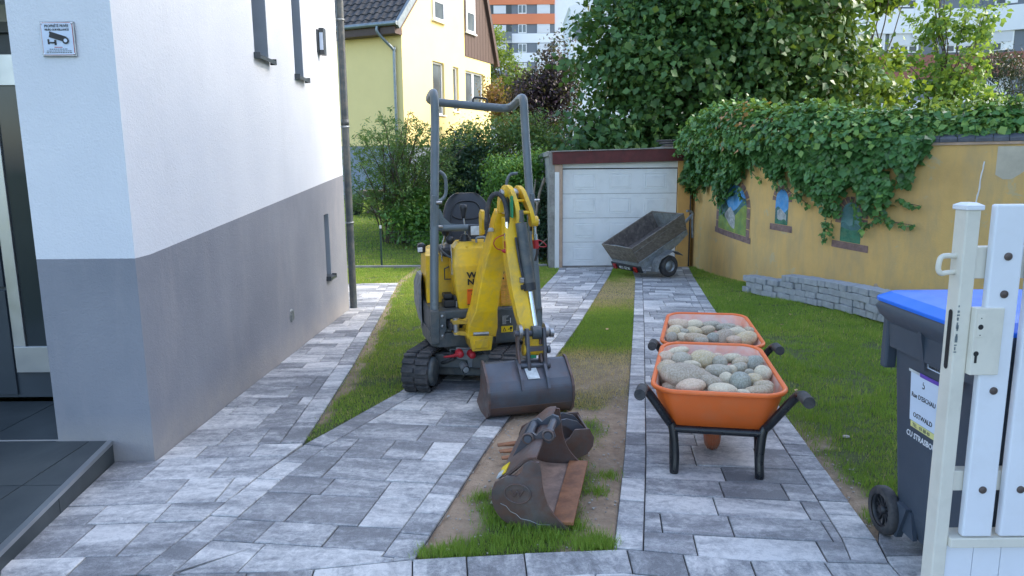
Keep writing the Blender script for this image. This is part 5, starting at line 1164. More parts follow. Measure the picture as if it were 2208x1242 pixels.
# loose runners: long thin stems with spaced leaves, some hanging, some sticking up
mb = MB(); LP = []; LN = []; LA = []
for (u0, dz, du) in [(0.5, -0.28, -0.35), (0.9, -0.2, 0.2), (1.9, -0.28, 0.25), (2.3, -0.3, 0.1), (3.75, -0.25, 0.25), (3.95, -0.35, 0.35), (4.2, -0.3, 0.3), (4.75, -0.25, 0.1), (4.85, -0.28, -0.1), (5.1, -0.35, 0.2), (5.35, -0.12, 0.4), (5.5, -0.1, 0.4), (5.45, -0.25, -0.2), (5.7, -0.1, 0.25), (2.9, -0.25, 0.2), (3.2, -0.3, 0.3), (3.4, -0.35, 0.35)]:
    z0 = float(np.interp(u0, lu, lz))+0.12; pts = [Vector(WU(min(9.9, max(0.01, u0+du*t+0.02*math.sin(t*9))), z0+dz*t*(1.2-0.2*t), 0.05+0.05*math.sin(t*3))) for t in np.linspace(0, 1, 9)]
    mb.tube(pts, 0.004, 4)
    for k_ in range(26):
        t = rng.uniform(0, 1)*7.99; j = int(t); LP.append(np.array(pts[j].lerp(pts[j+1], t-j))+rng.normal(0, 0.015, 3)); LN.append(WU(u0, z0, 1.0)-WU(u0, z0, 0)+np.array([0, 0, 0.4])); LA.append([0, 0, -1.0])
for u0 in (5.9, 6.3, 6.85, 6.95, 7.1, 3.9, 1.9, 2.5):
    z0 = float(np.interp(u0, tu, tzp))-0.15; pts = [Vector(WU(u0+0.15*t*math.sin(u0*7), z0+0.3*t, -0.25)) for t in np.linspace(0, 1, 6)]; mb.tube(pts, 0.004, 4)
    for k_ in range(14):
        t = rng.uniform(0, 1)*4.99; j = int(t); LP.append(np.array(pts[j].lerp(pts[j+1], t-j))+rng.normal(0, 0.03, 3)); LN.append([0, 0, 1.0]); LA.append(list(rng.normal(0, 1, 3)))
mb.build('runners', 'bark', iv, world=True)['kind'] = 'stuff'
leaves('runner_leaves', np.array(LP), np.full(len(LP), 0.075), 'leaf_ivy', iv, np.array(LN), 0.5, 0.85, np.array(LA, float), np.clip(rng.normal(0.5, 0.15, len(LP)), 0, 0.9), 0.1)
for o in col.objects:
    if o.name.split('.')[0] in ('crown', 'foliage', 'hanging_leaves', 'crown_leaves', 'runner_leaves'): o['kind'] = 'stuff'
# ================================================================ MINI EXCAVATOR
EC = Vector((-0.27, 5.765, -0.231))
ex = thing('mini_excavator', 'small yellow tracked mini excavator with a grey roll bar parked on the left paved lane', 'excavator', EC, R(15))
# --- undercarriage, on the slope of the ground, swung 23 degrees against the upper body
UM = ROOTM[ex].inverted() @ Matrix.Translation(EC+Vector((-0.04, -0.23, 0.010))) @ Matrix.Rotation(math.atan(G), 4, 'X') @ Matrix.Rotation(R(-9), 4, 'Z')
RT, HL = 0.150, 0.455          # end radius, half distance between the wheels
def loop_pt(s, r):
    """stadium outline in (y, z), s in metres"""
    per = 4*HL+2*math.pi*RT; s = s % per
    if s < 2*HL: return (-HL+s, RT-r, 0, -1)             # bottom, running backwards
    s -= 2*HL
    if s < math.pi*RT: a = s/RT; return (HL+math.sin(a)*r, RT-math.cos(a)*r, math.sin(a), -math.cos(a))
    s -= math.pi*RT
    if s < 2*HL: return (HL-s, RT+r-0.012*math.sin(s/(2*HL)*math.pi), 0, 1)
    s -= 2*HL; a = s/RT; return (-HL-math.sin(a)*r, RT+math.cos(a)*r, -math.sin(a), math.cos(a))
PER = 4*HL+2*math.pi*RT
lug = bpy.data.meshes.new('lug'); bm = bmesh.new()
m_ = MB(); m_.box((-0.096, -0.019, 0), (-0.006, 0.019, 0.020)); m_.box((0.006, -0.006, 0), (0.096, 0.030, 0.020))
lug.from_pydata([tuple(p) for p in m_.v], [], m_.f); bm.from_mesh(lug); bmesh.ops.recalc_face_normals(bm, faces=bm.faces); bmesh.ops.bevel(bm, geom=bm.edges[:], offset=0.004, segments=1, affect='EDGES'); bm.to_mesh(lug); bm.free()
lug.materials.append(MATS['rubber'])
for sx in (-1, 1):
    cx = sx*0.315; n = 88; mb = MB(); secs = []
    for i in range(n):
        s = PER*i/n; a = loop_pt(s, RT-0.026); b = loop_pt(s, RT-0.016)
        secs.append([(cx-0.097, a[0], a[1]), (cx+0.097, a[0], a[1]), (cx+0.097, b[0], b[1]), (cx-0.097, b[0], b[1])])
    secs.append(secs[0]); mb.loft([[Vector(q) for q in s_] for s_ in secs], smooth=False, cap=False)
    tr = mb.build('track', 'rubber', ex, UM)
    k = 40
    for i in range(k):
        s = PER*i/k; p = loop_pt(s, RT-0.018); nrm = Vector((0, p[2], p[3])); tan = Vector((1, 0, 0)).cross(nrm)
        o = bpy.data.objects.new('lug', lug); col.objects.link(o); o.parent = tr
        o.matrix_local = UM @ Matrix.Translation((cx, p[0], p[1])) @ Matrix(((1, tan.x, nrm.x), (0, tan.y, nrm.y), (0, tan.z, nrm.z))).to_4x4()
    fr = MB(); fr.box((cx-0.05, -HL+0.06, 0.075), (cx+0.05, HL-0.02, 0.215)); fr.box((cx-0.035, -HL-0.02, 0.12), (cx+0.035, HL+0.02, 0.18)); fr.build('track_frame', 'machine_grey', ex, UM, bevel=0.01)
    MB().lathe([(0, -0.045), (0.09, -0.045), (0.118, -0.03), (0.122, 0), (0.118, 0.03), (0.09, 0.045), (0, 0.045)], (cx, HL, RT), 'x').build('idler', 'machine_grey', ex, UM)
    MB().lathe([(0, -0.05), (0.10, -0.05), (0.124, -0.03), (0.124, 0.03), (0.10, 0.05), (0, 0.05)], (cx, -HL, RT), 'x').build('sprocket', 'machine_grey', ex, UM)
    MB().lathe([(0, 0), (0.085, 0), (0.105, -sx*0.012), (0.108, -sx*0.06), (0.095, -sx*0.072), (0.088, -sx*0.075), (0, -sx*0.078)], (cx-sx*0.05, -HL, RT), 'x', 32).build('drive_motor', 'machine_grey', ex, UM)
    for yr in (-0.24, 0.0, 0.24): MB().lathe([(0, -0.05), (0.045, -0.05), (0.048, 0), (0.045, 0.05), (0, 0.05)], (cx, yr, 0.066), 'x', 16).build('roller', 'machine_grey', ex, UM)
mb = MB(); mb.box((-0.24, -0.30, 0.14), (0.24, 0.30, 0.25)); mb.box((-0.28, -0.20, 0.16), (0.28, 0.22, 0.22)); mb.lathe([(0.24, 0.25), (0.24, 0.31), (0.2, 0.33)], (0, 0, 0), 'z'); mb.build('undercarriage', 'machine_grey', ex, UM, bevel=0.012)
mb = MB(); mb.box((-0.24, -0.24, 0.07), (0.24, -0.14, 0.20)); mb.build('front_beam', 'machine_grey', ex, UM, bevel=0.01)
mb = MB()
for yz in ((0.62, 0.06),): mb.prism([(0.60, 0.02), (0.64, 0.03), (0.66, 0.12), (0.64, 0.21), (0.61, 0.21), (0.625, 0.12), (0.60, 0.05)], -0.40, 0.40, 'x')
mb.box((-0.2, 0.3, 0.10), (-0.14, 0.62, 0.16)).box((0.14, 0.3, 0.10), (0.2, 0.62, 0.16)); mb.build('blade', 'machine_grey', ex, UM)
# hose coupling plate between the tracks
MB().prism([(-0.29, 0.335), (-0.155, 0.325), (-0.150, 0.25), (-0.158, 0.175), (-0.20, 0.175), (-0.205, 0.235), (-0.285, 0.25)], -0.50, -0.485, 'y').build('coupling_plate', 'galvanised', ex, bevel=0.003)
for x, z in ((-0.272, 0.298), (-0.182, 0.285)):
    MB().lathe([(0, -0.085), (0.020, -0.085), (0.027, -0.07), (0.027, -0.02), (0.030, -0.018), (0.030, 0)], (x, -0.50, z), 'y', 18).build('red_cap', 'red_cap', ex)
MB().tube([(-0.285, -0.56, 0.298), (-0.32, -0.54, 0.285), (-0.385, -0.50, 0.27)], [0.016, 0.012, 0.006], 8).build('red_cap', 'red_cap', ex)
mb = MB(); mb.tube([(-0.243, -0.62, 0.192), (-0.243, -0.5, 0.20)], 0.030, 18, False); mb.tube([(-0.243, -0.62, 0.192), (-0.243, -0.5, 0.20)], 0.022, 18, True); mb.build('tow_tube', 'galvanised', ex)
for pts in ([(-0.30, -0.48, 0.25), (-0.38, -0.40, 0.20), (-0.42, -0.25, 0.17), (-0.36, 0.0, 0.18)], [(-0.30, -0.46, 0.28), (-0.40, -0.36, 0.26), (-0.44, -0.3, 0.24)], [(-0.10, -0.48, 0.32), (-0.06, -0.52, 0.25), (0.0, -0.5, 0.19), (0.08, -0.4, 0.17)], [(-0.14, -0.47, 0.26), (-0.05, -0.46, 0.22), (0.05, -0.4, 0.2)]):
    MB().tube(bez(pts, 5), 0.014, 8).build('hose', 'rubber', ex)
MB().tube([(-0.335, -0.46, 0.26), (-0.335, -0.5, 0.30), (-0.335, -0.5, 0.325), (-0.03, -0.5, 0.303), (-0.03, -0.5, 0.24)], 0.006, 6).build('guard_wire', 'machine_grey', ex)
# --- upper body
mb = MB(); mb.prism([(-0.46, -0.40), (-0.41, -0.452), (0.36, -0.452), (0.42, -0.40), (0.45, 0.0), (0.43, 0.42), (0.30, 0.56), (-0.30, 0.56), (-0.43, 0.42), (-0.47, 0.0)], 0.335, 0.44, 'z'); mb.build('deck', 'machine_grey', ex, bevel=0.012)
mb = MB(); mb.prism([(-0.455, -0.30), (0.41, -0.30), (0.44, 0.0), (0.42, 0.42), (0.29, 0.55), (-0.30, 0.55), (-0.42, 0.42), (-0.46, 0.0)], 0.44, 0.61, 'z'); mb.build('body', 'machine_grey', ex, bevel=0.012)
MB().box((-0.458, -0.45, 0.545), (0.19, -0.29, 0.607)).build('front_beam', 'machine_grey', ex, bevel=0.008)
MB().prism([(-0.46, 0.60), (-0.36, 0.60), (-0.355, 0.47), (-0.375, 0.435), (-0.375, 0.40), (-0.44, 0.385), (-0.46, 0.42)], -0.465, -0.45, 'y').build('corner_plate', 'machine_grey', ex, bevel=0.004)
for z in (0.575, 0.500, 0.425): MB().lathe([(0, -0.014), (0.009, -0.014), (0.012, -0.008), (0.012, 0)], (-0.385, -0.465, z), 'y', 8).build('bolt', 'steel', ex)
MB().prism([(0.035, 0.60), (0.195, 0.59), (0.215, 0.36), (0.02, 0.35)], -0.466, -0.452, 'y').build('data_panel', 'machine_grey', ex, bevel=0.004)
MB().box((0.20, -0.44, 0.35), (0.41, -0.30, 0.60)).build('battery_box', 'machine_grey', ex, bevel=0.02)
mb = MB()
for r_ in (0.03, 0.042, 0.052): mb.tube([(-0.335+r_*math.cos(a), -0.40-0.3*(0.052-r_), 0.49+r_*math.sin(a)) for a in np.linspace(0, 2*math.pi, 20)[:-1]], 0.006, 6, closed=True)
mb.build('hose_coil', 'galvanised', ex)
pl = MB().box((0.070, -0.470, 0.478), (0.148, -0.4665, 0.553)).build('data_plate', 'machine_grey', ex)
mb = MB()
for i in range(8):
    z = 0.545-i*0.0085; mb.box((0.075, -0.4715, z), (0.075+random.choice([0.03, 0.045, 0.055]), -0.4705, z+0.0028))
mb.box((0.136, -0.4715, 0.49), (0.142, -0.4705, 0.53)); mb.build('fine_print', 'pale_sticker', ex)
ws = MB().box((0.066, -0.4705, 0.42), (0.158, -0.4665, 0.468)).build('warning_sticker', 'yellow_sticker', ex)
mb = MB(); mb.prism([(0.076, 0.428), (0.106, 0.428), (0.091, 0.460)], -0.4716, -0.4708, 'y'); mb.box((0.120, -0.4716, 0.440), (0.134, -0.4708, 0.446)); mb.box((0.138, -0.4716, 0.428), (0.146, -0.4708, 0.458)); mb.box((0.134, -0.4716, 0.443), (0.152, -0.4708, 0.46)); mb.build('warning_symbols', 'ink', ex)
MB().prism([(0.083, 0.4315), (0.099, 0.4315), (0.091, 0.449)], -0.4722, -0.4717, 'y').build('warning_symbols', 'yellow_sticker', ex)
# yellow covers
def rbox(name, a, b, m, bev, seg=4): return MB().box(a, b).build(name, m, ex, bevel=bev, seg=seg)
lc = MB(); lc.loft([[Vector(p) for p in ((-0.445, -0.12, z_), (-0.19, -0.12, z_), (-0.17, 0.36, z_), (-0.40-0.02*k_, 0.40, z_))] for k_, z_ in ((0, 0.615), (1, 0.80), (0.6, 0.985))], smooth=False); lc.build('side_cover', 'machine_yellow', ex, bevel=0.035, seg=4)
lc = MB(); lc.loft([[Vector(p) for p in ((0.17, -0.10, z_), (0.43, -0.10, z_), (0.42, 0.40, z_), (0.17, 0.38, z_))] for z_ in (0.615, 0.80, 0.97)], smooth=False); lc.build('side_cover', 'machine_yellow', ex, bevel=0.035, seg=4)
rbox('engine_hood', (-0.36, 0.32, 0.60), (0.36, 0.60, 1.00), 'machine_yellow', 0.05)
mb = MB(); mb.loft([[Vector(p) for p in ((-0.475, -0.02, z_), (-0.462-w_, 0.02, z_), (-0.455-w_, 0.36, z_), (-0.30, 0.60, z_), (-0.26, 0.5, z_), (-0.42, 0.30, z_))] for z_, w_ in ((0.40, 0.0), (0.55, 0.03), (0.72, 0.03), (0.80, 0.0))], smooth=False); mb.build('counterweight', 'galvanised', ex, bevel=0.012)
cs = MB(); Fz = [(0.575, -0.235, 0.205, -0.385), (0.75, -0.262, 0.20, -0.395), (0.93, -0.280, 0.165, -0.385), (1.06, -0.262, 0.12, -0.355), (1.105, -0.225, 0.09, -0.30)]
cs.loft([[Vector((a, f, z_)), Vector((b, f, z_)), Vector((b-0.01, -0.13, z_+0.0)), Vector((a+0.01, -0.13, z_+0.0))] for z_, a, b, f in Fz], smooth=False)
con = cs.build('console', 'machine_yellow', ex, bevel=0.022, seg=4)
MB().box((0.085, -0.402, 0.62), (0.165, -0.397, 0.86)).build('grille', 'orange_grille', ex)
mb = MB()
for i in range(7): mb.box((0.085, -0.405, 0.63+i*0.034), (0.165, -0.4025, 0.634+i*0.034))
mb.box((0.122, -0.4055, 0.62), (0.126, -0.4028, 0.86)); mb.build('grille_bars', 'machine_yellow_worn', ex)
MB().lathe([(0.010, 0), (0.007, -0.004), (0, -0.004)], (-0.165, -0.347, 1.07), 'y', 10).build('screw', 'machine_yellow_worn', ex)
XM = ROOTM[ex]
TM_ = lambda x, y, z: XM @ Matrix.Translation((x, y, z)) @ Matrix.Rotation(R(91), 4, 'X')
text('lettering', 'WACKER', 0.062, 'ink', ex, TM_(-0.178, -0.3985, 0.842), 0.001, xs=1.15, bold=0.0022)
text('lettering', 'NEUSON', 0.062, 'ink', ex, TM_(-0.176, -0.4005, 0.790), 0.001, xs=1.15, bold=0.0022)
MB().box((-0.178, -0.3965, 0.634), (-0.04, -0.388, 0.757)).build('orange_sticker', 'orange_sticker', ex)
text('lettering', 'T', 0.068, 'ink', ex, TM_(-0.143, -0.398, 0.672), 0.001, xs=1.3, bold=0.003)
mb = MB(); x = -0.170
while x < -0.05: l = random.uniform(0.005, 0.012); mb.box((x, -0.398, 0.740), (x+l, -0.3968, 0.7455)); x += l+0.003
mb.box((-0.176, -0.398, 0.636), (-0.045, -0.3968, 0.642)); mb.build('fine_print', 'ink', ex)
# latch, lever and boxes on the left cover
mb = MB(); mb.tube([(-0.265, -0.15, 0.90), (-0.305, -0.15, 0.885), (-0.305, -0.15, 0.80), (-0.225, -0.15, 0.80)], 0.006, 6); mb.build('latch_handle', 'machine_grey', ex)
rbox('latch', (-0.25, -0.18, 0.80), (-0.215, -0.13, 0.86), 'black_plastic', 0.008); rbox('latch', (-0.245, -0.17, 0.745), (-0.22, -0.14, 0.78), 'machine_grey', 0.006)
rbox('control_box', (-0.345, -0.33, 0.61), (-0.25, -0.22, 0.665), 'black_plastic', 0.01); rbox('control_box', (-0.34, -0.30, 0.67), (-0.27, -0.20, 0.71), 'black_plastic', 0.01)
rbox('pedal', (-0.27, -0.36, 0.66), (-0.235, -0.27, 0.70), 'black_plastic', 0.008)
MB().tube([(-0.25, -0.34, 0.61), (-0.25, -0.34, 0.69)], 0.008, 8).build('pedal_rod', 'steel', ex)
# seat
bk = MB(); secs = []
for z, hw, cy, th in ((0.985, 0.155, 0.10, 0.035), (1.06, 0.19, 0.13, 0.055), (1.20, 0.205, 0.17, 0.06), (1.34, 0.19, 0.20, 0.055), (1.42, 0.15, 0.215, 0.045), (1.455, 0.085, 0.22, 0.03)):
    r_ = []
    for a in np.linspace(0, 2*math.pi, 25)[:-1]:
        c, s_ = math.cos(a), math.sin(a); r_.append(Vector((-0.062+hw*math.copysign(abs(c)**0.55, c), cy-0.045*(abs(c)**2)+th*math.copysign(abs(s_)**0.7, s_), z)))
    secs.append(r_)
bk.loft(secs); seat = bk.build('seat_back', 'seat_vinyl', ex, sub=1)
mb = MB(); yy = lambda z: np.interp(z, [0.985, 1.06, 1.2, 1.34, 1.455], [0.065, 0.075, 0.108, 0.143, 0.185])-0.008
seam = [(x, float(yy(z)), z) for x, z in ((-0.19, 1.02), (-0.20, 1.2), (-0.175, 1.33), (-0.12, 1.385), (0.0, 1.385), (0.05, 1.33), (0.075, 1.2), (0.065, 1.02))]
mb.tube(bez(seam, 5), 0.006, 6); mb.tube(bez([(-0.19, float(yy(1.28)), 1.28), (-0.13, float(yy(1.255))-.004, 1.252), (0.0, float(yy(1.255))-.004, 1.252), (0.065, float(yy(1.28)), 1.28)], 5), 0.0045, 6); mb.build('piping', 'black_plastic', seat)
rbox('seat_cushion', (-0.26, -0.18, 0.985), (0.14, 0.20, 1.065), 'seat_vinyl', 0.035); rbox('seat_base', (-0.25, -0.12, 0.86), (0.13, 0.30, 0.985), 'black_plastic', 0.02)
rbox('fuel_cap_box', (-0.47, 0.10, 0.98), (-0.41, 0.2, 1.06), 'black_plastic', 0.02); rbox('sticker', (-0.478, 0.085, 0.995), (-0.44, 0.099, 1.03), 'white_ink', 0.003)
# roll bar
rb = bez([(-0.437, -0.43, 0.36), (-0.425, -0.38, 0.75), (-0.39, -0.27, 1.35), (-0.352, -0.16, 1.95), (-0.346, -0.14, 2.13)], 6)[:-1]+bez([(-0.346, -0.135, 2.15), (-0.345, -0.11, 2.205), (-0.342, -0.03, 2.225), (-0.338, 0.12, 2.21), (-0.325, 0.21, 2.195), (-0.27, 0.25, 2.182), (-0.2, 0.252, 2.176)], 5)[:-1]+[(0.0, 0.252, 2.160)]+bez([(0.22, 0.252, 2.144), (0.285, 0.25, 2.140), (0.335, 0.21, 2.146), (0.348, 0.12, 2.165), (0.352, -0.03, 2.195), (0.353, -0.11, 2.185), (0.352, -0.135, 2.14)], 5)[:-1]+bez([(0.352, -0.14, 2.11), (0.355, -0.16, 1.95), (0.362, -0.27, 1.35), (0.372, -0.38, 0.75), (0.38, -0.43, 0.40)], 6)
MB().tube(rb, 0.0325, 18).build('roll_bar', 'tube_grey', ex)
for x, s_ in ((-0.40, 1), (0.363, 1)):
    MB().box((x-0.012, -0.325, 1.16), (x+0.016, -0.285, 1.46)).build('hinge_plate', 'tube_grey', ex, bevel=0.004)
    for z in (1.405, 1.225): MB().lathe([(0.013, 0), (0.013, 0.045), (0, 0.045)], (x+0.02, -0.29, z), 'x', 10).build('hinge_bolt', 'steel', ex)
MB().tube([(-0.470, -0.44, 0.42), (-0.462, -0.43, 0.60)], 0.006, 6).build('brake_line', 'machine_grey', ex)
MB().box((-0.47, -0.475, 0.37), (-0.405, -0.40, 0.62)).build('post_socket', 'machine_grey', ex, bevel=0.008)
MB().tube(bez([(-0.345, -0.05, 1.40), (-0.29, -0.02, 1.415), (-0.255, 0.0, 1.46), (-0.252, 0.0, 1.55), (-0.262, 0.0, 1.60), (-0.30, 0.0, 1.635)], 5), 0.014, 10).build('grab_handle', 'tube_grey', ex)
MB().tube(bez([(0.31, 0.1, 1.42), (0.275, 0.1, 1.47), (0.27, 0.1, 1.54), (0.30, 0.1, 1.60), (0.36, 0.1, 1.61)], 5), 0.013, 10).build('grab_handle', 'tube_grey', ex)
MB().tube(bez([(0.03, 0.25, 2.19), (0.035, 0.25, 2.215), (0.06, 0.25, 2.222), (0.12, 0.25, 2.218), (0.145, 0.25, 2.21), (0.15, 0.25, 2.18)], 4), 0.008, 8).build('roof_handle', 'black_plastic', ex)
# cross bar with bracket, work light, levers
MB().tube([(-0.40, -0.27, 1.215), (0.0, -0.27, 1.207), (0.10, -0.27, 1.205)], 0.026, 14).build('cross_bar', 'tube_grey', ex)
MB().prism([(-0.375, 1.36), (-0.345, 1.355), (-0.32, 1.29), (-0.27, 1.245), (-0.20, 1.235), (-0.20, 1.20), (-0.375, 1.20)], -0.275, -0.262, 'y').build('gusset', 'tube_grey', ex)
wl_ = MB().box((-0.138, -0.335, 1.148), (-0.052, -0.27, 1.234)).build('work_light', 'black_plastic', ex, bevel=0.008)
MB().box((-0.130, -0.343, 1.157), (-0.060, -0.336, 1.226)).build('lens', 'pale_sticker', wl_, bevel=0.004)
def lever(x, y, z0, z1, x1, knob):
    t_ = MB().tube(bez([(x, y, z0), (x, y, (z0+z1)/2), (x1, y-0.01, z1)], 5), 0.0065, 8).build('lever', 'chrome', ex)
    MB().lathe([(0, -0.02), (0.014, -0.02), (0.017, 0.0), (0.026, 0.045), (0.030, 0.065), (0.024, 0.085), (0, 0.09)] if knob == 1 else [(0, -0.03), (0.02, -0.02), (0.031, 0.0), (0.031, 0.022), (0.02, 0.035), (0, 0.038)], (x1, y-0.01, z1), 'z', 16).build('knob', 'black_plastic', t_)
lever(-0.155, -0.24, 1.08, 1.30, -0.166, 1); lever(-0.275, -0.32, 0.86, 1.12, -0.288, 2); lever(-0.33, -0.2, 0.95, 1.17, -0.30, 2)
MB().lathe([(0.055, 1.06), (0.062, 1.07), (0.05, 1.08), (0.056, 1.09), (0.045, 1.10), (0.05, 1.11), (0.038, 1.12), (0.043, 1.13), (0.03, 1.14), (0.034, 1.15), (0, 1.165)], (-0.15, -0.22, 0), 'z', 18).build('lever_boot', 'black_plastic', ex)
rbox('controls_block', (-0.33, -0.25, 0.985), (-0.20, 0.05, 1.06), 'black_plastic', 0.025)
MB().tube(bez([(-0.085, -0.33, 1.10), (-0.085, -0.33, 1.135), (-0.05, -0.33, 1.14), (-0.02, -0.33, 1.135), (-0.02, -0.33, 1.10)], 4), 0.009, 8).build('foot_rail', 'galvanised', ex)
MB().tube(bez([(-0.36, -0.22, 1.06), (-0.30, -0.28, 1.0), (-0.24, -0.3, 0.985)], 5), 0.009, 8).build('hose', 'machine_grey', ex)
# --- swing bracket and boom
mb = MB(); mb.prism([(-0.225, 0.455), (-0.045, 0.445), (-0.06, 0.34), (-0.20, 0.34)], -0.66, -0.40, 'y'); mb.build('swing_bracket', 'machine_yellow_worn', ex, bevel=0.012)
MB().box((-0.180, -0.672, 0.36), (-0.085, -0.661, 0.425)).build('bracket_pocket', 'machine_yellow_worn', ex, bevel=0.01)
for x0, x1 in ((-0.235, -0.190), (-0.075, -0.030)): MB().box((x0, -0.645, 0.425), (x1, -0.45, 0.50)).build('bracket_ear', 'machine_yellow_worn', ex, bevel=0.018)
MB().tube([(-0.19, -0.64, 0.465), (-0.075, -0.64, 0.462)], 0.020, 14).build('boom_pin', 'steel', ex)
mb = MB(); mb.prism([(-0.335, 0.56), (-0.29, 0.567), (-0.235, 0.555), (-0.18, 0.60), (-0.17, 0.50), (-0.24, 0.535), (-0.33, 0.535)], -0.60, -0.53, 'y'); mb.build('cylinder_ear', 'machine_yellow_worn', ex, bevel=0.012)
mb = MB(); mb.prism([(-0.325, 0.465), (-0.20, 0.445), (-0.20, 0.475), (-0.28, 0.485)], -0.62, -0.50, 'y'); mb.build('cylinder_ear', 'machine_yellow_worn', ex, bevel=0.006)
MB().tube([(-0.30, -0.57, 0.45), (-0.30, -0.57, 0.575)], 0.022, 12).build('swing_pin', 'steel', ex); rbox('swing_cylinder', (-0.345, -0.56, 0.48), (-0.27, -0.40, 0.54), 'black_plastic', 0.015)
secs = []
for x, y, z, hw, d in ((-0.122, -0.585, 0.435, 0.108, 0.05), (-0.118, -0.59, 0.50, 0.112, 0.07), (-0.112, -0.60, 0.57, 0.100, 0.085), (-0.100, -0.61, 0.64, 0.084, 0.095), (-0.082, -0.62, 0.76, 0.080, 0.10), (-0.058, -0.635, 0.90, 0.078, 0.10), (-0.032, -0.66, 1.02, 0.075, 0.095), (-0.018, -0.69, 1.12, 0.065, 0.09), (-0.012, -0.72, 1.20, 0.055, 0.08), (-0.008, -0.75, 1.28, 0.05, 0.065), (0.000, -0.80, 1.35, 0.048, 0.05)):
    secs.append([Vector((x-hw, y-d, z)), Vector((x+hw, y-d, z)), Vector((x+hw*0.98, y+d, z+0.03)), Vector((x-hw*0.98, y+d, z+0.03))])
MB().loft(secs, smooth=False).build('boom', 'machine_yellow', ex, bevel=0.012, seg=3)
for x in (-0.115, 0.0): MB().prism([(-0.70, 1.20), (-0.62, 1.18), (-0.62, 1.34), (-0.66, 1.37), (-0.70, 1.36), (-0.72, 1.30)], x-0.012, x+0.012, 'x').build('hose_ear', 'machine_yellow_worn', ex, bevel=0.004)
def curved_plate(name, pts, wd, th, m):
    """bar bent in the YZ plane with its width in that plane"""
    pts = [Vector(p) for p in pts]; secs = []
    for i, p in enumerate(pts):
        t = (pts[min(i+1, len(pts)-1)]-pts[max(i-1, 0)]); t.x = 0; t.normalize(); nn = Vector((0, -t.z, t.y)); w_ = wd[i] if hasattr(wd, '__len__') else wd
        secs.append([p-nn*w_/2-Vector((th/2, 0, 0)), p-nn*w_/2+Vector((th/2, 0, 0)), p+nn*w_/2+Vector((th/2, 0, 0)), p+nn*w_/2-Vector((th/2, 0, 0))])
    return MB().loft(secs, smooth=False).build(name, m, ex, bevel=0.006)
curved_plate('stick_fork', bez([(-0.022, -0.83, 1.36), (-0.018, -0.84, 1.44), (0.000, -0.88, 1.505), (0.026, -0.93, 1.495), (0.044, -0.965, 1.43), (0.056, -0.98, 1.36), (0.060, -0.98, 1.29)], 4), 0.075, 0.030, 'machine_yellow')
curved_plate('stick_fork', bez([(0.085, -0.80, 1.40), (0.086, -0.82, 1.46), (0.098, -0.86, 1.505), (0.118, -0.91, 1.48), (0.142, -0.94, 1.41), (0.160, -0.955, 1.35), (0.172, -0.955, 1.295)], 4), 0.07, 0.030, 'machine_yellow')
MB().tube([(-0.03, -0.87, 1.488), (0.12, -0.86, 1.495)], 0.028, 14).build('fork_pin', 'steel', ex)
MB().tube([(0.02, -0.95, 1.44), (0.12, -0.93, 1.44)], 0.010, 8).build('cross_bolt', 'machine_yellow', ex); MB().tube([(0.04, -0.985, 1.362), (0.15, -0.97, 1.362)], 0.012, 8).build('cross_bolt', 'machine_yellow', ex)
MB().tube([(0.155, -0.955, 1.30), (0.205, -0.95, 1.30)], 0.036, 16).build('fork_boss', 'machine_yellow', ex); MB().tube([(0.205, -0.95, 1.30), (0.222, -0.95, 1.30)], 0.012, 10).build('fork_bolt', 'steel', ex)
rbox('inner_casting', (0.02, -0.90, 1.30), (0.09, -0.84, 1.47), 'black_plastic', 0.01)
MB().box((0.0195, -1.012, 1.33), (0.0215, -0.93, 1.475)).build('green_logo', 'green_sticker', ex)
# stick
secs = []
for x, y, z, hw, d in ((0.018, -0.90, 1.33, 0.042, 0.05), (0.020, -0.93, 1.20, 0.046, 0.06), (0.024, -0.97, 1.05, 0.050, 0.065), (0.042, -1.02, 0.86, 0.052, 0.06), (0.062, -1.09, 0.68, 0.050, 0.055), (0.078, -1.13, 0.585, 0.048, 0.045), (0.085, -1.16, 0.52, 0.045, 0.035)):
    secs.append([Vector((x-hw, y-d, z)), Vector((x+hw, y-d, z)), Vector((x+hw, y+d, z)), Vector((x-hw, y+d, z))])
MB().loft(secs, smooth=False).build('stick', 'machine_yellow', ex, bevel=0.010, seg=3)
MB().tube([(0.03, -1.20, 0.47), (0.16, -1.20, 0.465)], 0.040, 16).build('stick_end', 'machine_yellow_worn', ex); rbox('stick_end', (0.05, -1.22, 0.46), (0.14, -1.12, 0.56), 'machine_yellow_worn', 0.015)
MB().box((0.075, -1.225, 0.415), (0.115, -1.215, 0.44)).build('green_logo', 'green_sticker', ex)
# bucket cylinder
cy = MB(); cy.tube([(0.072, -0.995, 1.38), (0.075, -1.0, 1.30)], 0.024, 16); cy.tube([(0.076, -1.005, 1.295), (0.114, -1.075, 0.875)], 0.0385, 24); cyl = cy.build('bucket_cylinder', 'machine_grey', ex)
MB().tube([(0.112, -1.070, 0.895), (0.116, -1.080, 0.845)], 0.0435, 24).build('gland', 'black_plastic', cyl)
MB().tube([(0.115, -1.078, 0.85), (0.128, -1.165, 0.62)], 0.0165, 18).build('piston_rod', 'chrome', ex)
MB().tube(bez([(0.035, -1.02, 1.20), (0.05, -1.05, 1.05), (0.07, -1.08, 0.92)], 5), 0.009, 8).build('hose', 'rubber', ex)
rbox('hose_fitting', (0.045, -1.09, 0.90), (0.075, -1.05, 0.935), 'steel', 0.005); rbox('hose_fitting', (0.05, -1.10, 0.855), (0.08, -1.06, 0.885), 'black_plastic', 0.005)
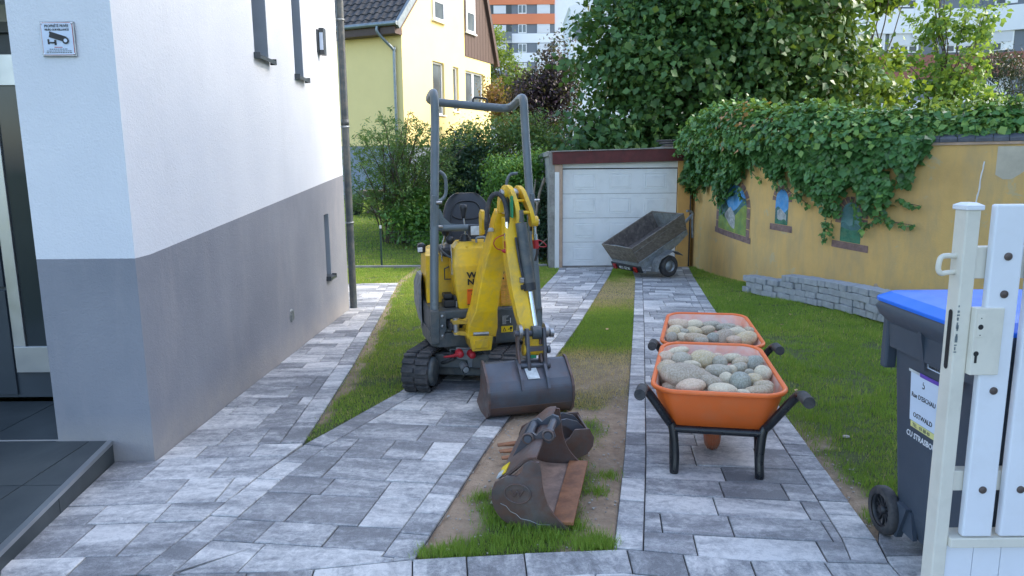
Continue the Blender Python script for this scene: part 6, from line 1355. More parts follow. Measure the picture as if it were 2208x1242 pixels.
# quick couplers and hoses at the elbow
MB().tube(bez([(-0.115, -0.81, 1.24), (-0.122, -0.84, 1.30), (-0.112, -0.85, 1.40), (-0.09, -0.86, 1.465), (-0.052, -0.88, 1.487), (-0.016, -0.91, 1.45), (-0.004, -0.94, 1.37), (-0.006, -0.955, 1.29)], 6), 0.0165, 10).build('hose', 'rubber', ex)
rbox('hose_fitting', (-0.11, -0.83, 1.225), (-0.07, -0.79, 1.25), 'steel', 0.004)
qc = MB(); qc.tube([(-0.008, -0.955, 1.30), (-0.010, -0.96, 1.225)], 0.015, 12); qc.tube([(-0.010, -0.96, 1.225), (-0.005, -0.965, 1.165)], 0.021, 14); qc.build('quick_coupler', 'chrome', ex)
MB().tube([(-0.007, -0.963, 1.172), (-0.004, -0.967, 1.12), (-0.016, -0.967, 1.10), (-0.045, -0.967, 1.108)], [0.025, 0.027, 0.024, 0.009], 14).build('red_cap', 'red_cap', ex)
MB().tube(bez([(-0.04, -0.967, 1.108), (-0.085, -0.97, 1.125), (-0.105, -0.97, 1.16), (-0.085, -0.97, 1.195), (-0.03, -0.965, 1.215)], 5), 0.0035, 6).build('cap_strap', 'red_cap', ex)
qc = MB(); qc.tube([(0.190, -0.93, 1.285), (0.195, -0.93, 1.19)], 0.015, 12); qc.tube([(0.195, -0.93, 1.21), (0.198, -0.93, 1.165)], 0.020, 14); qc.build('quick_coupler', 'chrome', ex)
MB().tube([(0.199, -0.93, 1.17), (0.205, -0.93, 1.11)], [0.022, 0.020], 14).build('red_cap', 'red_cap', ex)
MB().tube(bez([(0.215, -0.93, 1.17), (0.25, -0.93, 1.155), (0.28, -0.93, 1.125), (0.26, -0.93, 1.118), (0.215, -0.93, 1.125)], 5), 0.0035, 6).build('cap_strap', 'red_cap', ex)
MB().tube(bez([(0.175, -0.90, 1.23), (0.185, -0.91, 1.28), (0.21, -0.91, 1.22), (0.222, -0.91, 1.10), (0.205, -0.91, 1.02)], 5), 0.009, 8).build('hose', 'rubber', ex)
MB().tube(bez([(0.10, -0.80, 1.47), (0.135, -0.85, 1.46), (0.17, -0.88, 1.40), (0.175, -0.88, 1.33)], 5), 0.012, 8).build('hose', 'rubber', ex)
# bucket linkage
MB().tube([(-0.030, -1.20, 0.585), (0.225, -1.20, 0.572)], 0.020, 14).build('link_pin', 'bucket_steel', ex)
MB().tube([(0.215, -1.20, 0.573), (0.240, -1.20, 0.572)], 0.030, 8).build('pin_nut', 'steel', ex)
MB().tube([(0.090, -1.195, 0.580), (0.150, -1.195, 0.577)], 0.046, 20).build('rod_eye', 'machine_grey', ex)
for x in (0.010, 0.190):
    MB().tube([(x-0.011, -1.19, 0.590), (x+0.011, -1.19, 0.590)], 0.050, 20).build('link_disc', 'steel', ex)
for x in (0.052, 0.168):
    curved_plate('link_plate', [(x, -1.215, 0.615), (x, -1.225, 0.54), (x, -1.245, 0.42), (x+0.002, -1.255, 0.335)], [0.05, 0.055, 0.05, 0.05], 0.022, 'bucket_steel')
for x in (-0.002, 0.150):
    curved_plate('bucket_link', [(x, -1.185, 0.56), (x-0.004, -1.20, 0.47), (x-0.006, -1.235, 0.385)], [0.055, 0.045, 0.06], 0.018, 'bucket_rusty')
MB().box((0.06, -1.26, 0.47), (0.16, -1.235, 0.50)).build('link_tie', 'bucket_steel', ex)
MB().tube([(-0.02, -1.245, 0.375), (0.195, -1.245, 0.368)], 0.018, 12).build('link_pin', 'bucket_steel', ex)
MB().tube([(0.185, -1.235, 0.47), (0.205, -1.235, 0.47)], 0.026, 12).build('pin_head', 'bucket_steel', ex); MB().tube([(0.175, -1.245, 0.372), (0.200, -1.245, 0.371)], 0.030, 12).build('pin_head', 'bucket_steel', ex)
# bucket on the arm
bx0, bx1 = -0.238, 0.322
bprof = [(-1.175, 0.398), (-1.205, 0.394), (-1.325, 0.300), (-1.358, 0.245), (-1.364, 0.18), (-1.345, 0.105), (-1.29, 0.060), (-1.20, 0.045), (-1.02, 0.09)]
def shell(prof, x0, x1, th, m, nm, parent, M=None, world=False, bev=0.003):
    """bent plate: profile in (y, z), thickness inwards"""
    pr = [Vector((p[0], p[1])) for p in prof]; inn = []
    for i in range(len(pr)):
        t = (pr[min(i+1, len(pr)-1)]-pr[max(i-1, 0)]).normalized(); inn.append(pr[i]+Vector((-t.y, t.x))*th)
    poly = [(p.x, p.y) for p in pr]+[(p.x, p.y) for p in inn[::-1]]; mb = MB(); n = len(poly); k = len(pr)
    vs = [(x0, p[0], p[1]) for p in poly]+[(x1, p[0], p[1]) for p in poly]
    mb.add(vs, [(i, (i+1) % n, n+(i+1) % n, n+i) for i in range(n)])
    for off in (0, n): mb.add([vs[off+i] for i in range(n)], [(i, i+1, n-2-i, n-1-i) for i in range(k-1)])
    return mb.build(nm, m, parent, M, world, bevel=bev)
def smooth2(pr, n=4): return [(q.x, q.y) for q in bez([(a, b, 0) for a, b in pr], n)]
bprof = bprof[:2]+smooth2(bprof[2:], 4)
bu = shell(bprof, bx0, bx1, 0.012, 'bucket_steel', 'bucket', ex)
shell([(a-0.0015, b-0.0015) for a, b in bprof[12:]], bx0+0.002, bx1-0.002, 0.006, 'worn_rust', 'wear_plate', ex)
for x0, x1 in ((bx0-0.012, bx0+0.003), (bx1-0.003, bx1+0.012)):
    MB().prism([(-1.165, 0.412), (-1.21, 0.406), (-1.335, 0.308), (-1.370, 0.248), (-1.376, 0.178), (-1.355, 0.095), (-1.295, 0.048), (-1.20, 0.033), (-1.01, 0.08), (-1.12, 0.20), (-1.15, 0.33)], x0, x1, 'x').build('side_plate', 'bucket_rusty', ex, bevel=0.004)
MB().box((bx0, -1.06, 0.070), (bx1, -0.97, 0.088), Matrix.Translation((0, 0, 0.0))).build('cutting_edge', 'bright_rust', ex)
for x in (-0.018, 0.158): MB().prism([(-1.19, 0.41), (-1.225, 0.415), (-1.275, 0.385), (-1.345, 0.315), (-1.380, 0.245), (-1.360, 0.243), (-1.325, 0.298), (-1.20, 0.392)], x-0.009, x+0.009, 'x').build('bucket_ear', 'bucket_steel', ex, bevel=0.003)
mb = MB(); mb.add([(0.02, -1.262, 0.358), (0.10, -1.262, 0.358), (0.108, -1.328, 0.305), (0.028, -1.328, 0.305)], [(0, 1, 2, 3)]); mb.build('type_label', 'pale_sticker', ex, solid=0.003)
EBZ = 0

# ================================================================ SPARE BUCKETS ON THE GRASS
def place(cx, cy, yaw, dz=0.0):
    return Matrix.Translation((cx, cy, plane_z(cx, cy)+dz)) @ Matrix.Rotation(R(yaw), 4, 'Z')
# big ditching bucket lying on its back, opening to the right, near side plate towards the camera
gb = thing('ditching_bucket', 'wide rusty ditching bucket lying on the grass strip nearest the camera, opening to the right', 'digger bucket', (0.09, 3.1, -0.125))
GM = place(-0.085, 2.97, -12, -0.01) @ Matrix.Rotation(R(3), 4, 'X')
# profile in local (x, z); width runs along local y from 0 to 0.60
gp = [(0.055, 0.235), (0.016, 0.205), (0.0, 0.155), (0.006, 0.10), (0.03, 0.055), (0.07, 0.022), (0.13, 0.006), (0.20, 0.004), (0.335, 0.012)]
def gshell(prof, y0, y1, th, m, nm, parent, M):
    pr = [Vector(p) for p in prof]; inn = []
    for i in range(len(pr)):
        t = (pr[min(i+1, len(pr)-1)]-pr[max(i-1, 0)]).normalized(); inn.append(pr[i]+Vector((-t.y, t.x))*th)
    poly = list(pr)+inn[::-1]; n = len(poly); k = len(pr); mb = MB()
    vs = [(p.x, y0, p.y) for p in poly]+[(p.x, y1, p.y) for p in poly]
    mb.add(vs, [(i, (i+1) % n, n+(i+1) % n, n+i) for i in range(n)], False)
    for off in (0, n): mb.add([vs[off+i] for i in range(n)], [(i, i+1, n-2-i, n-1-i) for i in range(k-1)])
    return mb.build(nm, m, parent, M, True, bevel=0.002)
BWD = 0.60
gshell(smooth2([(0.19, 0.335), (0.145, 0.325), (0.09, 0.275)]+gp[1:], 3), 0.006, BWD-0.006, 0.010, 'bucket_rusty', 'shell', gb, GM)
gshell(smooth2([(0.185, 0.322), (0.148, 0.312), (0.10, 0.262), (0.03, 0.198), (0.013, 0.155), (0.018, 0.105), (0.04, 0.065), (0.076, 0.035), (0.13, 0.019), (0.20, 0.017), (0.262, 0.022)], 3), 0.008, BWD-0.008, 0.003, 'bucket_inside', 'lining', gb, GM)
gshell([(0.255, 0.024), (0.352, 0.030)], 0.0, BWD, 0.014, 'bright_rust', 'cutting_edge', gb, GM)
side = [(0.205, 0.318), (0.165, 0.322), (0.138, 0.305), (0.128, 0.268), (0.108, 0.245), (0.060, 0.242), (0.006, 0.208), (-0.010, 0.155), (-0.004, 0.095), (0.024, 0.045), (0.066, 0.012), (0.13, -0.004), (0.20, -0.004), (0.34, 0.010), (0.285, 0.055), (0.245, 0.11), (0.222, 0.18), (0.214, 0.25)]
side = side[:3]+side[3:6]+smooth2(side[6:13], 3)+smooth2(side[13:], 3)
for y0 in (-0.010, BWD-0.002):
    MB().prism(side, y0, y0+0.012, 'y').build('side_plate', 'bucket_rusty', gb, GM, True, bevel=0.003)
em = MB(); em.tube([(0.108+0.058*math.cos(a), -0.012, 0.165+0.046*math.sin(a)) for a in np.linspace(0, 2*math.pi, 25)[:-1]], 0.004, 6, closed=True)
em.tube([(0.078, -0.012, 0.180), (0.092, -0.012, 0.150), (0.106, -0.012, 0.178), (0.118, -0.012, 0.152), (0.134, -0.012, 0.184)], 0.0045, 6); em.build('emblem', 'bucket_rusty', gb, GM, True)
wd_ = MB(); wd_.tube([(0.03, -0.011, 0.11), (0.055, -0.011, 0.10), (0.075, -0.011, 0.075), (0.10, -0.011, 0.065), (0.12, -0.011, 0.045), (0.16, -0.011, 0.04), (0.20, -0.011, 0.025), (0.25, -0.011, 0.028)], 0.0016, 5); wd_.build('weld_line', 'steel', gb, GM, True)
for y0 in (0.20, 0.36):
    MB().prism([(0.035, 0.215), (0.075, 0.30), (0.10, 0.345), (0.135, 0.36), (0.155, 0.345), (0.175, 0.365), (0.205, 0.385), (0.235, 0.375), (0.245, 0.345), (0.215, 0.31), (0.185, 0.325), (0.145, 0.312), (0.09, 0.262), (0.05, 0.225)], y0, y0+0.016, 'y').build('bucket_ear', 'bucket_steel', gb, GM, True, bevel=0.003)
for x, z in ((0.118, 0.332), (0.212, 0.355)):
    MB().tube([(x, 0.185, z), (x, 0.39, z)], 0.018, 14).build('ear_bushing', 'bucket_steel', gb, GM, True)
    mb = MB(); mb.tube([(x+0.024*math.cos(a), 0.193, z+0.024*math.sin(a)) for a in np.linspace(0, 2*math.pi, 17)[:-1]], 0.006, 6, closed=True); mb.build('bushing_rim', 'bucket_rusty', gb, GM, True)
mb = MB(); mb.add([(0.012, 0.03, 0.212), (0.012, 0.13, 0.212), (0.045, 0.13, 0.240), (0.045, 0.03, 0.240)], [(0, 1, 2, 3)]); mb.build('yellow_label', 'yellow_sticker', gb, GM, True, solid=0.004)
mb = MB(); mb.add([(0.008, 0.022, 0.211), (0.008, 0.07, 0.211), (0.030, 0.07, 0.231), (0.030, 0.022, 0.231)], [(0, 1, 2, 3)]); mb.build('white_label', 'pale_sticker', gb, GM, True, solid=0.006)
# toothed bucket behind it, teeth to the left
tb_ = thing('toothed_bucket', 'narrow rusty digging bucket with three teeth lying behind the ditching bucket', 'digger bucket', (0.2, 3.85, -0.154))
BM_ = place(0.385, 3.72, 8, 0.0) @ Matrix.Diagonal((1, 1, 0.62, 1))
tp2 = [(-0.02, 0.30), (0.0, 0.25), (-0.004, 0.16), (-0.03, 0.08), (-0.09, 0.025), (-0.17, 0.008), (-0.24, 0.012), (-0.34, 0.035)]
tp2 = [(0.03, 0.27), (0.045, 0.20), (0.04, 0.13), (0.01, 0.065), (-0.05, 0.02), (-0.12, 0.006), (-0.22, 0.012), (-0.33, 0.03)]
gshell(smooth2(tp2[::-1], 3), 0.0, 0.26, 0.010, 'bucket_rusty', 'shell', tb_, BM_)
for y0 in (-0.010, 0.258): MB().prism([(0.03, 0.285), (0.056, 0.20), (0.05, 0.125), (0.02, 0.055), (-0.05, 0.008), (-0.12, -0.004), (-0.22, 0.002), (-0.33, 0.022), (-0.22, 0.075), (-0.14, 0.13), (-0.08, 0.21), (-0.05, 0.285)], y0, y0+0.012, 'y').build('side_plate', 'bucket_rusty', tb_, BM_, True, bevel=0.003)
for y0 in (0.012, 0.105, 0.198):
    MB().loft([[Vector((x, y0+a, z+b)) for a, b in ((0, 0), (w_, 0), (w_, h_), (0, h_))] for x, z, w_, h_ in ((-0.30, 0.02, 0.045, 0.035), (-0.36, 0.028, 0.042, 0.028), (-0.45, 0.034, 0.036, 0.012))], smooth=False).build('tooth', 'bright_rust', tb_, BM_, True, bevel=0.004)
for y0 in (0.07, 0.17): MB().prism([(0.02, 0.24), (-0.02, 0.31), (-0.08, 0.34), (-0.13, 0.325), (-0.14, 0.30), (-0.08, 0.27), (-0.03, 0.20)], y0, y0+0.014, 'y').build('bucket_ear', 'bucket_steel', tb_, BM_, True, bevel=0.003)

# ================================================================ WHEELBARROWS
def barrow(name_label, cx, cy, yaw):
    M = Matrix.Translation((cx, cy, plane_z(cx, cy))) @ Matrix.Rotation(math.atan(G), 4, 'X') @ Matrix.Rotation(R(yaw), 4, 'Z')
    t = thing('wheelbarrow', name_label, 'wheelbarrow', (cx, cy, plane_z(cx, cy)))
    B = lambda mb, n, m, **k: mb.build(n, m, t, M, True, **k)
    def ring(x0, y0, hw, hl, z, r, sl=0.085, n=8, nose=0.88):
        pts = []
        for qx, qy, a0 in ((1, 1, 0), (-1, 1, 90), (-1, -1, 180), (1, -1, 270)):
            for i in range(n+1):
                a = R(a0+90*i/n); k_ = nose if qy > 0 else 1.0
                x = x0+(qx*(hw-r)+r*math.cos(a))*k_; y = y0+qy*(hl-r)+r*math.sin(a); pts.append(Vector((x, y, z+sl*(y-y0+hl))))
        return pts
    Y0 = 0.365
    rings = [ring(0, Y0, 0.335, 0.435, 0.450, 0.13), ring(0, Y0, 0.318, 0.418, 0.448, 0.12), ring(0, Y0, 0.312, 0.405, 0.40, 0.115), ring(0, Y0+0.0, 0.27, 0.33, 0.24, 0.09, 0.03), ring(0, Y0, 0.22, 0.28, 0.225, 0.07, 0.03)]
    mb = MB(); mb.loft(rings[1:], True, False); mb.add(rings[-1], [tuple(range(len(rings[-1])))]); tray = B(mb, 'tray', 'orange_tray')
    inn = [ring(0, Y0, 0.314, 0.414, 0.451, 0.118), ring(0, Y0, 0.305, 0.40, 0.40, 0.112), ring(0, Y0, 0.262, 0.322, 0.248, 0.085, 0.03), ring(0, Y0, 0.21, 0.27, 0.233, 0.065, 0.03)]
    mb = MB(); mb.loft(inn, True, False); mb.add(inn[-1], [tuple(range(len(inn[-1])))]); mb.build('lining', 'orange_tray_inside', tray, M, True)
    rimp = ring(0, Y0, 0.328, 0.428, 0.449, 0.127); mb = MB(); mb.tube(rimp, 0.0135, 10, closed=True); B(mb, 'rim', 'orange_tray')
    mb = MB()
    for i in range(5):
        x = -0.17+i*0.085
        for (a, b) in (((x-0.022, 0.0), (x-0.022, 0.06)), ((x+0.022, 0.0), (x+0.022, 0.06)), ((x-0.022, 0.06), (x+0.022, 0.06))):
            f = lambda q: (q[0]*0.88, Y0+0.405-0.022-(0.06-q[1])*0.35, 0.462-0.02-(0.06-q[1])); mb.tube([f(a), f(b)], 0.004, 5)
    B(mb, 'tray_ribs', 'orange_tray_inside')
    for s in (-1, 1):
        # handle: grip, down beside the tray, bend, along underneath to the axle
        pts = [(s*0.385, -0.20, 0.475), (s*0.378, -0.12, 0.477), (s*0.362, -0.06, 0.455), (s*0.30, -0.02, 0.36), (s*0.245, 0.02, 0.27), (s*0.225, 0.12, 0.222), (s*0.20, 0.36, 0.20), (s*0.09, 0.62, 0.17), (s*0.055, 0.74, 0.15)]
        pts = [pts[0], pts[1]]+[tuple(q) for q in bez(pts[1:], 5)][1:]
        mb = MB(); mb.tube(pts, 0.0225, 14); B(mb, 'handle', 'barrow_black')
        mb = MB(); mb.tube([(s*0.388, -0.235, 0.4745), (s*0.379, -0.125, 0.4765)], 0.028, 16); g_ = B(mb, 'grip', 'rubber')
        leg = [(s*0.240, 0.035, 0.268), (s*0.222, 0.03, 0.222), (s*0.210, 0.015, 0.10), (s*0.212, 0.0, 0.016), (s*0.214, 0.02, 0.012), (s*0.216, 0.09, 0.10), (s*0.218, 0.16, 0.22)]
        mb = MB(); mb.tube([tuple(q) for q in bez(leg, 5)], 0.023, 12); B(mb, 'leg', 'barrow_black')
    mb = MB(); mb.tube([(-0.235, 0.03, 0.228), (0.235, 0.03, 0.228)], 0.020, 10); B(mb, 'cross_bar', 'barrow_black')
    mb = MB(); mb.tube([(-0.2, 0.36, 0.205), (0.2, 0.36, 0.205)], 0.012, 10); B(mb, 'cross_bar', 'barrow_black')
    prof = []; RW, rw = 0.145, 0.042
    for a in np.linspace(0, 2*math.pi, 17): prof.append((RW+rw*math.cos(a)*1.0, rw*1.0*math.sin(a)))
    wc = (0.0, 0.42, 0.187)
    mb = MB(); mb.lathe(prof, wc, 'x', 32); ty_ = B(mb, 'tyre', 'orange_tyre')
    mb = MB()
    for k_ in range(5): mb.lathe([(RW+rw-0.001-abs(k_-2)*0.004, -0.026+k_*0.012), (RW+rw+0.003-abs(k_-2)*0.004, -0.026+k_*0.012), (RW+rw+0.003-abs(k_-2)*0.004, -0.021+k_*0.012), (RW+rw-0.001-abs(k_-2)*0.004, -0.021+k_*0.012)], wc, 'x', 32)
    mb.build('tread_rib', 'orange_tyre', ty_, M, True)
    mb = MB(); mb.lathe([(0.0, -0.03), (0.03, -0.03), (0.035, -0.02), (0.11, -0.012), (0.115, 0.0), (0.11, 0.012), (0.035, 0.02), (0.03, 0.03), (0, 0.03)], wc, 'x', 24); B(mb, 'wheel', 'orange_tray')
    mb = MB(); mb.tube([(-0.09, 0.42, 0.187), (0.09, 0.42, 0.187)], 0.008, 8); B(mb, 'axle', 'steel')
    return t, M
b1, BM1 = barrow('orange wheelbarrow in front, heaped with cobbles, black handles towards the camera', 1.045, 3.475, -12)
b2, BM2 = barrow('second orange wheelbarrow with pale cobbles standing behind the front one', 1.32, 4.58, -12)
S1 = [(-0.195, 0.649, 0.494, 0.059, 0.023, 12, 0), (-0.261, 0.513, 0.486, 0.041, 0.034, 0, 1), (-0.173, 0.492, 0.485, 0.052, 0.038, 0, 2), (-0.249, 0.266, 0.471, 0.058, 0.056, -10, 3), (-0.147, 0.194, 0.467, 0.12, 0.059, -14, 4), (-0.054, 0.515, 0.486, 0.068, 0.047, -5, 5), (-0.139, 0.054, 0.458, 0.065, 0.032, 12, 1), (-0.119, 0.403, 0.479, 0.044, 0.022, 0, 0), (0.038, 0.467, 0.483, 0.038, 0.033, -20, 2), (0.019, 0.306, 0.473, 0.064, 0.034, 0, 2), (-0.03, 0.117, 0.462, 0.055, 0.037, -15, 4), (0.05, 0.188, 0.466, 0.036, 0.031, 0, 0), (0.117, 0.139, 0.463, 0.047, 0.049, 0, 6), (0.022, 0.023, 0.456, 0.062, 0.03, 0, 0), (0.082, 0.328, 0.475, 0.032, 0.026, 20, 0), (0.11, 0.561, 0.489, 0.05, 0.023, 10, 0), (0.159, 0.485, 0.484, 0.051, 0.029, 20, 3), (0.218, 0.488, 0.484, 0.049, 0.035, 20, 6), (0.127, 0.374, 0.477, 0.048, 0.026, 25, 2), (0.246, 0.302, 0.473, 0.04, 0.038, -30, 0), (0.189, 0.19, 0.466, 0.041, 0.031, 0, 5), (0.182, 0.31, 0.474, 0.025, 0.019, 0, 2), (0.23, 0.111, 0.462, 0.044, 0.024, 10, 3), (0.185, 0.02, 0.456, 0.057, 0.024, 10, 3), (0.242, 0.057, 0.458, 0.024, 0.022, 0, 3), (0.122, -0.009, 0.454, 0.039, 0.012, 0, 0), (0.023, 0.572, 0.489, 0.036, 0.02, 0, 1)]
L1 = ['slim pale cobble tilted at the far left corner of the front barrow', 'pinkish cobble against the left side of the front barrow', 'mottled grey cobble right of the pinkish one at the left of the front barrow', 'tall brownish cobble pressed into the left wall of the front barrow', 'largest long oval grey brown cobble lying across the left of the front barrow', 'big round yellowish cobble at the back middle of the front barrow', 'pinkish cobble under the big oval one at the near rim of the front barrow', 'small pale cobble above the big oval one in the front barrow', 'small grey cobble right of the big round yellowish one', 'wide grey cobble in the middle of the front barrow', 'angular slate grey cobble right of the big oval one', 'round creamy cobble left of the blue grey one in the front barrow', 'round blue grey cobble near the centre front of the front barrow', 'pale streaked cobble at the middle of the near rim of the front barrow', 'small pale tilted cobble right of the wide grey one', 'pale low cobble near the back rim of the front barrow', 'dark brownish cobble behind the centre right of the front barrow', 'greenish grey cobble at the back right of the front barrow', 'tilted grey cobble lying against the dark brownish one', 'cream cobble leaning on the right wall of the front barrow', 'yellow veined cobble right of the blue grey one', 'smallest grey cobble between the cream and the yellow veined ones', 'flat brown cobble low at the right of the front barrow', 'wide tan cobble at the near right rim of the front barrow', 'little brown cobble in the near right corner of the front barrow', 'thin pale sliver of cobble at the near rim of the front barrow', 'pink grey cobble half hidden behind the big round yellowish one']
S2 = [(-0.203, 0.495, 0.485, 0.075, 0.035, 0, 1), (-0.108, 0.487, 0.484, 0.063, 0.034, 15, 0), (-0.23, 0.376, 0.478, 0.045, 0.021, 0, 0), (-0.25, 0.273, 0.471, 0.044, 0.033, 20, 5), (-0.288, 0.153, 0.464, 0.038, 0.03, 20, 2), (-0.174, 0.295, 0.473, 0.033, 0.021, 0, 2), (-0.108, 0.316, 0.474, 0.05, 0.029, -8, 5), (-0.184, 0.167, 0.465, 0.041, 0.026, -15, 0), (-0.098, 0.164, 0.465, 0.081, 0.027, -5, 3), (-0.017, 0.356, 0.476, 0.05, 0.028, 15, 3), (0.02, 0.492, 0.484, 0.063, 0.029, 5, 2), (0.116, 0.455, 0.482, 0.062, 0.025, 10, 2), (0.011, 0.168, 0.465, 0.04, 0.032, 20, 6), (0.087, 0.205, 0.467, 0.065, 0.043, 32, 4), (0.184, 0.305, 0.473, 0.058, 0.037, 0, 0), (0.268, 0.351, 0.476, 0.041, 0.028, 10, 3), (0.232, 0.182, 0.466, 0.064, 0.04, 15, 5), (0.131, 0.376, 0.478, 0.039, 0.021, -10, 2), (-0.07, 0.084, 0.46, 0.042, 0.021, 0, 2), (0.149, 0.144, 0.464, 0.043, 0.024, 0, 1)]
L2 = ['speckled pinkish cobble at the far left of the rear barrow', 'big pale cobble beside the speckled one in the rear barrow', 'small flat pale cobble at the left wall of the rear barrow', 'yellowish cobble at the left of the rear barrow', 'grey cobble in the near left corner of the rear barrow', 'small grey cobble between two yellowish ones in the rear barrow', 'yellowish oval cobble at the centre left of the rear barrow', 'near white cobble at the near left of the rear barrow', 'long flat olive brown cobble at the front of the rear barrow', 'brown cobble at the very centre of the rear barrow', 'grey cobble at the middle of the far rim of the rear barrow', 'flat grey cobble at the far right rim of the rear barrow', 'tilted blue grey cobble at the front centre of the rear barrow', 'big slate coloured cobble slanting at the centre right of the rear barrow', 'large cream cobble at the right of the rear barrow', 'brown cobble against the right wall of the rear barrow', 'large yellowish cobble at the near right of the rear barrow', 'small grey cobble behind the big slate coloured one', 'small dark grey cobble just behind the front barrow rim', 'small pinkish cobble right of the big slate coloured one']
def stone_mesh(a, b, c, seed, sub=3):
    bm = bmesh.new(); bmesh.ops.create_icosphere(bm, subdivisions=sub, radius=1.0)
    pw = 0.92+0.12*((seed*7) % 5)/5
    for v in bm.verts:
        p = v.co.copy(); q = Vector([math.copysign(abs(x)**pw, x) for x in p])
        d = 1+0.10*mnoise(p*0.9+Vector((seed*3.1, seed*1.7, 0)))+0.07*mnoise(p*1.9+Vector((0, seed*2.3, seed)))
        v.co = Vector((q.x*a, q.y*b, q.z*c))*d
    me = bpy.data.meshes.new('cobble'); bm.to_mesh(me); bm.free(); me.polygons.foreach_set('use_smooth', [True]*len(me.polygons)); return me
def heap(S, Ls, BMt, group, seed0):
    for i, ((x, y, z, rx, rz, rot, ci), lab) in enumerate(zip(S, Ls)):
        hl = 0.30-0.05*(y > 0.4)
        lim = 0.285 if y > 0.0 else 0.26
        x = max(-lim+rx*0.6, min(lim-rx*0.6, x)); y = max(-0.005+rx*0.3, y)
        me = stone_mesh(rx*1.18, (rx+rz)*0.60, rz*1.28, seed0+i); me.materials.append(STONE[ci])
        o = bpy.data.objects.new('cobble', me); col.objects.link(o)
        o.matrix_world = BMt @ Matrix.Translation((x, y, z-0.006+0.025*y-rz*0.1)) @ Matrix.Rotation(R(-rot), 4, 'Y') @ Matrix.Rotation(R(random.uniform(-14, 14)), 4, 'Z') @ Matrix.Rotation(R(-10), 4, 'X')
        tag(o, lab, 'stone', group)
    # lower layers, seen only through the gaps
    V = []; F = []; k = 0
    for i in range(90):
        x, y = random.uniform(-0.24, 0.24), random.uniform(0.06, 0.66); z = random.choice([0.30, 0.36, 0.405, 0.425])+0.05*y; s_ = random.uniform(0.035, 0.05)
        me = stone_mesh(s_*1.2, s_, s_*0.75, seed0+50+i, 2); Mx = BMt @ Matrix.Translation((x, y, z-0.02)) @ Matrix.Rotation(random.uniform(0, 6), 4, 'Z')
        V += [tuple(Mx @ v.co) for v in me.vertices]; F += [[a+k for a in p.vertices] for p in me.polygons]; k += len(me.vertices); bpy.data.meshes.remove(me)
    me = bpy.data.meshes.new('cobble_fill'); me.from_pydata(V, [], F); me.polygons.foreach_set('use_smooth', [True]*len(F)); o = link('cobble_fill', me, None, STONE[3])
    tag(o, 'smaller cobbles filling the gaps low in the %s wheelbarrow' % ('front' if seed0 < 100 else 'rear'), 'stones', None, 'stuff')
heap(S1, L1, BM1, 'cobbles heaped in the front wheelbarrow', 1)
heap(S2, L2, BM2, 'cobbles heaped in the rear wheelbarrow', 200)

# ================================================================ TRAILER
tt = thing('trailer', 'small old box trailer tipped on its tail in front of the garage door', 'trailer', (2.6, 12.4, -0.5))
th_ = R(26); fh = Vector((0.88, 0.475, 0)).normalized(); wv = Vector((0.475, -0.88, 0)).normalized(); f3 = fh*math.cos(th_)+Vector((0, 0, math.sin(th_))); u3 = f3.cross(wv); u3 = u3 if u3.z > 0 else -u3
TB = Vector((2.01, 11.92, 0.046))-wv*0.84
TT = Matrix(((f3.x, wv.x, u3.x, TB.x), (f3.y, wv.y, u3.y, TB.y), (f3.z, wv.z, u3.z, TB.z), (0, 0, 0, 1)))   # x forward, y to the near side, z up; origin at the far rear top corner
LL_, WW, HH = 1.22, 0.84, 0.30
TBd = lambda mb, n, m, **k: mb.build(n, m, tt, TT, True, **k)
def sidewall(a, b, c, d, th, name, m, inm):
    """a,b top corners; c,d bottom corners; thin board with inner face material"""
    a, b, c, d = map(Vector, (a, b, c, d)); n = (b-a).cross(d-a).normalized()*th; mb = MB(); mb.add([a, b, c, d, a+n, b+n, c+n, d+n], [(0, 1, 2, 3), (7, 6, 5, 4), (0, 4, 5, 1), (1, 5, 6, 2), (2, 6, 7, 3), (3, 7, 4, 0)]); return TBd(mb, name, m)
i_ = 0.05
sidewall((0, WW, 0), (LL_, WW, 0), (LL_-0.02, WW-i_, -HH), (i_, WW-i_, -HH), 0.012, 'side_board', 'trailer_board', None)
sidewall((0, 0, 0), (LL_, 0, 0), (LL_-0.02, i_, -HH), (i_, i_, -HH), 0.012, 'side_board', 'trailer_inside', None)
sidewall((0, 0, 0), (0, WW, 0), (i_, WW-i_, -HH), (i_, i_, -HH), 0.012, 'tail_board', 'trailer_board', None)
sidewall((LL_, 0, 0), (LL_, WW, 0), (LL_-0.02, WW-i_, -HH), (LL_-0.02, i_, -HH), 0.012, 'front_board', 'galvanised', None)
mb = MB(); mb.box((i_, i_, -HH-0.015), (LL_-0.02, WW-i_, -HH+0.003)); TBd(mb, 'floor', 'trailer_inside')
mb = MB(); 
for (a, b) in (((0, 0, 0), (LL_, 0, 0)), ((0, WW, 0), (LL_, WW, 0)), ((0, 0, 0), (0, WW, 0)), ((LL_, 0, 0), (LL_, WW, 0))): mb.tube([a, b], 0.014, 8)
TBd(mb, 'top_rail', 'trailer_board')
mb = MB(); mb.tube([(0.012, WW-0.008, -0.09), (LL_, WW-0.008, -0.07)], 0.008, 6); mb.tube([(0.01, 0.0, -0.09), (0.01, WW, -0.09)], 0.008, 6); mb.tube([(0, WW/2-0.25, 0.0), (0.0, WW/2-0.0, 0.02), (0, WW, 0)], 0.006, 6); TBd(mb, 'side_rib', 'galvanised')
for x, y, xb, yb in ((0, WW, i_, WW-i_), (0, 0, i_, i_), (LL_, WW, LL_-0.02, WW-i_), (LL_, 0, LL_-0.02, i_)):
    mb = MB(); mb.tube([(x, y, 0.01), (xb, yb, -HH-0.01)], 0.017, 6); TBd(mb, 'corner_post', 'trailer_board')
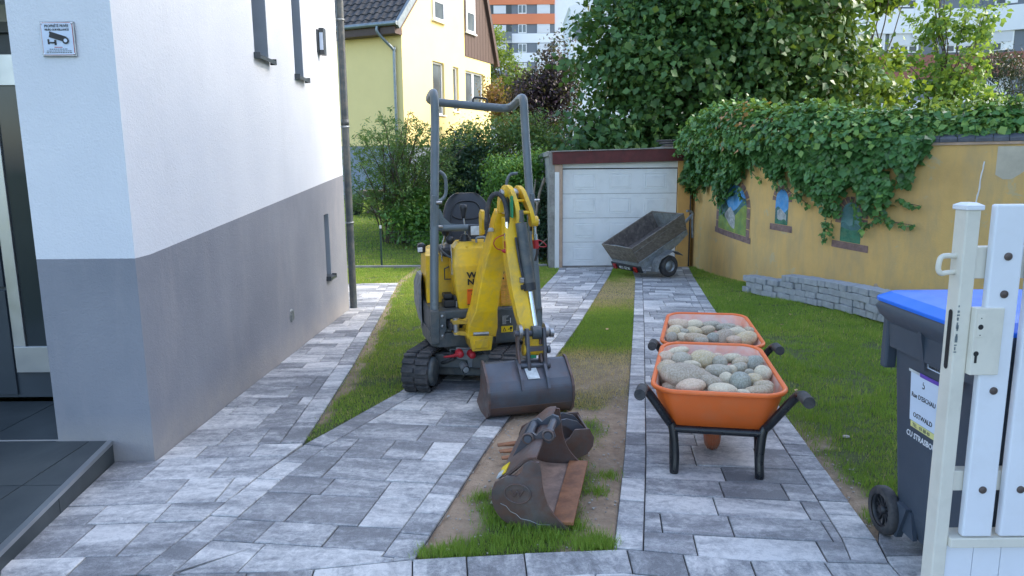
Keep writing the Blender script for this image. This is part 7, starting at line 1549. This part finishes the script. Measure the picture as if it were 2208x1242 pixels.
mb = MB(); mb.prism([(0.03, -HH-0.016), (LL_+0.0, -HH-0.016), (LL_, -HH-0.10), (0.95, -HH-0.16), (0.2, -HH-0.20), (0.03, -HH-0.10)], WW-i_-0.02, WW-i_-0.005, 'y'); mb.prism([(0.03, -HH-0.016), (LL_+0.0, -HH-0.016), (LL_, -HH-0.10), (0.95, -HH-0.16), (0.2, -HH-0.20), (0.03, -HH-0.10)], i_+0.005, i_+0.02, 'y')
mb.box((0.03, i_+0.021, -HH-0.12), (0.06, WW-i_-0.021, -HH-0.016)); mb.box((LL_-0.05, i_+0.021, -HH-0.10), (LL_-0.02, WW-i_-0.021, -HH-0.016)); TBd(mb, 'chassis', 'galvanised')
mb = MB(); mb.tube([(0.04, i_, -HH-0.02), (LL_, i_, -HH-0.02)], 0.012, 6); mb.tube([(0.04, WW-i_+0.004, -HH-0.02), (LL_, WW-i_+0.004, -HH-0.02)], 0.014, 6); TBd(mb, 'edge_rail', 'galvanised')
for y0, s_ in ((WW-0.02, 1), (0.02, -1)):
    mb = MB(); ar = [(0.22, -HH-0.26), (0.30, -HH-0.15), (0.38, -HH-0.10), (0.66, -HH-0.10), (0.74, -HH-0.15), (0.82, -HH-0.27)]
    secs = [[Vector((x, y0-s_*0.01, z)), Vector((x, y0+s_*0.17, z)), Vector((x*0.995+0.003, y0+s_*0.17, z-0.012)), Vector((x*0.995+0.003, y0-s_*0.01, z-0.012))] for x, z in ar]; mb.loft(secs, smooth=False); TBd(mb, 'mudguard', 'galvanised')
wz = -HH-0.33
for y0, s_ in ((WW+0.065, 1), (-0.065, -1)):
    pr = [(0.10, -0.045), (0.13, -0.055), (0.165, -0.05), (0.185, -0.03), (0.188, 0), (0.185, 0.03), (0.165, 0.05), (0.13, 0.055), (0.10, 0.045)]
    w_ = MB(); w_.lathe(pr, (0.52, y0, wz), 'y', 32); wh = TBd(w_, 'wheel', 'rubber')
    mb = MB(); mb.lathe([(0.104, s_*0.044), (0.10, s_*0.035), (0.085, s_*0.018), (0.075, s_*0.016), (0.07, s_*0.028), (0.035, s_*0.030), (0.03, s_*0.04), (0, s_*0.042)], (0.52, y0, wz), 'y', 28); mb.build('rim', 'galvanised', wh, TT, True)
mb = MB(); mb.tube([(0.52, -0.05, wz), (0.52, WW+0.05, wz)], 0.018, 8); mb.box((0.44, 0.1, wz-0.02), (0.60, 0.14, -HH-0.1)).box((0.44, WW-0.14, wz-0.02), (0.60, WW-0.1, -HH-0.1)); TBd(mb, 'axle', 'machine_grey')
mb = MB(); mb.tube([(LL_-0.05, WW/2+0.1, -HH-0.06), (LL_+0.42, WW/2+0.1, -HH+0.03)], 0.028, 8); mb.tube(bez([(LL_+0.36, WW/2+0.1, -HH+0.02), (LL_+0.44, WW/2+0.1, -HH+0.04), (LL_+0.42, WW/2+0.1, -HH+0.11), (LL_+0.34, WW/2+0.1, -HH+0.16)], 4), 0.022, 8); TBd(mb, 'drawbar', 'galvanised')
mb = MB(); mb.tube([(LL_+0.40, WW/2+0.12, -HH+0.02), (LL_+0.25, WW/2+0.12, -HH-0.34)], 0.02, 8); TBd(mb, 'jockey_leg', 'galvanised')
# lamp bar with the number plate hanging at the tail
lm = TT @ Matrix.Translation((0.02, 0, -HH-0.165))
mb = MB(); mb.box((0.0, -0.0, -0.035), (0.03, WW, 0.095)); mb.build('lamp_bar', 'black_plastic', tt, lm, True, bevel=0.02)
for y in (0.07, WW-0.19): MB().box((-0.028, y, -0.025), (0.0, y+0.09, 0.075)).build('tail_lamp', 'red_lens', tt, lm, True, bevel=0.01)
MB().box((-0.012, 0.22, -0.015), (0.0, WW-0.24, 0.07)).build('number_plate', 'ink', tt, lm, True, bevel=0.004)
PLM = lm @ Matrix.Translation((-0.0135, 0.235, 0.0)) @ Matrix(((0, 0, -1, 0), (1, 0, 0, 0), (0, 1, 0, 0), (0, 0, 0, 1)))
text('plate_number', '4021 GZ 90', 0.078, 'white_ink', tt, PLM, 0.001, xs=0.80, bold=0.001)
MB().tube(bez([(0.05, WW-0.12, 0.05), (0.03, WW-0.03, 0.0), (0.06, WW, -0.06), (0.1, WW-0.02, 0.02)], 4), 0.006, 6).build('cable', 'galvanised', tt, lm, True)

# ================================================================ REFUSE BIN
bn = thing('refuse_bin', 'dark grey wheeled refuse bin with a blue lid behind the white gate', 'bin', (1.8, 2.7, -0.11))
gz = plane_z(0, 2.7)
def bring(z, x0, x1, y0, y1, r): 
    pts = []
    for qx, qy, a0 in ((1, 1, 0), (-1, 1, 90), (-1, -1, 180), (1, -1, 270)):
        for i in range(5):
            a = R(a0+90*i/4); pts.append(Vector(((x1-r if qx > 0 else x0+r)+r*math.cos(a), (y1-r if qy > 0 else y0+r)+r*math.sin(a), z)))
    return pts
mb = MB(); mb.loft([bring(-0.055, 1.625, 2.05, 2.32, 2.80, 0.03), bring(0.04, 1.61, 2.06, 2.31, 2.83, 0.03), bring(0.72, 1.575, 2.10, 2.29, 2.88, 0.03), bring(0.86, 1.57, 2.105, 2.29, 2.885, 0.03)], False); mb.build('body', 'bin_grey', bn, world=True, bevel=0.004)
MB().loft([bring(0.70, 1.555, 2.12, 2.275, 2.90, 0.04), bring(0.80, 1.55, 2.125, 2.27, 2.905, 0.04)], False).build('collar', 'bin_grey', bn, world=True, bevel=0.006)
mb = MB(); mb.loft([bring(0.80, 1.548, 2.127, 2.27, 2.91, 0.05), bring(0.83, 1.52, 2.155, 2.25, 2.945, 0.06), bring(0.862, 1.508, 2.165, 2.24, 2.965, 0.06), bring(0.884, 1.520, 2.155, 2.25, 2.95, 0.06)], True); mb.build('rim', 'bin_grey', bn, world=True)
for y in (2.40, 2.62): MB().prism([(1.575, 0.80), (1.53, 0.83), (1.562, 0.66)], y, y+0.02, 'y').build('rib', 'bin_grey', bn, world=True)
MB().box((1.55, 2.885, 0.60), (1.60, 2.93, 0.83)).build('rear_corner', 'bin_grey', bn, world=True, bevel=0.01)
mb = MB(); mb.loft([bring(0.886, 1.512, 2.163, 2.245, 2.96, 0.06), bring(0.900, 1.510, 2.165, 2.243, 2.962, 0.06), bring(0.925, 1.55, 2.12, 2.29, 2.92, 0.05), bring(0.935, 1.62, 2.05, 2.36, 2.84, 0.05)], False); lid = mb.build('lid', 'bin_blue', bn, world=True, bevel=0.004)
MB().tube([(1.58, 2.975, 0.875), (2.09, 2.975, 0.875)], 0.016, 10).build('handle', 'bin_grey', bn, world=True)
for s_, x in ((-1, 1.578), (1, 2.10)):
    mb = MB(); mb.lathe([(0.070, -0.022), (0.096, -0.022), (0.102, -0.012), (0.102, 0.012), (0.096, 0.022), (0.070, 0.022)], (x, 2.845, -0.012), 'x', 36); w_ = mb.build('wheel', 'rubber', bn, world=True)
    mb = MB(); mb.lathe([(0.071, -0.018), (0.066, -0.016), (0.064, -0.004), (0.064, 0.004), (0.066, 0.016), (0.071, 0.018)], (x, 2.845, -0.012), 'x', 30); mb.lathe([(0, -0.02), (0.018, -0.02), (0.02, 0.0), (0.018, 0.02), (0, 0.02)], (x, 2.845, -0.012), 'x', 16)
    for i in range(12):
        a = 2*math.pi*i/12; mb.box((-0.004, 0.018, -0.004), (0.004, 0.066, 0.004), Matrix.Translation((x, 2.845, -0.012)) @ Matrix.Rotation(a, 4, 'X'))
    mb.build('rim', 'black_plastic', w_, world=True)
MB().tube([(1.56, 2.845, -0.012), (2.12, 2.845, -0.012)], 0.011, 10).build('axle', 'bark_pale', bn, world=True)
MB().prism([(2.66, -0.055), (2.80, -0.055), (2.77, 0.05), (2.69, 0.05)], 1.60, 1.618, 'x').build('foot', 'bin_grey', bn, world=True)
mb = MB(); mb.prism([(2.70, 0.06), (2.80, 0.06), (2.775, -0.09), (2.755, -0.09)], 1.585, 1.61, 'x'); mb.build('axle_bracket', 'bin_grey', bn, world=True, bevel=0.004)
# label sheet, tape, lettering on the flank (facing -X)
fx = lambda z: float(np.interp(z, [0.04, 0.72], [1.61, 1.575]))
def flank(y, z, off=0.0025): return (fx(z)-off, y, z)
def fquad(name, m, y0, y1, z0, z1, off):
    mb = MB(); mb.add([flank(y0, z0, off), flank(y1, z0, off), flank(y1, z1, off), flank(y0, z1, off)], [(0, 1, 2, 3)]); return mb.build(name, m, bn, world=True, solid=0.001)
TXM = lambda y, z, off: Matrix.Translation(flank(y, z, off)) @ Matrix(((0, 0, -1, 0), (-1, 0, 0, 0), (0, 1, 0, 0), (0, 0, 0, 1)))
fquad('address_sheet', 'paper', 2.48, 2.735, 0.435, 0.64, 0.003); fquad('purple_tape', 'purple_tape', 2.48, 2.67, 0.628, 0.643, 0.005); fquad('grey_tape', 'pale_sticker', 2.67, 2.745, 0.632, 0.642, 0.006)
fquad('yellow_strip', 'pale_yellow', 2.46, 2.725, 0.41, 0.434, 0.004)
text('handwriting', '5', 0.045, 'ink', bn, TXM(2.655, 0.585, 0.0045), 0.0004, xs=0.9)
text('handwriting', "Rue D'ESCHAU", 0.026, 'ink', bn, TXM(2.725, 0.535, 0.0045), 0.0004, xs=0.95, bold=0.0003)
text('handwriting', 'OSTWALD', 0.027, 'ink', bn, TXM(2.71, 0.455, 0.0045), 0.0004, xs=1.0, bold=0.0004)
text('fine_print', 'TEL : 03 88 40 ', 0.020, 'machine_grey', bn, TXM(2.71, 0.415, 0.0055), 0.0003)
text('lettering', 'CU STRASBOURG', 0.032, 'white_ink', bn, TXM(2.755, 0.365, 0.003), 0.0004, xs=0.95, bold=0.0006)
fquad('barcode_label', 'paper', 2.52, 2.63, 0.675, 0.715, 0.003)
mb = MB(); y = 2.545
while y < 2.615: l = random.uniform(0.001, 0.004); mb.box((fx(0.69)-0.0045, y, 0.680), (fx(0.69)-0.0040, y+l, 0.702)); y += l+0.002
mb.build('barcode', 'ink', bn, world=True)
# second bin further right, seen only as a yellow-lidded edge behind the boards
# ================================================================ GATE
gt_ = thing('gate', 'open cream and white metal gate leaf with bolted boards at the right edge', 'gate', (1.4, 2.2, 0.0))
GB = lambda a, b, n, m, p=None, **k: MB().box(a, b).build(n, m, p or gt_, world=True, **k)
gp_ = GB((1.396, 2.200, -0.05), (1.441, 2.262, 1.305), 'gate_post', 'gate_cream', bevel=0.005)
mb = MB(); mb.box((1.390, 2.194, 1.300), (1.447, 2.268, 1.314)); mb.loft([[Vector(p) for p in ((1.390, 2.194, 1.314), (1.447, 2.194, 1.314), (1.447, 2.268, 1.314), (1.390, 2.268, 1.314))], [Vector(p) for p in ((1.405, 2.212, 1.323), (1.432, 2.212, 1.323), (1.432, 2.25, 1.323), (1.405, 2.25, 1.323))]], smooth=False); mb.build('cap', 'gate_white', gp_, world=True, bevel=0.003)
# slot in the post's front and the loop latch beside it
mb = MB(); n_a = 10; sl_p = [(2.231+0.010*math.cos(a), 0.975+0.010*math.sin(a)) for a in np.linspace(0, math.pi, n_a)]+[(2.231+0.010*math.cos(a), 0.80+0.010*math.sin(a)) for a in np.linspace(math.pi, 2*math.pi, n_a)]
mb.add([(1.3945, p[0], p[1]) for p in sl_p], [tuple(range(len(sl_p)))]); mb.build('latch_slot', 'ink', gt_, world=True)
mb = MB(); mb.tube(bez([(1.40, 2.235, 1.155), (1.365, 2.235, 1.156), (1.350, 2.235, 1.150), (1.345, 2.235, 1.133), (1.345, 2.235, 1.112), (1.355, 2.235, 1.100), (1.37, 2.235, 1.102), (1.40, 2.235, 1.105)], 4), 0.0085, 8); mb.build('latch_loop', 'gate_cream', gt_, world=True)
GB((1.441, 2.218, 1.085), (2.9, 2.258, 1.185), 'rail', 'gate_cream', bevel=0.003); GB((1.441, 2.218, 0.375), (2.9, 2.258, 0.445), 'rail', 'gate_cream', bevel=0.003)
GB((1.4415, 2.185, 0.188), (2.9, 2.262, 0.222), 'bottom_rail', 'gate_cream', bevel=0.003); GB((1.4415, 2.215, 0.0), (2.9, 2.25, 0.1875), 'kick_panel', 'gate_white')
for i in range(12):
    x0 = 1.442+i*0.0925; GB((x0, 2.208, -0.02), (x0+0.090, 2.2148, 0.1875), 'lower_board', 'gate_white')
x = 1.478
for i in range(11):
    # a board is a hollow profile standing on the bottom rail, its cream left flank turned to the light
    bd = GB((x, 2.188, 0.226), (x+0.097, 2.2165, 1.318), 'board', 'gate_white', bevel=0.006)
    for z in (1.158, 1.040, 0.728, 0.392):
        MB().lathe([(0.0125, 0), (0.0125, -0.003), (0.009, -0.006), (0, -0.0065)], (x+0.05, 2.188, z), 'y', 16).build('bolt', 'bolt_brown', bd, world=True)
    x += 0.1235
# lock case cut into the first board
lk = GB((1.4412, 2.180, 0.782), (1.532, 2.21, 0.998), 'lock_case', 'gate_cream', bevel=0.003)
GB((1.449, 2.1785, 0.905), (1.472, 2.1799, 0.978), 'lock_plate', 'gate_cream', lk, bevel=0.001)
MB().lathe([(0.0085, 0), (0.0, 0)], (1.4605, 2.1782, 0.938), 'y', 16).build('handle_hole', 'ink', lk, world=True)
for z in (0.966, 0.912): MB().lathe([(0.002, 0), (0.0, 0)], (1.4605, 2.1782, z), 'y', 8).build('screw_hole', 'ink', lk, world=True)
mb = MB(); mb.lathe([(0.0085, 0), (0, 0)], (1.455, 2.1795, 0.852), 'y', 16); mb.box((1.451, 2.1792, 0.822), (1.459, 2.1797, 0.85)); mb.build('keyhole', 'ink', lk, world=True)
mb = MB()
for i in range(14): z = 0.995-i*0.011+random.uniform(-0.004, 0.004); mb.box((1.3955+random.uniform(0, 0.003), 2.1985, z), (1.4005+random.uniform(0, 0.004), 2.1993, z+random.uniform(0.004, 0.012)))
mb.build('paint_chips', 'zinc', gt_, world=True)

# ================================================================ SMALL THINGS ON THE GROUND
def scatter(name, label, pts, smin, smax, m, cat):
    V = []; F = []; k = 0
    for (x, y) in pts:
        s_ = random.uniform(smin, smax); me = stone_mesh(s_, s_*random.uniform(0.6, 0.9), s_*0.5, random.randrange(999), 1); z = float(tz(x, y))-0.012
        ca = random.uniform(0, 6); c_, s2 = math.cos(ca), math.sin(ca)
        V += [(x+v.co.x*c_-v.co.y*s2, y+v.co.x*s2+v.co.y*c_, z+v.co.z+s_*0.2) for v in me.vertices]; F += [[a+k for a in p.vertices] for p in me.polygons]; k += len(me.vertices); bpy.data.meshes.remove(me)
    me = bpy.data.meshes.new(name); me.from_pydata(V, [], F); o = link(name, me, None, m); tag(o, label, cat, None, 'stuff')
pp = []
for _ in range(420):
    y = random.uniform(2.66, 5.2); xl = np.interp(y, [2.65, 4.03, 7.46], [-0.40, -0.13, 0.67]); xr = np.interp(y, [2.73, 3.79, 7.76], [0.41, 0.62, 1.34]); x = random.choice([random.uniform(xl, xl+0.25), random.uniform(xr-0.22, xr), random.uniform(xl, xr)]); pp.append((x, y))
for _ in range(60):
    y = random.uniform(2.9, 4.6); x = np.interp(y, [2.77, 4.52], [1.5, 1.79])+random.uniform(0.01, 0.18); pp.append((x, y))
scatter('gravel', 'small pebbles and crumbs on the bare soil at the lane edges', pp, 0.003, 0.009, 'pebble', 'gravel')
tag(MB().build('x', 'pebble') if False else link('pebble', stone_mesh(0.022, 0.016, 0.010, 5, 2), None, 'pebble', (1.98, 4.05, plane_z(0, 4.05)+0.0)), 'single pale pebble on the right lawn near the paved lane', 'pebble')
for i, (x, y, s_, lab) in enumerate(((-0.27, 2.72, 0.014, 'whitish pebble at the near left tip of the grass strip'), (1.66, 3.02, 0.016, 'pale pebble beside the bin wheel at the paving edge'))):
    tag(link('pebble', stone_mesh(s_, s_*0.8, s_*0.6, 20+i, 2), None, 'cobble' if False else STONE[0], (x, y, plane_z(x, y)+0.0)), lab, 'pebble')
def fallen_leaf(x, y, s_, lab):
    a = random.uniform(0, 6); z = float(tz(x, y))+0.012; mb = MB(); P4 = [(0, 0, 0), (0.4*s_, 0.28*s_, 0.12*s_), (s_, 0, 0.05*s_), (0.4*s_, -0.28*s_, 0.10*s_)]; ca, sa = math.cos(a), math.sin(a)
    mb.add([(x+p[0]*ca-p[1]*sa, y+p[0]*sa+p[1]*ca, z+p[2]) for p in P4], [(0, 1, 2), (0, 2, 3)]); tag(mb.build('fallen_leaf', 'litter_leaf', None, solid=0.0015), lab, 'leaf')
for x, y, s_, lab in ((3.30, 8.3, 0.07, 'brown curled leaf on the right lawn near the grey blocks'), (2.95, 7.6, 0.05, 'small dry leaf on the right lawn between the barrows and the blocks'), (1.0, 7.4, 0.07, 'dry leaf on the green part of the grass strip beside the left lane'), (2.05, 5.0, 0.05, 'tiny dry leaf on the right lawn beside the rear barrow')): fallen_leaf(x, y, s_, lab)
# ================================================================ UNSEEN BLOCK, added outside the view on the right to shade the yard
nb = thing('added_shade_block', 'tall pale apartment house added unseen to the right of the view to shade the yard', 'building', (10, 2, -0.3))
MB().box((10.0, -12, -1), (19, 10.5, 12.0)).build('wall', 'apartment_white', nb, world=True)
MB().box((9.85, -12.3, 12.0), (19.3, 10.8, 12.2)).build('roof', 'concrete', nb, world=True)
for y0 in (-10, -7, -4, -1, 2, 5, 8):
    for z0 in (0.6, 3.5, 6.4, 9.3):
        w_ = MB().box((9.93, y0, z0), (10.02, y0+1.2, z0+1.35)).build('window', 'white_pvc', nb, world=True)
        MB().box((9.91, y0+0.08, z0+0.08), (9.929, y0+1.12, z0+1.27)).build('pane', 'window_glass', w_, world=True)
